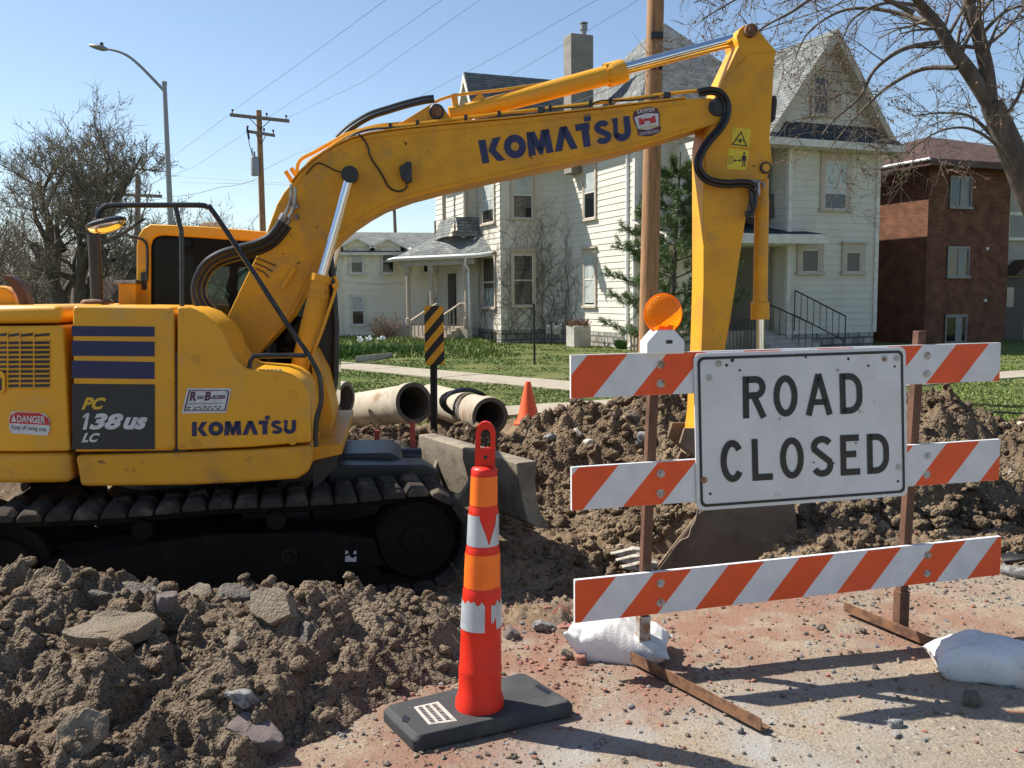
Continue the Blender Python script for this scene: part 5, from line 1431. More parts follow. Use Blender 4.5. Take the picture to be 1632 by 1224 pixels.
# posts and feet
lb, rb_ = onz(1051, 1078, .02), onz(1478, 1030, .02)
for px, ptop, base in ((1048, 572, lb), (1470, 527, rb_)):
    s = (base - B0).dot(BU); st_ = bs(px, 700)[0]
    zt_ = BP(px, ptop, .05).z
    mb = MB(); a, b = BL(s, .05, .25), BL(st_, .05, zt_)
    h1, h2 = BU * .024, BN * .024
    mb.prism([a - h1 - h2, a + h1 - h2, a + h1 + h2, a - h1 + h2], b - a)
    post = bpart('post', mb, 'rust_post', bevel=.004)
    mb = MB(); a2 = BL(s, .05, .01); h1, h2 = BU * .030, BN * .030
    mb.prism([a2 - h1 - h2, a2 + h1 - h2, a2 + h1 + h2, a2 - h1 + h2], (a - a2) * 1.0 + Z * .0)
    bpart('sleeve', mb, 'galv' if px < 1200 else 'rust_post', post, bevel=.004)
for a, b in ((onz(1000, 1052, .02), onz(1213, 1165, .02)), (onz(1345, 974, .02), onz(1510, 1043, .02))):
    d = (b - a).normalized(); sd_ = Vector((-d.y, d.x, 0))
    mb = MB(); mb.prism([a - sd_ * .003, a + sd_ * .003, a + sd_ * .003 + Z * .055, a - sd_ * .003 + Z * .055], b - a)
    mb.prism([a + Z * -.004 + sd_ * .004, a + sd_ * .06 - Z * .004, a + sd_ * .06 + Z * .002, a + sd_ * .004 + Z * .002], b - a)
    bpart('foot', mb, 'rust_iron', bevel=.001)
# the sign
sc_ = [(1111, 814.5), (1447, 790), (1443.5, 552.5), (1105.5, 563.5)]
mb = MB(); r_ = .035
c4 = [BP(a, b, -.014) for a, b in sc_]
def rounded(c, r):
    out = []
    for i in range(4):
        p, a, b = c[i], c[i - 1], c[(i + 1) % 4]
        da, db = (a - p).normalized(), (b - p).normalized(); cen = p + (da + db) * r
        for k in range(7):
            t = math.pi / 2 * k / 6; out.append(cen - db * r * math.cos(t) - da * r * math.sin(t))
    return out
mb.prism(rounded(c4, r_), BN * .009)
sign = bpart('sign_panel', mb, 'sign_white', bevel=.0015)
sign['label'] = 'scuffed white rectangular sign reading ROAD CLOSED'
cen = (c4[0] + c4[1] + c4[2] + c4[3]) / 4
def inset(c, d):
    out = []
    for i in range(4):
        p, a, b = c[i], c[i - 1], c[(i + 1) % 4]; out.append(p + (a - p).normalized() * d + (b - p).normalized() * d)
    return out
o1, o2 = rounded(inset(c4, .018), .03), rounded(inset(c4, .032), .024)
mb = MB(); sh = BN * -.0025
for i in range(28):
    j = (i + 1) % 28
    mb.add([o1[i] + sh, o1[j] + sh, o2[j] + sh, o2[i] + sh], [[0, 1, 2, 3]])
bpart('border', mb, 'sign_black', sign, smooth=False)
def sg(quad): return [BP(a, b, -.014) for a, b in quad]
mb = MB(); lay(mb, norm(gothic('ROAD', .16)), *sg(((1184, 667), (1375, 658.5), (1373, 594), (1183, 600))), -BN, .0028)
bpart('lettering', mb, 'sign_black', sign, smooth=False)
mb = MB(); lay(mb, norm(gothic('CLOSED', .16)), *sg(((1149, 769.5), (1417, 753.5), (1416, 690), (1147, 702))), -BN, .0028)
bpart('lettering', mb, 'sign_black', sign, smooth=False)
for a, b in ((1145, 580), (1130, 602), (1429, 571), (1410, 571), (1432, 744), (1122, 765), (1335, 590)):
    mb = MB(); mb.lathe(BP(a, b, -.0145), -BN, [(0, .017 if a != 1335 else .008), (.0025, .017 if a != 1335 else .008), (.003, .008 if a != 1335 else .004), (.008, .007 if a != 1335 else .004)], 16); bpart('bolt', mb, 'galv', sign)
mb = MB()
for a, b, r in ((1158, 582, 3), (1167, 574, 4), (1179, 590, 2.4), (1284, 569, 2.6), (1384, 583, 2.6), (1426, 584, 2.6), (1431, 767, 2.8), (1132, 787, 2.8), (1364, 706, 2), (1329, 738, 2), (1297, 737, 2), (1352, 572, 3)):
    c = BP(a, b, -.0143); mb.lathe(c, -BN, [(0, r * .0026), (.0012, r * .0026)], 10)
bpart('bullet_hole', mb, 'sign_black', sign)
# the flasher on the top board
s, zt_ = bs(1057, 562)
mb = MB(); lamp_v = .01
prof = [(-.098, 0), (.098, 0), (.098, .062), (.045, .118), (-.045, .118), (-.098, .062)]
mb.prism([BL(s + a, -.035, zt_ + b - .006) for a, b in prof], BN * .10); lb_ = bpart('flasher_body', mb, 'white_metal', bevel=.010, seg=3)
mb = MB(); mb.prism([BL(s + a, -.0375, zt_ + b) for a, b in ((.0, .045), (.032, .045), (.032, .062), (.0, .062))], BN * .003); bpart('photocell', mb, 'charcoal', lb_)
c = BP(1057, 500, .012); rr = .094
mb = MB(); 
def dome(sign, prof_):
    m_ = MB(); a = BN.orthogonal().normalized(); b = BN.cross(a)
    for h, r in prof_:
        for j in range(48): t = 2 * math.pi * j / 48; m_.v.append(c + BN * h * sign + (a * math.cos(t) + b * math.sin(t)) * r)
    for i in range(len(prof_) - 1):
        for j in range(48): j2 = (j + 1) % 48; m_.f.append([i * 48 + j, i * 48 + j2, i * 48 + 48 + j2, i * 48 + 48 + j]); m_.mi.append(0)
    return m_
dp = [(.0, rr), (.008, rr * .985), (.018, .088), (.030, .076), (.038, .058), (.043, .034), (.045, .012), (.0452, .001)]
bpart('lens', dome(-1, dp), 'amber_lens', lb_, ang=80); bpart('rear_lens', dome(1, dp), 'amber_back', lb_, ang=80)
m_ = MB()
for q in ((-.03, .02, .5), (.035, -.03, .9)):   # bulb reflector tabs inside
    p_ = c + BU * q[0] + Z * q[1] + BN * .01; m_.box(p_, (BU * math.cos(q[2]) - Z * math.sin(q[2])) * .024, Z * math.cos(q[2]) * .006 + BU * math.sin(q[2]) * .006, BN * .002)
bpart('reflector', m_, 'decal_white', lb_)
mb = MB()
mb = MB(); mb.tube([c + (BU * math.cos(2 * math.pi * j / 48) + Z * math.sin(2 * math.pi * j / 48)) * rr * 1.005 for j in range(49)], .006, 6, caps=False); mb.prism([BL(s + a, -.02, zt_ + b) for a, b in ((-.035, .10), (.035, .10), (.03, .14), (-.03, .14))], BN * .06); bpart('lens_rim', mb, 'amber_lens', lb_)

# ------------------------------------------------------------------ sandbags on the feet
def sandbag(label, c, ax, hw, hd, hh, seed, ear):
    """slumped pillow with gathered corners"""
    rs = np.random.RandomState(seed)
    n, m = 96, 56
    u = np.linspace(-1, 1, n); v_ = np.linspace(0, 2 * np.pi, m, endpoint=False)
    vs = []
    P = rs.rand(6) * 6
    for a in u:
        w_ = max(1e-3, (1 - abs(a) ** 3.2)) ** .62
        for b in v_:
            cs, sn = math.cos(b), math.sin(b)
            y = math.copysign(abs(cs) ** .75, cs); z = math.copysign(abs(sn) ** .85, sn)
            wob = 1 + .10 * math.sin(3.1 * a + P[0]) + .06 * math.sin(7 * a + 2 * b + P[1])
            zz = z * hh * w_ * wob * (.95 + .25 * math.sin(2.2 * a + P[2]) + .10 * math.sin(5 * a + y * 2 + P[3]))
            yy = y * hd * (.80 + .20 * w_ + .16 * abs(a) ** 6) * (1 + .07 * math.sin(4 * a + P[4]))
            xx = a * hw * (1 + .10 * abs(y) ** 3)
            pleat = .012 * math.sin(17 * y + 6 * P[5] + 2 * a) * max(0, abs(a) - .35) / .65 * w_ ** .3
            zz = zz + pleat * (1 if z > 0 else 0)
            zz = max(zz, -hh * .55)
            vs.append((xx, yy, zz + hh * .55 + ear * max(0, -a - .7) * .25))
    V = np.array(vs)
    V[:, 2] += .010 * (1 - 2 * np.abs(perlin(V[:, 0] * 16, V[:, 1] * 9, seed))) * (V[:, 2] > .03) + .020 * perlin(V[:, 0] * 6, V[:, 1] * 6, seed + 3)
    ca, sa = math.cos(ax), math.sin(ax)
    W = np.stack([V[:, 0] * ca - V[:, 1] * sa + c.x, V[:, 0] * sa + V[:, 1] * ca + c.y, V[:, 2] + c.z], -1)
    Fq = [(i * m + j, i * m + (j + 1) % m, (i + 1) * m + (j + 1) % m, (i + 1) * m + j) for i in range(n - 1) for j in range(m)]
    Fq += [(e + j, e + j + 1, e + m - 2 - j, e + m - 1 - j) for e in (0, (n - 1) * m) for j in range(m // 2 - 1)]
    o = fast('sandbag', W, np.array(Fq), 'bag', smooth=True, og=c); o.location = c
    md = o.modifiers.new('weld', 'WELD'); md.merge_threshold = .0008
    tag(o, label, 'sandbag', 'white sandbags on the barricade feet')
c = onz(990, 1052, 0); sandbag('crumpled white sandbag lying behind the post with the pale rusty sleeve', Vector((c.x, c.y + .08, -.005)), R(-14), .245, .14, .118, 3, 1)
c = onz(1575, 1080, 0); sandbag('smooth white sandbag half in shadow on the shorter rusty foot', Vector((c.x + .06, c.y + .04, -.005)), R(-12), .28, .155, .112, 9, 0)

# ------------------------------------------------------------------ delineator post in its rubber base
pc = onz(764, 1122, .075)
DP = thing('delineator_post', 'tall red-orange delineator post with torn silver bands in a black rubber base', 'traffic post', Vector((pc.x, pc.y, 0)))
Y0 = pc.y
def zy(py, px=768): return ony(px, py, Y0).z
cor = [onz(a, b, .004) for a, b in ((660, 1200), (917, 1140), (838, 1090), (608, 1147))]
up = Z * .066
ctr = (cor[0] + cor[1] + cor[2] + cor[3]) / 4
mb = MB(); bot = cor; topc = [p + (ctr - p).normalized() * .022 + up for p in cor]
def rr4(c, r): return rounded(c, r)
b1, b2 = rr4([p + Z * .0 for p in bot], .03), rr4([p + Z * .045 for p in bot], .03)
b3 = rr4(topc, .03)
vs = b1 + b2 + b3; n = 28
fs = [[i, (i + 1) % n, n + (i + 1) % n, n + i] for i in range(n)] + [[n + i, n + (i + 1) % n, 2 * n + (i + 1) % n, 2 * n + i] for i in range(n)] + [[2 * n + i for i in range(n)], [i for i in reversed(range(n))]]
mb.add(vs, fs); base = mb.build('base', 'base_rubber', DP, bevel=.006, fix=True)
def onb(px, py): return onz(px, py, .0705)
mb = MB(); lay(mb, RECT, onb(683, 1155), onb(729, 1149), onb(698, 1118), onb(659, 1127), Z, .0008); pl_ = mb.build('plate', 'concrete', base, smooth=False)
mb = MB(); bars = []; rr_ = random.Random(5)
for yy in (.12, .40, .68):
    x = .08
    while x < .9:
        wv = rr_.uniform(.03, .08); bars.append([(yy, 1 - x), (yy + .17, 1 - x), (yy + .17, 1 - min(.94, x + wv)), (yy, 1 - min(.94, x + wv))]); x += wv + .025
lay(mb, bars, onb(683, 1155), onb(729, 1149), onb(698, 1118), onb(659, 1127), Z, .0016); mb.build('embossing', 'base_rubber', pl_, smooth=False)
for (a, b, c_, d) in (((640, 1149), (648, 1152), (654, 1144), (644, 1139)), ((852, 1094), (873, 1107), (879, 1103), (858, 1090))):
    mb = MB(); q = [onb(*k) for k in (a, b, c_, d)]; lay(mb, RECT, q[0], q[1], q[2], q[3], Z, .0012); mb.build('hand_slot', 'hose', base, smooth=False)
k = 4.2 / F     # metres per pixel at the post
segs = [('post_red', 1131, 1108, 36.5, 36.5), ('post_red', 1108, 1096, 36.5, 31), ('post_red', 1096, 1062, 31.5, 32), ('post_red', 1062, 1057, 32.5, 31.5), ('post_red', 1057, 1000, 31.5, 30)]
def ring(name, m, py0, py1, r0, r1, parent=DP, extra=0, cap=True):
    mb = MB(); z0, z1 = zy(py0), zy(py1); cx = lambda py: Vector((ony(760 + (1131 - py) * .024, py, Y0).x, Y0, 0))
    mb.lathe(Vector((0, 0, 0)), Z, [(z0, r0 * k + extra), (z1, r1 * k + extra)], 36)
    for i, p in enumerate(mb.v):
        t = (p.z - z0) / (z1 - z0); c = cx(py0 + (py1 - py0) * t); p.x += c.x; p.y += c.y
    return mb.build(name, m, parent)
mb = MB(); prof = [(1133, 36.5), (1112, 36.5), (1098, 32.0), (1066, 32.6), (1062, 32.9), (1058, 31.6), (1002, 30.2), (998, 30.8), (945, 28.8), (938, 28.6), (932, 26.6), (878, 25.4), (871, 24.8), (866, 23.3), (815, 22.2), (809, 21.6), (803, 20.0), (756, 19.0), (748, 19.6), (745, 17.5), (742, 12)]
mb.lathe(Vector((0, 0, 0)), Z, [(zy(a), r * k) for a, r in prof], 40)
for p in mb.v:
    py = 612 - 0; 
    f_ = (p.z - zy(1131)) / (zy(745) - zy(1131)); c = ony(764 + 8 * f_, 1131 + (745 - 1131) * f_, Y0); p.x += c.x; p.y += Y0
tube_ = mb.build('tube', 'post_red', DP, ang=60)
def cxy(z):
    f_ = (z - zy(1131)) / (zy(745) - zy(1131)); return Vector((ony(764 + 8 * f_, 1131 + (745 - 1131) * f_, Y0).x, Y0, z))
def band(name, m, ya, yb, ra, rb2, edge=None, n=96):
    """sleeve round the tube; edge(th) -> list of torn limits, None where the band is gone"""
    za, zb = zy(ya), zy(yb); mb = MB()
    tor = edge or (lambda th: (0, 1))
    for i in range(n):
        t0, t1 = 2 * math.pi * i / n, 2 * math.pi * (i + 1) / n
        q0, q1 = tor(t0), tor(t1)
        if q0 is None or q1 is None: continue
        ps = []
        for th, s in ((t0, q0[0]), (t1, q1[0]), (t1, q1[1]), (t0, q0[1])):
            z = za + (zb - za) * s; r = (ra + (rb2 - ra) * s) * k + .0012
            c = cxy(z); ps.append(c + Vector((math.sin(th) * r, -math.cos(th) * r, 0)))
        mb.add(ps, [[0, 1, 2, 3]])
    return mb.build(name, m, tube_, ang=60)
# th = 0 faces the camera, positive to its right
def nz(th, s): return .5 + .5 * math.sin(5.3 * th + s) * math.sin(11.7 * th + 2 * s)
band('reflective_band', 'band_orange', 803, 757, 20.3, 19.3)
band('reflective_band', 'band_orange', 932, 879, 26.9, 25.7)
def torn1(th):
    t = (th + math.pi) % (2 * math.pi) - math.pi
    if -.28 < t < .95:       # a long tapering tear that points down
        f = 1 - (t + .28) / .8 if t < .52 else (t - .55) / .4
        lo = max(0, min(1, f * .95)); 
        return (0, max(.03, min(1, (abs(t - .42) / .66) ** .8 * .9 - .02 + .03 * nz(th, 2)))) if abs(t - .36) < .62 else (0, 1)
    return (0, .97)
def torn2(th):
    t = (th + math.pi) % (2 * math.pi) - math.pi
    if .22 < t < .52: return None
    if t < .22: return (.02, .80 + .16 * nz(th, 1))
    if .52 <= t < .8: return (.15 + .3 * nz(th * 2, 3), .8)
    return (.03 + .05 * nz(th, 4), .78 + .2 * nz(th, 2))
bo = band('reflective_band', 'band_silver', 866, 816, 23.6, 22.5, torn1); bo['label'] = 'silver reflective band with a tapering tear'
bo = band('reflective_band', 'band_silver', 998, 946, 30.9, 29.1, torn2); bo['label'] = 'silver reflective band torn into ragged patches'
# looped handle
hp = lambda px, py: ony(px, py, Y0)
outer = [(757, 748), (758, 690), (761, 679), (767, 673), (774.5, 671), (782, 674), (788, 681), (790, 692), (788.5, 748)]
inner = [(765.5, 714), (766, 693), (768, 686), (774.5, 683), (780.5, 687), (782, 694), (781.5, 714)]
mb = MB(); dpt = .030
top_ring_o = outer[1:-1]; 
ob = [hp(*p) for p in outer]; ib = [hp(*p) for p in inner]
sh0, sh1 = Vector((0, -dpt / 2, 0)), Vector((0, dpt, 0))
m_out = [outer[0], (757.5, 714)] + outer[1:-1] + [(789.3, 714), outer[-1]]
loop_o = [(757.5, 714)] + outer[1:-1] + [(789.3, 714)]
for i in range(len(loop_o) - 1):
    a, b = hp(*loop_o[i]), hp(*loop_o[i + 1])
    c, d = hp(*inner[min(len(inner) - 1, int(round((i + 1) * (len(inner) - 1) / (len(loop_o) - 1))))]), hp(*inner[int(round(i * (len(inner) - 1) / (len(loop_o) - 1)))])
    q = [a, b, c, d] if (c - d).length > 1e-5 else [a, b, c]
    mb.prism([p + sh0 for p in q], sh1)
mb.prism([hp(*p) + sh0 for p in ((757, 748), (788.5, 748), (789.3, 714), (757.5, 714))], sh1)
ho = mb.build('handle', 'post_red', DP, ang=50)
bm = bmesh.new(); bm.from_mesh(ho.data); bmesh.ops.remove_doubles(bm, verts=bm.verts, dist=.0004); bm.to_mesh(ho.data); bm.free()
mb = MB(); mb.lathe(hp(774, 728) + sh0, Vector((0, -1, 0)), [(0, .009), (.003, .008)], 12); mb.build('rivet', 'charcoal', ho)

# ------------------------------------------------------------------ small cone, marker sign, stakes, pipes
c = onz(842, 674, .10); k2 = c.y / F
mb = MB()
for a in range(1): mb.abox(c.x - 23 * k2, c.x + 23 * k2, c.y - 23 * k2, c.y + 23 * k2, .09, .115)
CN = thing('traffic_cone', 'small plain orange traffic cone on the grass by the bank', 'traffic cone', Vector((c.x, c.y, .1)))
mb.build('base', 'cone_orange', CN, bevel=.01)
mb = MB(); mb.lathe(Vector((c.x, c.y, .115)), Z, [(0, 20 * k2), (.02, 18.5 * k2), (62 * k2, 5 * k2), (65 * k2, 4 * k2)], 24); mb.build('cone', 'cone_orange', CN)
mk = onz(691, 668, .1); Ym = 10.6
def MP(px, py, v=0): return ony(px, py, Ym + v)
MK = thing('object_marker', 'black and yellow striped object marker board on a dark post', 'road sign', Vector((MP(692, 700).x, Ym, g1(MP(692, 700).x, Ym))))
q = [MP(a, b, -.03) for a, b in ((677.5, 581.5), (708, 581.5), (707, 487.5), (676, 487.5))]
mb = MB(); mb.prism(rounded(q, .02), Vector((0, .006, 0)), 0)
f0 = rounded([p + Vector((0, -.002, 0)) for p in q], .02); mb.add(f0, [list(range(28))], 1); w_, h_ = (q[1] - q[0]).length, (q[3] - q[0]).length
mb.uv[len(mb.f) - 1] = [((p - q[0]).dot((q[1] - q[0]).normalized()), (p - q[0]).dot((q[3] - q[0]).normalized())) for p in f0]
mb.build('panel', ['marker_black', 'stripe_marker'], MK)
mb = MB(); a = MP(691.5, 700); a.z = g1(a.x, Ym) - .1
for s in (-.026, .026): mb.tube([a + Vector((s, 0, 0)), MP(690.5, 490) + Vector((s, 0, 0))], .021, 4)
mb.tube([a + Vector((0, .02, 0)), MP(690.5, 490) + Vector((0, .02, 0))], .02, 4)
mb.build('post', 'green_post', MK)
for px, y0, y1, Y, lb in ((600.5, 686, 730, 8.6, 'shorter orange-red wooden stake between the machine and the striped marker'), (657, 672, 742, 8.3, 'taller orange-red wooden stake beside the dozer blade')):
    a, b = ony(px + .5, y1, Y), ony(px, y0, Y); wv = 4.2 * Y / F
    mb = MB(); a.z = min(a.z, g1(a.x, Y)) - .05
    mb.prism([a + Vector((-wv, 0, 0)), a + Vector((wv, 0, 0)), a + Vector((wv, .02, 0)), a + Vector((-wv, .02, 0))], b - a)
    based(mb, 'survey_stake', 'stake', a, lb, 'stake', 'wooden stakes in the dug soil', bevel=.002)
def pipe(label, c, axis, L, r, th, bell=True):
    axis = axis.normalized(); P = []
    o = MB()
    n = 40; a = axis.orthogonal().normalized(); b = axis.cross(a)
    prof = [(0, r - th), (0, r * 1.0), (.05, r * 1.02), (.16, r * 1.02), (.2, r * .95), (L, r * .95), (L, r * .95 - th), (.12, r - th)] if bell else [(0, r - th), (0, r), (L, r), (L, r - th)]
    m = len(prof)
    for h, rr in prof:
        for j in range(n): t = 2 * math.pi * j / n; o.v.append(c + axis * h + (a * math.cos(t) + b * math.sin(t)) * rr)
    for i in range(m):
        for j in range(n): o.f.append([i * n + j, i * n + (j + 1) % n, ((i + 1) % m) * n + (j + 1) % n, ((i + 1) % m) * n + j]); o.mi.append(1 if (i == 0 or i >= m - 2) else 0)
    loc = c + axis * L / 2 - Z * r
    based(o, 'concrete_pipe', ['concrete_pipe', 'pipe_mouth_shade'], loc, label, 'pipe', 'concrete pipes laid out on the soil', fix=True, ang=40)
c1 = ony(660, 642, 11.2); pipe('pale concrete pipe with open end, lying just behind the striped marker post', c1, ony(560, 655, 12.7) - c1, 2.1, 33 * 11.2 / F, .05)
c2 = ony(781, 664, 10.9); pipe('concrete pipe with dark mouth carrying a coil of black hose', c2, ony(700, 640, 12.6) - c2, 2.2, 31 * 10.9 / F, .05)
c3 = ony(552, 635, 11.6); pipe('concrete pipe showing only its dark mouth beside the excavator cab', c3, Vector((-.95, .35, .02)), 2.0, 27 * 11.6 / F, .05)
mb = MB(); cc = ony(738, 643, 11.55)
rs = random.Random(3)
ax_ = (ony(700, 640, 12.6) - c2).normalized(); up_ = Z
for kk in range(7):
    pts = []
    for j in range(25):
        t = 2 * math.pi * j / 24; rr = .26 + .02 * math.sin(3 * t + kk)
        pts.append(cc + ax_ * (.03 * kk - .12 + .015 * math.sin(2 * t + kk)) + Vector((rr * 1.05 * math.cos(t) * .95, rr * .35 * math.cos(t), rr * .62 * math.sin(t) + .02)))
    mb.tube(pts, .016, 6)
based(mb, 'hose_coil', 'hose', cc - Z * .15, 'coil of thin black hose draped over the concrete pipe', 'hose coil')
mb = MB(); pts = [ony(1480, 676, 9.6), ony(1540, 655, 10.8), ony(1590, 657, 10.8), ony(1650, 660, 10.8)]
for p in pts: p.z = max(p.z, g1(p.x, p.y) + .02)
mb.tube(pts, .012, 6, smooth=6); based(mb, 'rope', 'hose', pts[1], 'thin dark rope lying over the grass above the far bank', 'rope')
mb = MB(); a = onz(1600, 905, .04); mb.tube([onz(1598, 908, .03), onz(1618, 912, .035), onz(1680, 920, .035)], [.03, .038, .04], 14); based(mb, 'drain_hose', 'grey_stone', a, 'grey flattened hose end lying behind the low barricade board', 'hose')
mb = MB(); a = onz(1620, 880, .02)
for kk in range(5): mb.tube([onz(1596 + kk, 886 + 2 * kk, .02), onz(1640, 878 + 3 * kk, .05), onz(1690, 882, .03)], .016, 6, smooth=3)
based(mb, 'black_tarp', 'rubber', a, 'dark folded plastic strip lying at the trench edge by the board end', 'plastic sheet')
chunk('limestone_block', 'pale stone block at the edge of the bank beside the rope', 'stone', ony(1642, 682, 9.6), (.30, .3, .34), (8, 12, 20), 'concrete_pipe', 5, None, flat=False, npts=10)
# roots hanging at the bucket
mb = MB(); mb.tube(EP([(1113, 812), (1109, 830), (1102, 842), (1098, 856), (1085, 862), (1072, 876)], .72), [.012, .01, .009, .011, .008, .005], 6, smooth=4)
based(mb, 'tree_root', 'wood_grey', E(1098, 856, .72), 'torn pale root dangling in front of the digging bucket', 'root')
mb = MB(); rs = random.Random(6)
p = E(1068, 878, .73)
based(MB().tube([ony(1100, 690, 8.2), ony(1094, 715, 8.1), ony(1097, 740, 8.0)], .006, 5), 'tree_root', 'wood_grey', ony(1097, 740, 8.0), 'thin pale root hanging beside the sign edge over the bank', 'root')

# ------------------------------------------------------------------ tyre of cable and post in the yard
a = onz(852, 582, .1)
mb = MB(); mb.tube([a, ony(850.5, 486, a.y)], .028, 8); mb.tube([ony(850.5, 492, a.y), ony(850.5, 484, a.y)], [.04, .03], 8)
based(mb, 'yard_post', 'green_post', a, 'slim dark metal post standing alone on the lawn', 'post')

# ------------------------------------------------------------------ buildings
HA = R(22)
HF, HS = Vector((math.cos(HA), math.sin(HA), 0)), Vector((-math.sin(HA), math.cos(HA), 0))
C0 = Vector((4.0, 29.5, 0))
def H(a, b, z=0.0): return C0 + HF * a + HS * b + Z * z
def clap(mb, p0, p1, z0, z1, lim=None, step=.215, out=.022):
    """lapped boards on the wall from p0 to p1 (ground points); outward is to the right of p0->p1. lim(z) -> (t0, t1)"""
    d = p1 - p0; d = Vector((d.x, d.y, 0)); nn = Vector((d.y, -d.x, 0)).normalized()
    z = z0
    while z < z1 - .01:
        zt = min(z + step, z1)
        a0, a1 = lim(z) if lim else (0, 1)
        b0, b1 = lim(zt) if lim else (0, 1)
        if a1 - a0 > .01:
            A, B = p0 + d * a0, p0 + d * a1; C, D = p0 + d * b1, p0 + d * b0
            q = [Vector((A.x, A.y, z)) + nn * out, Vector((B.x, B.y, z)) + nn * out, Vector((C.x, C.y, zt)) + nn * .003, Vector((D.x, D.y, zt)) + nn * .003]
            mb.add(q, [[0, 1, 2, 3]])
            mb.add([Vector((A.x, A.y, z)) - nn * .06, Vector((B.x, B.y, z)) - nn * .06, q[1], q[0]], [[0, 1, 2, 3]])
        z = zt
    return mb
def window(parent, c, d, z0, z1, w, blind=0, name='window', trim='trim', dark='glass_dark', hood=True, depth=.05, sill=True, rail=True, fw=.10):
    """c ground point at the centre of the opening, d unit along the wall, outward to the right of d"""
    nn = Vector((d.y, -d.x, 0)); c = Vector((c.x, c.y, 0))
    P = lambda s, n_, z: c + d * s + nn * n_ + Z * z
    mb = MB(); h = w / 2
    for s0, s1, za, zb in ((-h - fw, -h, z0, z1), (h, h + fw, z0, z1), (-h - fw, h + fw, z1, z1 + fw * 1.5)):
        mb.prism([P(s0, .02, za), P(s1, .02, za), P(s1, .02, zb), P(s0, .02, zb)], nn * .05)
    if hood: mb.prism([P(-h - fw - .05, .02, z1 + fw * 1.5), P(h + fw + .05, .02, z1 + fw * 1.5), P(h + fw + .05, .02, z1 + fw * 1.5 + .06), P(-h - fw - .05, .02, z1 + fw * 1.5 + .06)], nn * .12)
    if sill: mb.prism([P(-h - fw - .04, .02, z0 - .08), P(h + fw + .04, .02, z0 - .08), P(h + fw + .04, .02, z0), P(-h - fw - .04, .02, z0)], nn * .10)
    o = mb.build(name, trim, parent)
    mb = MB(); zm = (z0 + z1) / 2
    mb.prism([P(-h, .026, z0), P(h, .026, z0), P(h, .026, z1), P(-h, .026, z1)], nn * .004); mb.build('pane', dark, o)
    mb = MB(); t = .035
    for s0, s1, za, zb in ((-h, -h + t, z0, z1), (h - t, h, z0, z1), (-h + t, h - t, z1 - t, z1), (-h + t, h - t, z0, z0 + t)) + (((-h + t, h - t, zm - .02, zm + .02),) if rail else ()):
        mb.prism([P(s0, .031, za), P(s1, .031, za), P(s1, .031, zb), P(s0, .031, zb)], nn * .018)
    mb.build('sash', 'window_metal' if trim == 'window_metal' else 'trim_pale', o)
    if blind:
        mb = MB(); zb_ = z1 - (z1 - z0) * blind if blind > 0 else z0; zt_ = z1 if blind > 0 else z0 - (z1 - z0) * blind
        mb.prism([P(-h + .01, .0315, zb_), P(h - .01, .0315, zb_), P(h - .01, .0315, zt_), P(-h + .01, .0315, zt_)], nn * .003); mb.build('blind', 'blind', o)
    return o
def rooff(mb, pts, th=.14, mi=0):
    """roof slope with shingle UVs on top, eave edge first"""
    P = [Vector(p) for p in pts]
    n = (P[1] - P[0]).cross(P[2] - P[0]).normalized()
    if n.z < 0: P.reverse(); n = -n
    e = [P[0], P[1]]
    low = sorted(P, key=lambda p: p.z)[:2]
    mb.wall([p + n * .001 for p in P], uax=(low[1] - low[0]) if (low[1] - low[0]).length > .1 else (P[1] - P[0]), mi=mi)
    k = len(P); o = len(mb.v); mb.v += P + [p - Z * th for p in P]
    mb.f.append([o + k + i for i in reversed(range(k))]); mb.mi.append(1)
    for i in range(k): j = (i + 1) % k; mb.f.append([o + i, o + k + i, o + k + j, o + j]); mb.mi.append(1)
    return mb
WH = thing('white_house', 'large white clapboard house with steep grey roofs and a front gable', 'house', H(2.4, 2.5, .1))
ez = 7.0
# walls: one lapped skin per face of each block
mb = MB()
clap(mb, H(0, 5.3), H(0, 0), .6, ez); clap(mb, H(0, 0), H(7.3, 0), .6, ez); clap(mb, H(7.3, 0), H(7.3, 9), .6, ez)
wall = mb.build('wall', 'siding', WH, smooth=False)
mb = MB(); clap(mb, H(3.62, 2), H(3.62, -3), .6, 6.5); clap(mb, H(3.62, -3), H(7.05, -3), .6, 6.5); clap(mb, H(7.05, -3), H(7.05, 2), .6, 6.5)
gz0, gpk, ga, gh = 6.75, 9.62, 4.95, 2.25
clap(mb, H(ga - gh, -3), H(ga + gh, -3), gz0, gpk, lim=lambda z: (.5 * (z - gz0) / (gpk - gz0) + .0, 1 - .5 * (z - gz0) / (gpk - gz0)))
w2 = mb.build('wall', 'siding', WH, smooth=False)
mb = MB(); clap(mb, H(-2.33, 8.4), H(-2.33, 5.9), .6, ez); clap(mb, H(-2.33, 5.9), H(-.65, 5.9), .6, ez); clap(mb, H(-.65, 5.9), H(0, 5.2), .6, ez)
clap(mb, H(-2.5, 8.9), H(-2.5, 5.35), ez - .2, 9.9, lim=lambda z: (.5 * max(0, z - ez) / 3.0, 1 - .5 * max(0, z - ez) / 3.0))
w3 = mb.build('wall', 'siding', WH, smooth=False)
mb = MB(); clap(mb, H(-2.9, 12), H(-2.9, 8.4), .6, ez); clap(mb, H(-2.9, 8.4), H(-2.33, 8.4), .6, ez); w4 = mb.build('wall', 'siding', WH, smooth=False)
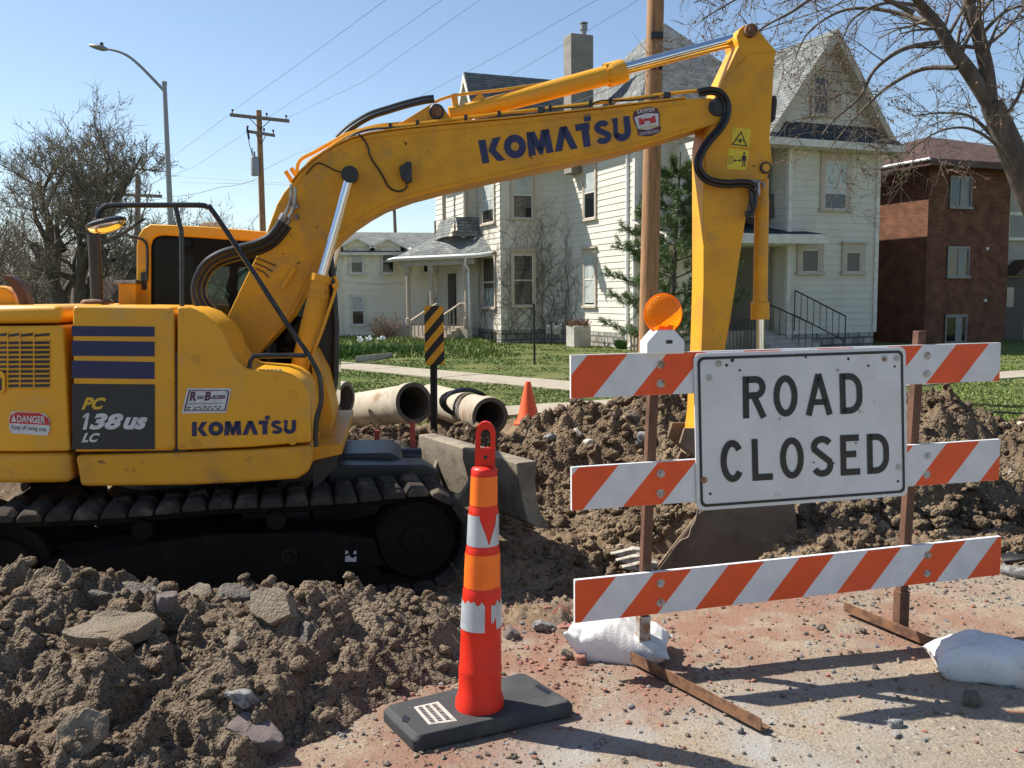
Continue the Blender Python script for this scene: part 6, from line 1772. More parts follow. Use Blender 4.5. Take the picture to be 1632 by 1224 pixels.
# solid core so light does not leak, stone foundation, corner boards
mb = MB()
for a0, a1, b0, b1, z1 in ((.08, 7.22, .08, 9, ez), (3.7, 6.97, -2.92, 1, 6.5), (-2.25, .2, 5.98, 8.4, ez), (-2.82, 4, 8.4, 12, ez)):
    mb.prism([H(a0, b0, .0), H(a1, b0, .0), H(a1, b1, .0), H(a0, b1, .0)], (0, 0, z1))
mb.build('core', 'trim_pale', WH)
mb = MB()
for p, q in ((H(0, 5.3), H(0, 0)), (H(0, 0), H(3.62, 0)), (H(3.62, -3), H(7.05, -3)), (H(7.05, -3), H(7.05, 2)), (H(-2.33, 8.4), H(-2.33, 5.9)), (H(-2.33, 5.9), H(-.65, 5.9)), (H(-.65, 5.9), H(0, 5.2)), (H(-2.9, 12), H(-2.9, 8.4))):
    d = q - p; nn = Vector((d.y, -d.x, 0)).normalized() * .012
    mb.wall([p + nn, q + nn, q + nn + Z * .62, p + nn + Z * .62], uax=d)
mb.build('foundation', 'foundation', WH, smooth=False)
mb = MB()
for a, b in ((0, 0), (7.05, -3), (3.62, -3)): mb.box(H(a, b, .6 + 3.2), HF * .07, HS * .07, Z * 3.2)
for p, q, z in ((H(0, 5.3), H(0, 0), ez - .28), (H(0, 0), H(3.7, 0), ez - .28), (H(ga - gh - .2, -3), H(ga + gh + .2, -3), 6.2), (H(-2.33, 8.4), H(-2.33, 5.9), ez - .28), (H(-2.33, 5.9), H(-.65, 5.9), ez - .28)):
    d = q - p; nn = Vector((d.y, -d.x, 0)).normalized(); mb.prism([p + nn * .02 + Z * z, q + nn * .02 + Z * z, q + nn * .02 + Z * (z + .28), p + nn * .02 + Z * (z + .28)], nn * .04)
mb.build('trim_board', 'trim_pale', WH)
# roofs
RM = ['shingle', 'trim_pale']
pk0, pk1 = H(3.6, 4.2, 11.85), H(3.6, 4.9, 11.85)
e0, e1, e2, e3 = H(-.5, -.5, ez), H(7.8, -.5, ez), H(7.8, 9.5, ez), H(-.5, 9.5, ez)
mb = MB(); rooff(mb, [e3, e0, pk0, pk1]); rooff(mb, [e0, e1, pk0]); rooff(mb, [e1, e2, pk1, pk0]); rooff(mb, [e2, e3, pk1]); mb.build('roof', RM, WH, smooth=False)
mb = MB()
r0, r1 = H(ga, -3.45, gpk + .15), H(ga, 3.4, gpk + .15); 
rooff(mb, [H(ga - 2.55, 3.4, 6.4), H(ga - 2.55, -3.45, 6.4), r0, r1], .16); rooff(mb, [H(ga + 2.55, -3.45, 6.4), H(ga + 2.55, 3.4, 6.4), r1, r0], .16)
gr = mb.build('roof', RM, WH, smooth=False)
mb = MB()
for sgn in (-1, 1):
    a = H(ga + sgn * 2.60, -3.46, 6.33); b = H(ga, -3.46, gpk + .12); t = Z * .34
    mb.prism([a, b, b - t, a - t], HS * .05)
    mb.prism([a + HS * .02 - t * .7, b + HS * .02 - t * .7, b + HS * .45 - t * .7, a + HS * .45 - t * .7], Z * -.03)
mb.build('bargeboard', 'trim', gr)
mb = MB(); rooff(mb, [H(ga - 2.55, -3.62, 6.42), H(ga + 2.55, -3.62, 6.42), H(ga + 2.05, -3.02, 7.02), H(ga - 2.05, -3.02, 7.02)], .05); pr = mb.build('pent_roof', ['shingle_dark', 'trim_pale'], WH, smooth=False)
mb = MB(); mb.prism([H(ga - 2.58, -3.66, 6.20), H(ga + 2.58, -3.66, 6.20), H(ga + 2.58, -3.66, 6.41), H(ga - 2.58, -3.66, 6.41)], HS * .66); mb.tube([H(ga + 2.5, -3.5, 6.22), H(ga + 2.25, -3.1, 6.05), H(7.12, -2.95, 5.75)], .045, 8); mb.build('fascia', 'trim_pale', pr)
mb = MB(); wr0, wr1 = H(-3.25, 7.15, 10.2), H(2.3, 7.15, 10.2)
rooff(mb, [H(2.3, 5.2, ez + .0), H(-3.25, 5.2, ez + .0), wr0, wr1][::-1]); rooff(mb, [H(-3.25, 9.1, ez), H(2.3, 9.1, ez), wr1, wr0]); wg = mb.build('roof', RM, WH, smooth=False)
mb = MB()
for bb in (5.15, 9.15):
    a = H(-3.28, bb, ez - .02); b = H(-3.28, 7.15, 10.17); mb.prism([a, b, b - Z * .3, a - Z * .3], HF * .05)
    c = H(-2.9, bb + (.2 if bb < 7 else -.2), ez + .15); mb.box(c, HF * .35, HS * .2, Z * .12)
mb.build('bargeboard', 'trim_pale', wg)
mb = MB(); rooff(mb, [H(-3.3, 8.4, ez), H(-3.3, 12.4, ez), H(1.0, 12.4, 9.4), H(1.0, 8.4, 9.4)][::-1]); mb.build('roof', RM, WH, smooth=False)
# chimney
mb = MB(); c = H(.0, 4.1); mb.prism([H(-.42, 3.8, 6.2), H(.46, 3.8, 6.2), H(.46, 4.45, 6.2), H(-.42, 4.45, 6.2)], Z * 4.82); ch = mb.build('chimney', 'chimney_stucco', WH, bevel=.03)
mb = MB(); c = H(.22, 4.1, 11.0); mb.tube([c, c + Z * .36], .10, 12); mb.tube([c + Z * .24, c + Z * .42], .14, 12); mb.tube([c + Z * .46, c + Z * .50], .15, 12); mb.build('flue', 'lamp_grey', ch)
# windows of the long side
dS = -HS
window(w3, H(-2.33, 7.1), dS, 4.65, 6.4, 1.25, .72); window(w3, H(-2.33, 7.1), dS, 1.45, 3.35, 1.25, -.38)
window(w3, H(-1.45, 5.9), HF, 4.75, 6.45, .78, .5); window(w3, H(-1.45, 5.9), HF, 1.5, 3.4, .80, 0)
window(wall, H(0, 3.15), dS, 4.55, 6.35, .82, .5); window(wall, H(0, 3.15), dS, 1.5, 3.35, .82, .95)
window(wall, H(1.9, 0), HF, 4.3, 6.0, .85, .3)
# front gable wing
window(w2, H(5.36, -3), HF, 4.45, 5.92, .86, .68, fw=.16); window(w2, H(4.44, -3), HF, 2.5, 3.2, .66, 0, dark='curtain_dark', rail=False, fw=.17); window(w2, H(6.13, -3), HF, 2.5, 3.15, .58, 0, dark='curtain_dark', rail=False, fw=.17)
window(w2, H(4.72, -3), HF, 7.30, 8.42, .58, 0, fw=.10, hood=False, rail=True)
mb = MB(); mb.prism([H(5.08, -3.03, 7.25), H(5.46, -3.03, 7.25), H(5.46, -3.03, 8.58), H(5.08, -3.03, 8.58)], HS * -.05); mb.prism([H(4.32, -3.03, 8.6), H(5.46, -3.03, 8.6), H(5.46, -3.03, 8.70), H(4.32, -3.03, 8.70)], HS * -.09); mb.build('window_casing', 'trim', w2)
# front porch between the blocks, with the balcony over it
mb = MB(); mb.prism([H(-.3, -2.4, .1), H(3.6, -2.4, .1), H(3.6, -.03, .1), H(-.3, -.03, .1)], Z * .62); po = mb.build('porch', 'wood_porch', WH, bevel=.01)
mb = MB(); rooff(mb, [H(-.7, -3.0, 3.62), H(4.45, -3.75, 3.62), H(3.6, -.4, 4.25), H(-.2, -.02, 4.25)], .06); mb.build('porch_roof', ['shingle_dark', 'trim_pale'], po, smooth=False)
mb = MB(); mb.prism([H(-.72, -3.04, 3.34), H(4.47, -3.79, 3.34), H(4.47, -3.79, 3.60), H(-.72, -3.04, 3.60)], HS * .10); mb.prism([H(-.2, -2.4, 3.3), H(3.62, -3.4, 3.3), H(3.62, -.04, 3.3), H(-.2, -.04, 3.3)], Z * .05); mb.build('porch_fascia', 'trim_pale', po)
mb = MB(); clap(mb, H(1.35, -.03), H(1.35, -2.6), .6, 6.6); mb.prism([H(1.40, -2.55, .1), H(1.55, -2.55, .1), H(1.55, -.03, .1), H(1.40, -.03, .1)], Z * 6.5); mb.prism([H(1.35, -2.9, 6.45), H(3.62, -2.9, 6.45), H(3.62, -.03, 6.45), H(1.35, -.03, 6.45)], Z * .1); mb.build('porch_shade_wall', 'siding', po, smooth=False)  # side wall added, mostly hidden, to keep sun out of the porch recess
for a, b, z0, z1 in ((3.35, -2.3, .72, 3.3), (3.35, -2.2, 4.2, 6.5), (3.0, -2.2, 4.2, 6.5)):
    mb = MB(); c = H(a, b); mb.tube([c + Z * z0, c + Z * (z0 + .5), c + Z * (z0 + .52), c + Z * (z1 - .2), c + Z * (z1 - .15), c + Z * z1], [.12, .12, .08, .075, .12, .12], 10); mb.build('column', 'trim', po)
mb = MB(); mb.prism([H(1.5, -2.25, 4.25), H(3.6, -2.35, 4.25), H(3.6, -2.3, 4.95), H(1.5, -2.2, 4.95)], HS * .08); mb.build('balustrade', 'asphalt_dark', po)
mb = MB(); mb.prism([H(2.2, -.08, .75), H(3.2, -.08, .75), H(3.2, -.08, 2.9), H(2.2, -.08, 2.9)], HS * .05); mb.prism([H(2.4, -.08, 4.4), H(3.3, -.08, 4.4), H(3.3, -.08, 6.3), H(2.4, -.08, 6.3)], HS * .05); mb.build('door', 'dark_door', po)
mb = MB()
for k in range(5): mb.prism([H(2.6, -2.4 - .3 * (k + 1), .1), H(4.4, -2.4 - .3 * (k + 1), .1), H(4.4, -2.4 - .3 * k, .1), H(2.6, -2.4 - .3 * k, .1)], Z * (.6 - .12 * k))
mb.build('steps', 'concrete', po)
mb = MB(); A, B = H(3.75, -3.2, 1.95), H(5.1, -3.9, 1.15)
mb.tube([A, B], .022, 6); mb.tube([A - Z * .75, B - Z * .75], .018, 6)
for k in range(9): p = A + (B - A) * k / 8; mb.tube([p, p - Z * (1.25 if k in (0, 8) else .75)], .012 if k not in (0, 8) else .02, 5)
A, B = H(2.4, -3.0, 1.75), H(3.6, -4.2, .95); mb.tube([A, B], .022, 6)
for k in range(10): p = A + (B - A) * k / 9; mb.tube([p, p - Z * .8], .012, 5)
for k in range(12): p = H(1.2 + .13 * k, -3.1, 1.1); mb.tube([p, p - Z * .9], .012, 5)
mb.build('iron_railing', 'black_rail', po)
# side porch with its balcony
sp = MB(); sp.prism([H(-4.9, 10.3, .1), H(-3.0, 7.3, .1), H(-2.95, 11.0, .1), H(-4.9, 12.0, .1)], Z * .6); spo = sp.build('side_porch', 'wood_porch', WH, bevel=.01, fix=True)
q = (H(-5.2, 10.4, 3.42), H(-2.95, 6.85, 3.42), H(-2.34, 6.6, 3.5), H(-5.0, 13.0, 3.42)); t0_, t1_ = H(-3.3, 10.2, 4.3), H(-2.38, 7.9, 4.3); t3_ = H(-3.3, 11.8, 4.3)
mb = MB(); rooff(mb, [q[0], q[1], t1_, t0_], .1); rooff(mb, [q[3], q[0], t0_, t3_], .1); rooff(mb, [q[1], q[2], t1_], .1); mb.build('porch_roof', ['shingle', 'trim_pale'], spo, smooth=False)
mb = MB(); mb.tube([q[3], q[0], q[1], q[2]], .06, 8); mb.tube([H(-3.2, 7.35, 3.36), H(-3.2, 7.45, 3.1), H(-3.05, 7.5, 2.9), H(-3.02, 7.5, .2)], .05, 8); mb.build('gutter', 'white_metal', spo)
mb = MB(); mb.prism([H(-5.0, 10.35, 3.1), H(-2.95, 7.1, 3.1), H(-2.8, 7.25, 3.1), H(-4.85, 10.5, 3.1)], Z * .28); mb.build('porch_beam', 'wood_porch', spo, fix=True)
for a, b, z0, z1 in ((-4.72, 10.15, .7, 3.1), (-4.05, 9.1, .7, 3.1), (-3.1, 7.6, .7, 3.1), (-3.25, 9.8, 4.3, 6.75), (-2.85, 8.3, 4.3, 6.75)):
    mb = MB(); c = H(a, b); mb.tube([c + Z * z0, c + Z * (z0 + .3), c + Z * (z0 + .32), c + Z * (z1 - .35), c + Z * (z1 - .3), c + Z * z1], [.13, .13, .085, .085, .14, .16], 10); mb.build('column', 'wood_porch', spo)
mb = MB()
for p, r_ in ((H(-3.3, 8.2), H(-2.4, 8.2)), (H(-3.3, 10.2), H(-3.3, 8.2))):
    d = (r_ - p); nn = Vector((d.y, -d.x, 0)).normalized()
    mb.add([p + nn * .3 + Z * 4.2, r_ + nn * .3 + Z * 4.2, r_ + Z * 4.95, p + Z * 4.95], [[0, 1, 2, 3]]); mb.add([p + Z * 4.95, r_ + Z * 4.95, r_ - nn * .1 + Z * 4.95, p - nn * .1 + Z * 4.95], [[0, 1, 2, 3]]); mb.uv[len(mb.f) - 2] = [(0, 0), (d.length, 0), (d.length, .8), (0, .8)]; mb.uv[len(mb.f) - 1] = [(0, 0)] * 4
mb.build('balcony_wall', 'shingle', spo, smooth=False)
mb = MB(); mb.prism([H(-3.45, 8.1, 6.72), H(-2.3, 8.1, 6.72), H(-2.3, 11, 6.72), H(-3.45, 11, 6.72)], Z * .28); mb.build('balcony_ceiling', 'trim', spo)
sA, sB = H(-3.9, 8.9), H(-3.25, 7.9); sd2 = Vector((sA - sB)).cross(Z).normalized()
if sd2.y > 0: sd2 = -sd2
mb = MB()
for k in range(5): mb.prism([sA + sd2 * (.3 * k) + Z * .05, sB + sd2 * (.3 * k) + Z * .05, sB + sd2 * (.3 * k + .3) + Z * .05, sA + sd2 * (.3 * k + .3) + Z * .05], Z * (.6 - .11 * k))
mb.build('steps', 'wood_porch', spo, fix=True)
for p in (sA, sB):
    mb = MB(); A, B = p + Z * 1.6, p + sd2 * 1.6 + Z * .95; mb.tube([A, B], .045, 4); mb.tube([B, B - Z * .85], .05, 4); mb.tube([A, A - Z * .95], .05, 4)
    for k in range(1, 7): w_ = A + (B - A) * k / 7; mb.tube([w_, w_ - Z * .8], .03, 4)
    mb.build('stair_railing', 'wood_porch', spo)
A, B = sB + Z * 1.6, H(-3.0, 7.4, 1.6); mb = MB(); mb.tube([A, B], .04, 4)
for k in range(6): w_ = A + (B - A) * k / 5; mb.tube([w_, w_ - Z * .85], .03, 4)
mb.build('porch_railing', 'wood_porch', spo)
mb = MB(); mb.prism([H(-2.98, 9.4, .75), H(-2.98, 10.3, .75), H(-2.98, 10.3, 2.8), H(-2.98, 9.4, 2.8)], HF * .04); mb.build('door', 'dark_door', spo)
mb = MB(); mb.tube([H(-.06, .42, 6.8), H(-.06, .42, .35), H(-.2, .1, .2)], .05, 8); mb.tube([H(-.1, -.1, 3.2), H(-.1, -.1, .5), H(-.5, -.5, .2)], .045, 8); mb.build('downpipe', 'white_metal', WH)
# cellar windows
mb = MB(); mb.prism([H(-2.36, 6.4, .12), H(-2.36, 6.95, .12), H(-2.36, 6.95, .52), H(-2.36, 6.4, .52)], HF * .03); mb.build('cellar_window', 'dark_door', WH)
# climbing stems on the bay
def vine():
    rs = random.Random(12); mb = MB(); leaf = []
    faces = [(H(-2.33, 8.3), H(-2.33, 5.9)), (H(-2.33, 5.9), H(-.65, 5.9)), (H(-.65, 5.9), H(0, 5.2)), (H(0, 5.2), H(0, 2.6))]
    tot = [(b - a).length for a, b in faces]
    def pos(s, z):
        for (a, b), L in zip(faces, tot):
            if s < L or b == faces[-1][1]:
                d = (b - a).normalized(); nn = Vector((d.y, -d.x, 0)); return a + d * min(s, L) + nn * .045 + Z * z
            s -= L
    def stem(s, z, ang, L, r, lv):
        pts = [pos(s, z)]; n = max(3, int(L / .18))
        for i in range(n):
            ang += rs.gauss(0, .28) + (.06 if ang < math.pi / 2 else -.06); s = max(.05, min(sum(tot) - .05, s + math.cos(ang) * .18)); z = min(6.0, max(.2, z + math.sin(ang) * .18))
            pts.append(pos(s, z))
            if lv < 3 and rs.random() < .34: stem(s, z, ang + rs.choice((-1, 1)) * rs.uniform(.4, 1.1), L * rs.uniform(.35, .65), r * .7, lv + 1)
        mb.tube(pts, [r * (1 - .6 * i / n) for i in range(n + 1)], 4, caps=False)
    for s0 in [.2, .7, 1.1, 1.7, 2.2] + [2.5 + .12 * q for q in range(26)]: stem(s0, .3, math.pi / 2 + rs.uniform(-.5, .5), rs.uniform(1.0, 4.2) if s0 < 4.6 else rs.uniform(.5, 2.2), .010, 0)
    based(mb, 'climbing_vine', 'twig', H(-2.0, 5.85, .1), 'leafless vine climbing over the bay wall of the white house', 'vine')
vine()

# ---- left house behind
LH0 = Vector((-11.5, 37.5, 0))
LF = Vector((math.cos(R(14)), math.sin(R(14)), 0)); LS = Vector((-LF.y, LF.x, 0))
def LHp(a, b, z=0): return LH0 + LF * a + LS * b + Z * z
LH = thing('neighbour_house', 'low cream clapboard house with grey roof and small wall dormers', 'house', LHp(4, 3, 0))
le = 3.75
mb = MB(); clap(mb, LHp(0, 0), LHp(11.5, 0), .25, le, step=.24); clap(mb, LHp(0, 7), LHp(0, 0), .25, le); lw_ = mb.build('wall', 'siding_grey', LH, smooth=False)
mb = MB(); mb.prism([LHp(.08, .08), LHp(11.4, .08), LHp(11.4, 7), LHp(.08, 7)], Z * le); mb.build('core', 'trim_pale', LH)
mb = MB(); rooff(mb, [LHp(-.4, -.35, le), LHp(11.9, -.35, le), LHp(11.9, 3.5, 4.85), LHp(-.4, 3.5, 4.85)], .12); rooff(mb, [LHp(11.9, 7.3, le), LHp(-.4, 7.3, le), LHp(-.4, 3.5, 4.85), LHp(11.9, 3.5, 4.85)], .12); mb.build('roof', ['shingle', 'trim_pale'], LH, smooth=False)
for a in (5.14, 6.45, 8.2):
    mb = MB(); mb.prism([LHp(a - .55, -.06, le - .5), LHp(a + .55, -.06, le - .5), LHp(a + .55, -.06, le + .30), LHp(a - .55, -.06, le + .30)], LS * 1.6); mb.prism([LHp(a - .66, -.12, le + .26), LHp(a + .66, -.12, le + .26), LHp(a, -.12, le + .56)], LS * .6); dm = mb.build('dormer', 'siding_grey', LH)
    mb = MB(); rooff(mb, [LHp(a - .8, -.35, le + .22), LHp(a - .8, 2.4, le + .22), LHp(a, 2.4, le + .62), LHp(a, -.35, le + .62)], .08); rooff(mb, [LHp(a + .8, 2.4, le + .22), LHp(a + .8, -.35, le + .22), LHp(a, -.35, le + .62), LHp(a, 2.4, le + .62)], .08); mb.build('dormer_roof', ['shingle', 'white_metal'], dm, smooth=False)
    window(lw_, LHp(a, -.065), LF, le - .85, le + .08, .5, .5 if a < 6 else 0, trim='trim_pale', hood=False, fw=.07)
window(lw_, LHp(5.14, 0), LF, .72, 1.9, .5, .5, trim='trim_pale', hood=False, fw=.07); window(lw_, LHp(8.4, 0), LF, .72, 1.9, .5, .3, trim='trim_pale', hood=False, fw=.07); window(lw_, LHp(1.2, 0), LF, 1.0, 2.3, .6, .4, trim='trim_pale', hood=False, fw=.07)
mb = MB(); mb.tube([LHp(4.45, -.06, le), LHp(4.45, -.06, .1)], .04, 6); mb.tube([LHp(4.5, -.05, 2.55), LHp(6, -.05, 2.45), LHp(7.4, -.05, 2.5)], .015, 5); mb.build('downpipe', 'siding_grey', LH)
mb = MB(); p = ony(700, 352, 41); mb.prism([Vector((p.x - .22, 41, 3.6)), Vector((p.x + .22, 41, 3.6)), Vector((p.x + .22, 41.5, 3.6)), Vector((p.x - .22, 41.5, 3.6))], Z * (p.z - 3.6)); mb.wall([Vector((p.x - .222, 40.995, 3.6)), Vector((p.x + .222, 40.995, 3.6)), Vector((p.x + .222, 40.995, p.z)), Vector((p.x - .222, 40.995, p.z))]); mb.tube([Vector((p.x, 41.2, p.z)), Vector((p.x, 41.2, p.z + .3))], .08, 8); mb.build('chimney', 'brick_wall', LH, smooth=False)
# ---- brick apartment house
K0 = Vector((14.05, 31.0, 0))
def KP(a, b, z=0): return K0 + HF * a + HS * b + Z * z
BH = thing('brick_building', 'dark red brick apartment building with a low brown hipped roof', 'apartment house', KP(2, 2, .1))
ke = 6.2
mb = MB()
def bwall(p, q, z0, z1): mb.wall([p + Z * z0, q + Z * z0, q + Z * z1, p + Z * z1], uax=q - p)
bwall(KP(0, 0), KP(3.8, 0), 0, ke); bwall(KP(0, 12), KP(0, 0), 0, ke); bwall(KP(3.8, 0), KP(3.8, .35), 0, ke)
bw = mb.build('wall', 'brick_wall', BH, smooth=False)
mb = MB(); mb.prism([KP(3.8, .35, 0), KP(9, .35, 0), KP(9, 11, 0), KP(3.8, 11, 0)], Z * ke); mb.prism([KP(.03, .03, 0), KP(3.78, .03, 0), KP(3.78, 11.9, 0), KP(.03, 11.9, 0)], Z * (ke - .02)); pw = mb.build('panel_wall', 'siding_tan', BH)
mb = MB(); a0, a1, b0, b1 = -.65, 13, -.65, 12.6
rooff(mb, [KP(a0, b0, ke), KP(a1, b0, ke), KP(a1 - 6.2, b0 + 6.2, ke + 2.0), KP(a0 + 6.2, b0 + 6.2, ke + 2.0)], .22); rooff(mb, [KP(a0, b1, ke), KP(a0, b0, ke), KP(a0 + 6.2, b0 + 6.2, ke + 2.0)], .22); mb.build('roof', ['shingle_brown', 'brown'], BH, smooth=False)
mb = MB(); mb.tube([KP(a0 - .03, b1, ke - .02), KP(a0 - .03, b0, ke - .02)], .05, 8); mb.build('gutter', 'white_metal', BH)
for z0, z1 in ((4.75, 5.72), (2.4, 3.35), (.12, 1.02)):
    c = KP(1.40, 0); o = window(bw, c, HF, z0, z1, .92, 0, trim='window_metal', hood=False, rail=False, fw=.04)
    m_ = MB(); nn = Vector((HF.y, -HF.x, 0)); m_.prism([c + HF * -.02 + nn * .033 + Z * z0, c + HF * .02 + nn * .033 + Z * z0, c + HF * .02 + nn * .033 + Z * z1, c + HF * -.02 + nn * .033 + Z * z1], nn * .012); m_.build('mullion', 'window_metal', o)
    m_ = MB(); m_.prism([c + HF * .03 + nn * .031 + Z * z0, c + HF * .30 + nn * .031 + Z * z0, c + HF * .30 + nn * .031 + Z * z1, c + HF * .03 + nn * .031 + Z * z1], nn * .002); m_.build('curtain', 'curtain_grey', o)
window(pw, KP(4.75, .35), HF, 3.75, 4.6, 1.2, 0, trim='trim_pale', hood=False, rail=False, fw=.05)
mb = MB(); mb.prism([KP(3.95, .33, 0), KP(5.1, .33, 0), KP(5.1, .33, 2.35), KP(3.95, .33, 2.35)], HS * -.04); dr = mb.build('door', 'dark_door', BH)
mb = MB(); mb.prism([KP(4.15, .28, 1.3), KP(4.5, .28, 1.3), KP(4.5, .28, 2.0), KP(4.15, .28, 2.0)], HS * -.01); mb.build('door_glass', 'glass_sky', dr)
mb = MB(); mb.prism([KP(3.75, .3, 2.42), KP(4.5, .3, 2.98), KP(5.3, .3, 2.42)], HS * -.7); mb.build('canopy', 'shingle_dark' if False else 'brown', BH)
mb = MB()
for z in (3.35, 1.55): mb.box(KP(2.75, -.03, z), HF * .05, HS * .03, Z * .05)
mb.build('wall_vent', 'trim_pale', BH)
# ---- small shed seen through the porch
sh = ony(690, 520, 42); mb = MB(); mb.abox(sh.x - .9, sh.x + .9, 42, 44, 0, 2.0); mb.prism([Vector((sh.x - 1.0, 41.9, 2.0)), Vector((sh.x + 1.0, 41.9, 2.0)), Vector((sh.x, 41.9, 2.6))], (0, 2.2, 0)); based(mb, 'garden_shed', 'siding', Vector((sh.x, 43, 0)), 'small pale shed seen between the porch posts', 'shed')
# ---- things along the house wall
def meter(px, Y, s, label):
    c = onz(px, 556, .1); c = Vector((ony(px, 556, Y).x, Y, .1))
    t = thing('gas_meter', label, 'gas meter', c, 'meters at the foot of the house wall')
    mb = MB(); mb.box(c + Z * .55, Vector((.11, 0, 0)), Vector((0, .09, 0)), Z * .16); mb.lathe(c + Z * .60 - Vector((0, .09, 0)), Vector((0, -1, 0)), [(0, .08), (.03, .08)], 14); mb.build('meter_body', 'lamp_grey', t, bevel=.02)
    mb = MB(); mb.tube([c + Vector((-.2, .05, 0)), c + Vector((-.2, .05, .85)), c + Vector((0, .05, .9)), c + Vector((0, 0, .7))], .025, 6); mb.tube([c + Vector((.14, .05, .72)), c + Vector((.22, .05, .8)), c + Vector((.22, .05, 0))], .025, 6); mb.build('pipe', 'black_steel', t)
meter(876, 33.0, 1, 'gas meter nearest the bay corner'); meter(888, 32.4, 1, 'gas meter nearest the stone planter')
c = ony(922, 560, 31.4); c.z = .1
PLT = thing('planter', 'square concrete planter with dead brown stems by the house wall', 'planter', c)
mb = MB(); mb.box(c + Z * .36, HF * .32, HS * .32, Z * .36); mb.build('box', 'concrete', PLT, bevel=.02)
mb = MB(); rs = random.Random(5)
for k in range(70):
    p = c + Z * .7 + Vector((rs.uniform(-.35, .35), rs.uniform(-.3, .3), 0)); mb.tube([p, p + Vector((rs.uniform(-.25, .25), rs.uniform(-.2, .2), rs.uniform(.08, .28)))], .014, 4)
mb.build('dead_plant', 'rust_iron', PLT)
# picket fence by the pine
c = ony(1020, 560, 28.6)
mb = MB(); a = Vector((ony(1006, 560, 28.3).x, 28.3, 0)); b = Vector((ony(1046, 560, 28.8).x, 28.8, 0))
for k in range(9):
    p = a + (b - a) * k / 8; mb.prism([p + Vector((-.035, 0, .1)), p + Vector((.035, 0, .1)), p + Vector((.035, 0, .72)), p + Vector((0, 0, .78)), p + Vector((-.035, 0, .72))], (0, .02, 0))
for z in (.25, .6): mb.prism([a + Z * z + Vector((0, .03, 0)), b + Z * z + Vector((0, .03, 0)), b + Z * (z + .06) + Vector((0, .03, 0)), a + Z * (z + .06) + Vector((0, .03, 0))], (0, .02, 0))
based(mb, 'picket_fence', 'wood_porch', (a + b) / 2, 'short weathered picket fence beside the pine', 'fence')
# low border edging and flowers in the side garden
mb = MB(); a, b = onz(566, 577, .1), onz(622, 571, .1)
for k in range(5): p, q = a + (b - a) * k / 5, a + (b - a) * (k + .93) / 5; mb.prism([p, q, q + Vector((.05, .15, 0)), p + Vector((.05, .15, 0))], Z * .16)
based(mb, 'garden_edging', 'concrete', (a + b) / 2, 'row of pale blocks edging the flower bed by the walk', 'edging')

# ------------------------------------------------------------------ trees
def unit(v): return v / (np.linalg.norm(v) + 1e-9)
def grow(rs, p, d, L, r, lv, P, out):
    n = max(3, int(L / P['seg'][lv]))
    pts = [p.copy()]; dirs = []
    for i in range(n):
        d = unit(d + rs.normal(0, P['wander'][lv], 3) + np.array([0, 0, P['up'][lv]]))
        p = p + d * L / n; pts.append(p.copy()); dirs.append(d)
    tip = P.get('tip', .35)
    radii = [r * (1 - (1 - tip) * i / n) for i in range(n + 1)]
    out.append((pts, radii, lv))
    if lv < P['max']:
        for k in range(P['kids'][lv]):
            t = rs.uniform(P['from'][lv], 1.0); i = min(n - 1, int(t * n))
            ax = unit(np.cross(dirs[i], rs.normal(0, 1, 3))); a = R(rs.uniform(*P['ang'][lv]))
            cd_ = unit(dirs[i] * math.cos(a) + ax * math.sin(a))
            grow(rs, pts[i] + (pts[i + 1] - pts[i]) * rs.rand(), cd_, L * rs.uniform(*P['len'][lv]), max(P['rmin'], radii[i] * P['rr'][lv]), lv + 1, P, out)
def tubes(lines, sides):
    """arrays for a bundle of tapering twigs"""
    Vs, Fs, o = [], [], 0
    for pts, rad, lv in lines:
        n = sides[min(lv, len(sides) - 1)]
        P = np.array(pts); k = len(P)
        T = np.gradient(P, axis=0); T /= np.linalg.norm(T, axis=1)[:, None] + 1e-9
        ref = np.array([0.3, .2, 1.0]) if abs(T[0][2]) < .8 else np.array([1.0, .1, .2])
        A = np.cross(T, ref); A /= np.linalg.norm(A, axis=1)[:, None] + 1e-9
        B = np.cross(T, A)
        th = 2 * np.pi * np.arange(n) / n
        ring = P[:, None] + (A[:, None] * np.cos(th)[None, :, None] + B[:, None] * np.sin(th)[None, :, None]) * np.array(rad)[:, None, None]
        Vs.append(ring.reshape(-1, 3))
        i = np.arange(k - 1)[:, None] * n; j = np.arange(n)[None]; j2 = (j + 1) % n
        Fs.append(np.stack([i + j, i + j2, i + n + j2, i + n + j], -1).reshape(-1, 4) + o); o += k * n
    return np.concatenate(Vs), np.concatenate(Fs)
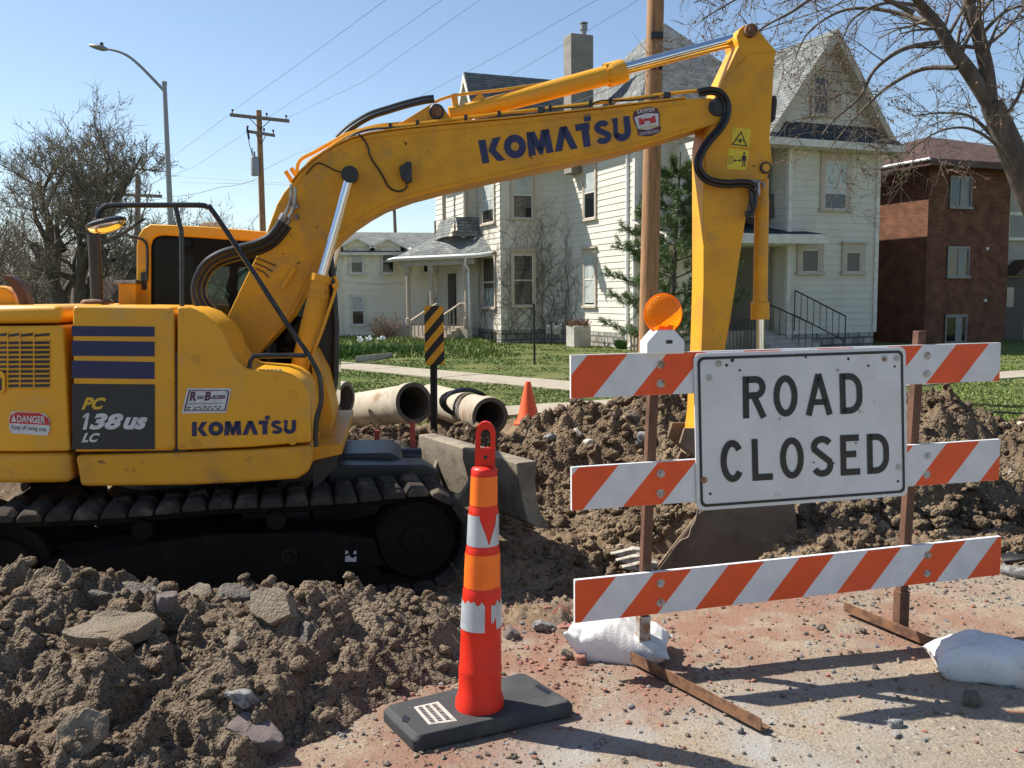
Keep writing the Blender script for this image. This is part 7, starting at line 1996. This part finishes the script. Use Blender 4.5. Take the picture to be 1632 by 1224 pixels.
def tree(name, label, base, starts, P, seed, barkm, twigm, cut=2, sides=(10, 7, 5, 4, 3, 3), budm=None, budn=0, budsize=.02, group=None, fixed=()):
    rs = np.random.RandomState(seed); out = list(fixed)
    for (p, d, L, r) in starts: grow(rs, np.array(p, float), unit(np.array(d, float)), L, r, 0, P, out)
    for (pts, rad, lv) in fixed:
        n = len(pts)
        for k in range(P['kids'][0] * 2):
            i = rs.randint(max(1, n // 4), n - 1)
            if rad[i] > .13: continue
            d0 = unit(np.array(pts[i + 1 if i + 1 < n else i]) - np.array(pts[i - 1]))
            ax = unit(np.cross(d0, rs.normal(0, 1, 3))); a = R(rs.uniform(*P['ang'][0]))
            grow(rs, np.array(pts[i], float), unit(d0 * math.cos(a) + ax * math.sin(a)), P['flen'] * rs.uniform(.5, 1.1), rad[i] * .35, 1, P, out)
    t = thing(name, label, 'tree', Vector(base), group)
    thick = [o for o in out if o[2] < cut]; thin = [o for o in out if o[2] >= cut]
    V, Fq = tubes(thick, sides); fast('trunk', V, Fq, barkm, parent=t, smooth=True)
    V, Fq = tubes(thin, sides); fast('branches', V, Fq, twigm, parent=t, smooth=True)
    if budm:
        tips = [o for o in out if o[2] >= P['max'] - 1]
        pts = []
        for _ in range(budn):
            o = tips[rs.randint(len(tips))]; i = rs.randint(len(o[0])); pts.append(np.array(o[0][i]) + rs.normal(0, budsize * .4, 3))
        s = budsize * (.4 + .9 * rs.rand(len(pts)) ** 2)
        V, Fq = stones(np.array(pts), s, rs, (ICO, ICOF), .3, 1.2); b = fast('buds', V, Fq, budm, parent=t); b['kind'] = 'stuff'
    return t
# the big bare tree behind the machine
PB = dict(seg=(.5, .45, .4, .35, .3, .25), wander=(.09, .13, .14, .13, .12, .12), up=(.04, .05, .07, .09, .09, .08), kids=(5, 6, 6, 5, 4), ang=((25, 55), (25, 60), (25, 60), (25, 60), (25, 60)), len=((.5, .8), (.5, .75), (.45, .7), (.45, .7), (.4, .7)), rr=(.6, .55, .5, .55, .6), rmin=.010, max=5, tip=.45)
PB['from'] = (.35, .25, .2, .15, .1)
Yt = 36.0
tb = ony(122, 500, Yt); tb = Vector((tb.x, Yt, 0))
def tp(px, py, dy=0): p = ony(px, py, Yt + dy); return (p.x, p.y, p.z)
sw = []
def limb(a, b, r, L=None):
    a, b = np.array(a), np.array(b); return (a, b - a, np.linalg.norm(b - a) if L is None else L, r)
tree('bare_tree', 'big spreading bare tree with several dark trunks behind the yellow machine', tb,
     [limb(tp(112, 545), tp(66, 385), .40), limb(tp(120, 545), tp(110, 360, 1), .34), limb(tp(128, 545), tp(168, 395), .42), limb(tp(126, 545), tp(225, 430), .26), limb(tp(124, 545), tp(146, 400, -1.5), .30), limb(tp(100, 400), tp(25, 290), .20), limb(tp(150, 400), tp(215, 290), .2)],
     dict(PB, kids=(4, 4, 5, 5, 4)), 5, 'bark', 'twig', cut=2, sides=(8, 6, 4, 3, 3, 3), budm='far_bud', budn=6000, budsize=.022)
# thinner trees further off
PS = dict(PB, kids=(7, 5, 5, 4, 3), max=4, rmin=.014, up=(.02, .08, .08, .07, .06, .05))
PS['from'] = (.25, .2, .2, .15, .1)
for k, (px, Y, hgt, lb) in enumerate(((375, 75, 8.0, 'small bare tree beyond the cab roof, rounded crown'), (440, 80, 7.4, 'small bare tree half hidden behind the curved boom'), (-30, 52, 9.5, 'bare tree at the edge of the view beyond the big tree'), (45, 60, 7.0, 'low bare tree in front of the far brushwood, slender trunk'), (225, 58, 6.4, 'low bare tree behind the exhaust pipe, reddish twigs'), (320, 70, 5.6, 'bare bushy tree beyond the cab, lowest of the far crowns'))):
    b = ony(px, 500, Y); b = Vector((b.x, Y, 0))
    tree('bare_tree', lb, b, [((b.x, Y, -.2), (0.05, 0, 1), hgt * .62, .16), ((b.x + .1, Y, .6), (.35, 0, 1), hgt * .55, .12), ((b.x, Y, .6), (-.35, .1, 1), hgt * .55, .12)], PS, 30 + k, 'bark_light', 'twig_warm' if k % 2 else 'twig', cut=1, sides=(6, 4, 3, 3, 3), group='bare trees in the distance')
# far brushwood: one mass of bare stems
def brush():
    rs = np.random.RandomState(9); out = []
    for k in range(5200):
        Y = rs.uniform(50, 85); px = rs.uniform(-420, 470); x = (px - 816) / F * Y
        L = rs.uniform(2.5, 6.6) * (1.0 if px < 240 else .45); p = np.array([x, Y, 0.0]); d = unit(np.array([rs.normal(0, .35), rs.normal(0, .3), 1.0])); pts = [p]
        for i in range(5): d = unit(d + rs.normal(0, .18, 3)); p = p + d * L / 5; pts.append(p)
        r = rs.uniform(.012, .04)
        out.append((pts, [r * (1 - .7 * i / 5) for i in range(6)], 3))
        for q in range(2):
            i = rs.randint(1, 5); e = unit(d + rs.normal(0, .7, 3)); out.append(([pts[i], pts[i] + e * L * .2, pts[i] + unit(e + np.array([0, 0, .4])) * L * .38], [r * .5, r * .4, r * .25], 3))
    V, Fq = tubes(out, (3, 3, 3, 3)); o = fast('brushwood', V, Fq, 'twig_warm', smooth=True); tag(o, 'mass of bare brown brushwood closing the view behind the machine', 'brushwood', None, 'stuff')
brush()
# maple leaning in at the top
YM = 13.0
def mp(px, py, dy=0): p = ony(px, py, YM + dy); return np.array((p.x, p.y, p.z))
def path(pts, r0, r1, lv=0):
    P, rr = spline([Vector(p) for p in pts], [r0 + (r1 - r0) * i / (len(pts) - 1) for i in range(len(pts))], 6)
    return ([np.array(p) for p in P], rr, lv)
mbase = mp(1735, 640); mbase = np.array((mbase[0], YM, .1))
trunk = path([mbase, mp(1705, 480), mp(1666, 360), mp(1638, 300), mp(1606, 225), mp(1580, 165)], .26, .145)
l1 = path([mp(1578, 165), mp(1545, 115), mp(1515, 75), mp(1495, 40), mp(1470, 10), mp(1440, -30, -.6)], .115, .05)
l2 = path([mp(1578, 165), mp(1572, 110), mp(1560, 60), mp(1545, 10), mp(1535, -60)], .105, .07)
PMp = dict(seg=(.3, .22, .16, .12, .1, .1), wander=(.05, .10, .14, .17, .2), up=(.0, -.02, -.035, .0, .03), kids=(3, 5, 4, 3, 2), ang=((40, 75), (25, 60), (25, 65), (30, 70), (30, 70)), len=((.5, .8), (.35, .6), (.35, .6), (.35, .6), (.4, .7)), rr=(.5, .5, .5, .55, .6), rmin=.0042, max=3, tip=.3, flen=1.15)
PMp['from'] = (.3, .2, .15, .1, .1)
extra = []
for k, q in enumerate((
    [mp(1495, 68), mp(1440, 78, -.3), mp(1395, 110, -.5), mp(1370, 155, -.6), mp(1330, 190, -.7), mp(1310, 215, -.8)],
    [mp(1525, 108), mp(1470, 110, .3), mp(1420, 135, .4), mp(1390, 160, .5), mp(1352, 200, .5), mp(1320, 240, .6)],
    [mp(1615, 255), mp(1580, 215, .2), mp(1545, 185, .3), mp(1500, 180, .3), mp(1455, 185, .3)],
    [mp(1455, 20, -.4), mp(1390, -10, -.6), mp(1320, -15, -.9), mp(1260, 20, -1.1), mp(1215, 45, -1.2), mp(1160, 90, -1.3)],
    [mp(1440, -30, -.6), mp(1360, -60, -.8), mp(1280, -50, -1), mp(1190, -10, -1.2), mp(1120, 30, -1.4)],
    [mp(1500, 45), mp(1430, 20, .6), mp(1350, 15, .8), mp(1290, 50, 1.0), mp(1265, 100, 1.0)],
    [mp(1440, -30, -.6), mp(1330, -70, .2), mp(1230, -60, .3), mp(1165, -20, .4), mp(1105, 5, .4)],
    [mp(1560, 60), mp(1600, 20, -.3), mp(1640, 10, -.4), mp(1680, 30, -.4)],
    [mp(1590, 200), mp(1625, 150, -.3), mp(1640, 90, -.4), mp(1650, 40, -.5)],
    [mp(1625, 290), mp(1592, 235, -.4), mp(1545, 205, -.6), mp(1495, 210, -.7), mp(1450, 240, -.8)],
    [mp(1635, 320), mp(1660, 250, .3), mp(1650, 180, .4), mp(1620, 130, .5)],
    [mp(1470, 10), mp(1410, 5, -.5), mp(1360, 30, -.6), mp(1340, 70, -.7)],
)): extra.append(path(q, .038 if k < 7 else .03, .007, 1))
tree('budding_maple', 'leaning maple with budding twigs hanging over the gabled house', Vector(mbase), [], dict(PMp, kids=(4, 5, 5, 3, 2)), 3, 'bark', 'bark_light', cut=1, sides=(14, 7, 5, 3, 3), budm='bud', budn=4500, budsize=.0105, fixed=[trunk, l1, l2] + extra)
# white pine by the house corner
def pine(label, base, hgt, spread, seed, group=None, nw=11, cat='tree'):
    rs = np.random.RandomState(seed); t = thing('pine_tree', label, cat, Vector(base), group)
    b = np.array(base); top = b + np.array([.25, 0, hgt])
    lines = [([b + (top - b) * i / 10 for i in range(11)], [.085 * (1 - .9 * i / 10) + .008 for i in range(11)], 0)]
    tufts = []
    for wv in range(nw):
        f = .10 + .86 * wv / nw
        for k in range(6):
            a = 2 * np.pi * (k / 6 + rs.rand() * .12 + wv * .21); L = spread * (1.02 - f) ** .72 * rs.uniform(.65, 1.15) + .15
            p = b + (top - b) * f; d = unit(np.array([math.cos(a), math.sin(a), .28])); pts = [p]
            n = 7
            for i in range(n): d = unit(d + rs.normal(0, .07, 3) + np.array([0, 0, .035])); p = p + d * L / n; pts.append(p)
            lines.append((pts, [.02 * (1 - .75 * i / n) for i in range(n + 1)], 2))
            for i in range(2, n + 1):
                for s in range(3):
                    e = unit(d + rs.normal(0, .55, 3)); l2_ = L * .26 * rs.uniform(.4, 1.1) * (1.2 - .5 * i / n); q = [pts[i], pts[i] + e * l2_ * .5, pts[i] + unit(e + np.array([0, 0, .3])) * l2_]
                    lines.append((q, [.008, .006, .004], 3)); tufts += [(q[2], e), (q[1], e), ((q[1] + q[2]) / 2, e)]
            tufts.append((pts[-1], d))
    V, Fq = tubes(lines, (8, 6, 4, 3)); fast('trunk', V, Fq, 'bark', parent=t, smooth=True)
    P = np.array([x[0] for x in tufts]); D = np.array([x[1] for x in tufts]); N = len(P); m = 16
    dr = D[:, None] * .75 + rs.normal(0, .62, (N, m, 3)); dr /= np.linalg.norm(dr, axis=2)[..., None]
    ln = rs.uniform(.09, .19, (N, m, 1)); sd_ = np.cross(dr, rs.normal(0, 1, (N, m, 3))); sd_ /= np.linalg.norm(sd_, axis=2)[..., None]
    B = P[:, None] + rs.normal(0, .02, (N, m, 3)); V = np.stack([B - sd_ * .007, B + sd_ * .007, B + dr * ln], 2).reshape(-1, 3)
    c = fast('crown', V, np.arange(len(V)).reshape(-1, 3), 'needle', parent=t)
    return t
pb = ony(1066, 560, 22.5); pine('young green pine with loose needled branches behind the wooden pole', (pb.x, 22.5, .1), 5.2, 1.75, 4)
pb = ony(985, 575, 27.0)
# bare shrub by the cream house, small leafy clumps
def shrub(label, base, hgt, wd, seed, n, m='twig_warm', r=.012):
    rs = np.random.RandomState(seed); out = []
    for k in range(n):
        a = rs.uniform(0, 2 * np.pi); t = rs.rand() ** .7; d = unit(np.array([math.cos(a) * t * wd / hgt, math.sin(a) * t * wd / hgt * .7, 1.0])); p = np.array(base) + np.array([math.cos(a), math.sin(a), 0]) * .15 * rs.rand(); pts = [p]; L = hgt * rs.uniform(.6, 1.1)
        for i in range(6): d = unit(d + rs.normal(0, .12, 3)); p = p + d * L / 6; pts.append(p)
        out.append((pts, [r * (1 - .1 * i) for i in range(7)], 0))
        for q in range(5):
            i = rs.randint(2, 6); e = unit(d + rs.normal(0, .5, 3)); out.append(([pts[i], pts[i] + e * L * .15, pts[i] + e * L * .28 + np.array([0, 0, .04])], [r * .6, r * .5, r * .3], 1))
    V, Fq = tubes(out, (4, 3)); o = fast('bare_shrub', V, Fq, m, smooth=True, og=Vector(base)); o.location = Vector(base); tag(o, label, 'shrub')
b = ony(617, 548, 35.5); shrub('rounded tan leafless shrub against the cream house wall', (b.x, 35.5, 0), 1.15, 1.0, 3, 110)
def leafy(label, base, hgt, wd, seed, n=500, cat='plant'):
    rs = np.random.RandomState(seed); b = np.array(base); a = rs.uniform(0, 2 * np.pi, n); rr = wd * rs.rand(n) ** .5
    B = np.stack([b[0] + np.cos(a) * rr, b[1] + np.sin(a) * rr * .6, np.full(n, b[2])], -1); up_ = np.stack([np.cos(a) * rs.rand(n) * .5, np.sin(a) * rs.rand(n) * .5, .6 + .6 * rs.rand(n)], -1) * hgt
    th = rs.uniform(0, 6.28, n); sd_ = np.stack([np.cos(th), np.sin(th), 0 * th], -1) * .022
    M_ = B + up_ * .6; T = B + up_ + np.stack([np.cos(a), np.sin(a), -.2 + 0 * a], -1) * hgt * .15
    V = np.stack([B - sd_ * .4, B + sd_ * .4, M_ + sd_, T, M_ - sd_], 1).reshape(-1, 3)
    o = fast('leafy_plant', V, np.arange(5 * n).reshape(-1, 5), 'leaf_dark', og=Vector(base)); o.location = Vector(base); tag(o, label, cat, 'leafy clumps in the side garden')
for k, (px, py, h, wd, lb) in enumerate(((585, 566, .35, 1.2, 'leafy green clump nearest the white daffodils'), (640, 566, .32, .9, 'leafy green clump beside the porch steps'), (545, 570, .32, .9, 'leafy green clump beside the excavator cab'), (1000, 556, .32, .35, 'small leafy clump at the foot of the stone foundation'))):
    p = onz(px, py, .1); leafy(lb, (p.x, p.y, .08), h, wd, 50 + k)
mb = MB(); rs = random.Random(4); p0_ = onz(592, 556, .1)
for k in range(16):
    p = p0_ + Vector((rs.uniform(-.5, .5), rs.uniform(-.3, .3), rs.uniform(.25, .42))); mb.lathe(p, Vector((rs.uniform(-.3, .3), -1, .3)), [(0, .03), (.01, .05), (.02, .02)], 8)
based(mb, 'daffodils', 'white_flower', p0_, 'cluster of white daffodils in front of the cream house', 'flowers')

# ------------------------------------------------------------------ poles, lamp and wires
def pole(label, Y, top, bot, r, arms, m='wood_pole', extra=None):
    a, b = ony(*bot, Y), ony(*top, Y)
    base = a + (a - b) * ((a.z + .1) / (b.z - a.z))
    t = thing('utility_pole', label, 'utility pole', base)
    mb = MB(); mb.tube([base, base + (b - base) * .5, b], [r * 1.15, r, r * .85], 14); mb.build('pole', m, t, ang=60)
    for (p, q, th) in arms:
        A, B = ony(*p, Y - .15), ony(*q, Y - .15); mb = MB(); d = (B - A).normalized(); mb.prism([A + Vector((0, -.06, -th / 2)), A + Vector((0, .06, -th / 2)), A + Vector((0, .06, th / 2)), A + Vector((0, -.06, th / 2))], B - A); ao = mb.build('crossarm', 'wood_grey', t)
        mb = MB(); c = (A + B) / 2
        for f in (.3, .7): mb.tube([A + (B - A) * f, c - Z * .55], .02, 5)
        mb.build('brace', 'black_steel', ao)
        mb = MB()
        for f in (.04, .62, .95): e = A + (B - A) * f + Z * th / 2; mb.tube([e, e + Z * .1, e + Z * .12, e + Z * .2], [.025, .025, .06, .05], 8)
        mb.build('insulator', 'brown', ao)
    return t
Yp = 46.0
up1 = pole('wooden utility pole with two crossarms and a grey transformer', Yp, (412.5, 176), (420, 400), .155, [((367, 183), (461, 193), .16), ((393, 209), (438, 216), .14)])
c = ony(406, 262, Yp - .3); mb = MB(); mb.lathe(c - Z * .55, Z, [(0, .16), (.04, .2), (.85, .2), (.92, .16)], 16); mb.tube([c + Z * .3, c + Z * .62], .05, 8); mb.tube([c + Vector((-.1, 0, .3)), c + Vector((-.1, 0, .8))], .03, 6); tr_ = mb.build('transformer', 'transformer', up1)
mb = MB()
mb.tube([ony(*a, Yp - .4) for a in ((405, 282), (403, 250), (398, 232), (394, 212))], .02, 5)
mb.build('drop_wire', 'black_steel', up1)
mb = MB(); mb.tube([ony(394, 204, Yp - .3), ony(397, 222, Yp - .3)], .05, 8); mb.build('fuse', 'black_steel', up1)
pole('brown utility pole standing in front of the big bare tree', 60, (220, 279), (219, 370), .2, [((190, 310), (258, 313), .2)], 'wood_grey')
pole('distant utility pole above the cream house roof', 85, (628, 326), (630, 372), .17, [((617, 332), (638, 329), .14)], 'wood_grey')
near = pole('tall weathered wooden utility pole in front of the white house', 16.0, (1054, -420), (1033, 545), .148, [])
mb = MB()
for q, w_ in (((1046, 105), 13), ((1047, 56), 12)): p = ony(*q, 15.85); mb.box(p, Vector((.10, 0, 0)), Vector((0, .04, 0)), Z * .05)
mb.build('cable_clamp', 'black_steel', near)
# street lamp
Yl = 27.0
a = ony(274, 400, Yl); base = Vector((a.x, Yl, 0)); b = ony(262, 133, Yl)
SL = thing('street_lamp', 'grey curved-arm street lamp rising behind the machine', 'street lamp', base)
mb = MB(); mb.tube([base, b], [.11, .06], 14); mb.lathe(base, Z, [(0, .2), (.3, .16)], 14); mb.lathe(b, Z, [(-.05, .075), (.05, .075), (.08, .02)], 12); mb.build('pole', 'lamp_grey', SL, ang=60)
mb = MB(); mb.tube([ony(*p, Yl) for p in ((260, 143), (240, 122), (222, 104), (205, 90), (188, 82), (170, 78))], [.045, .042, .04, .038, .035, .03], 10, smooth=5); mb.build('arm', 'lamp_grey', SL)
mb = MB(); c = ony(157, 75.5, Yl); d = (ony(171, 79, Yl) - ony(142, 73, Yl)); hl = d.length / 2; d.normalize()
secs = [(-1, .02, .02), (-.9, .09, .04), (-.5, .14, .065), (0, .16, .08), (.4, .14, .08), (.75, .09, .06), (1, .04, .035)]; vs, fs = [], []
for s, wy, hz2 in secs:
    for j in range(12): t = 2 * math.pi * j / 12; vs.append(c + d * s * hl + Vector((0, wy * math.cos(t), hz2 * math.sin(t))))
for i in range(len(secs) - 1):
    for j in range(12): fs.append([i * 12 + j, i * 12 + (j + 1) % 12, i * 12 + 12 + (j + 1) % 12, i * 12 + 12 + j])
fs += [list(reversed(range(12))), [len(vs) - 12 + j for j in range(12)]]
mb.add(vs, fs); lh = mb.build('lamp_head', 'lamp_grey', SL, fix=True)
mb = MB(); q = ony(162, 71.5, Yl); mb.tube([q - Z * .04, q + Z * .06], .05, 10); mb.build('photocell', 'black_steel', lh)
# wires
def wire(label, pts, r, sag=0, m='wire'):
    P = [ony(px, py, Y) for px, py, Y in pts]
    mb = MB(); out = []
    for a, b in zip(P[:-1], P[1:]):
        for i in range(12): t = i / 12; out.append(a + (b - a) * t - Z * sag * 4 * t * (1 - t))
    out.append(P[-1]); mb.tube(out, r * .58, 5)
    o = based(mb, 'power_line', m, P[0], label, 'power line', 'power lines')
wire('power line from the upper crossarm end to the top of the view, steepest of three', [(369, 178, Yp), (490, 92, 34), (640, -19, 24)], .011)
wire('power line leaving the pole crossarm, middle of the three rising wires', [(429, 186, Yp), (560, 101, 34), (740, -25, 24)], .010)
wire('power line leaving the inner crossarm insulator, lowest of the three rising wires', [(458, 188, Yp), (580, 130, 34), (790, -18, 24)], .009)
wire('power line passing above the small roof gable', [(652, 163, 42), (800, 85, 32), (990, -22, 22)], .011)
wire('power line passing behind the chimney flue', [(770, 145, 40), (930, 53, 30), (1060, -26, 22)], .011)
wire('thin wire dropping away beyond the two-arm pole', [(369, 180, Yp), (293, 237, 58), (240, 275, 75)], .014)
wire('thin wire running from the two-arm pole towards the brown pole', [(394, 210, Yp), (310, 266, 52), (222, 300, 60)], .012)
wire('dark service cable sagging from the two-arm pole to the left', [(415, 283, Yp), (350, 298, 50), (276, 313, 55), (222, 318, 60)], .026, .1)
wire('cable from the two-arm pole towards the boom', [(417, 272, Yp), (470, 246, 44), (560, 215, 42)], .014)
wire('low cable stretched across the trees just over the cab', [(-20, 385, 45), (110, 386, 45), (215, 384, 45), (300, 392, 45)], .016, .05)
wire('pair of thin cables low in the sky behind the curved boom', [(280, 281, 60), (415, 290, 56), (470, 292, 54)], .014)
wire('lower thin cable in the sky behind the curved boom', [(285, 291, 60), (415, 293, 56), (700, 306, 50)], .014)
wire('black service cable from the house roof to the tall wooden pole', [(905, 168, 31), (985, 136, 24), (1046, 106, 15.8)], .018)
wire('black service cable rising from the tall wooden pole through the twigs', [(1046, 106, 15.8), (1100, 92, 15.2), (1215, 48, 14), (1380, -8, 12.5)], .018)
wire('thin wire crossing the sky to the right of the gable', [(1330, 38, 28), (1450, 72, 26), (1640, 120, 24)], .010)
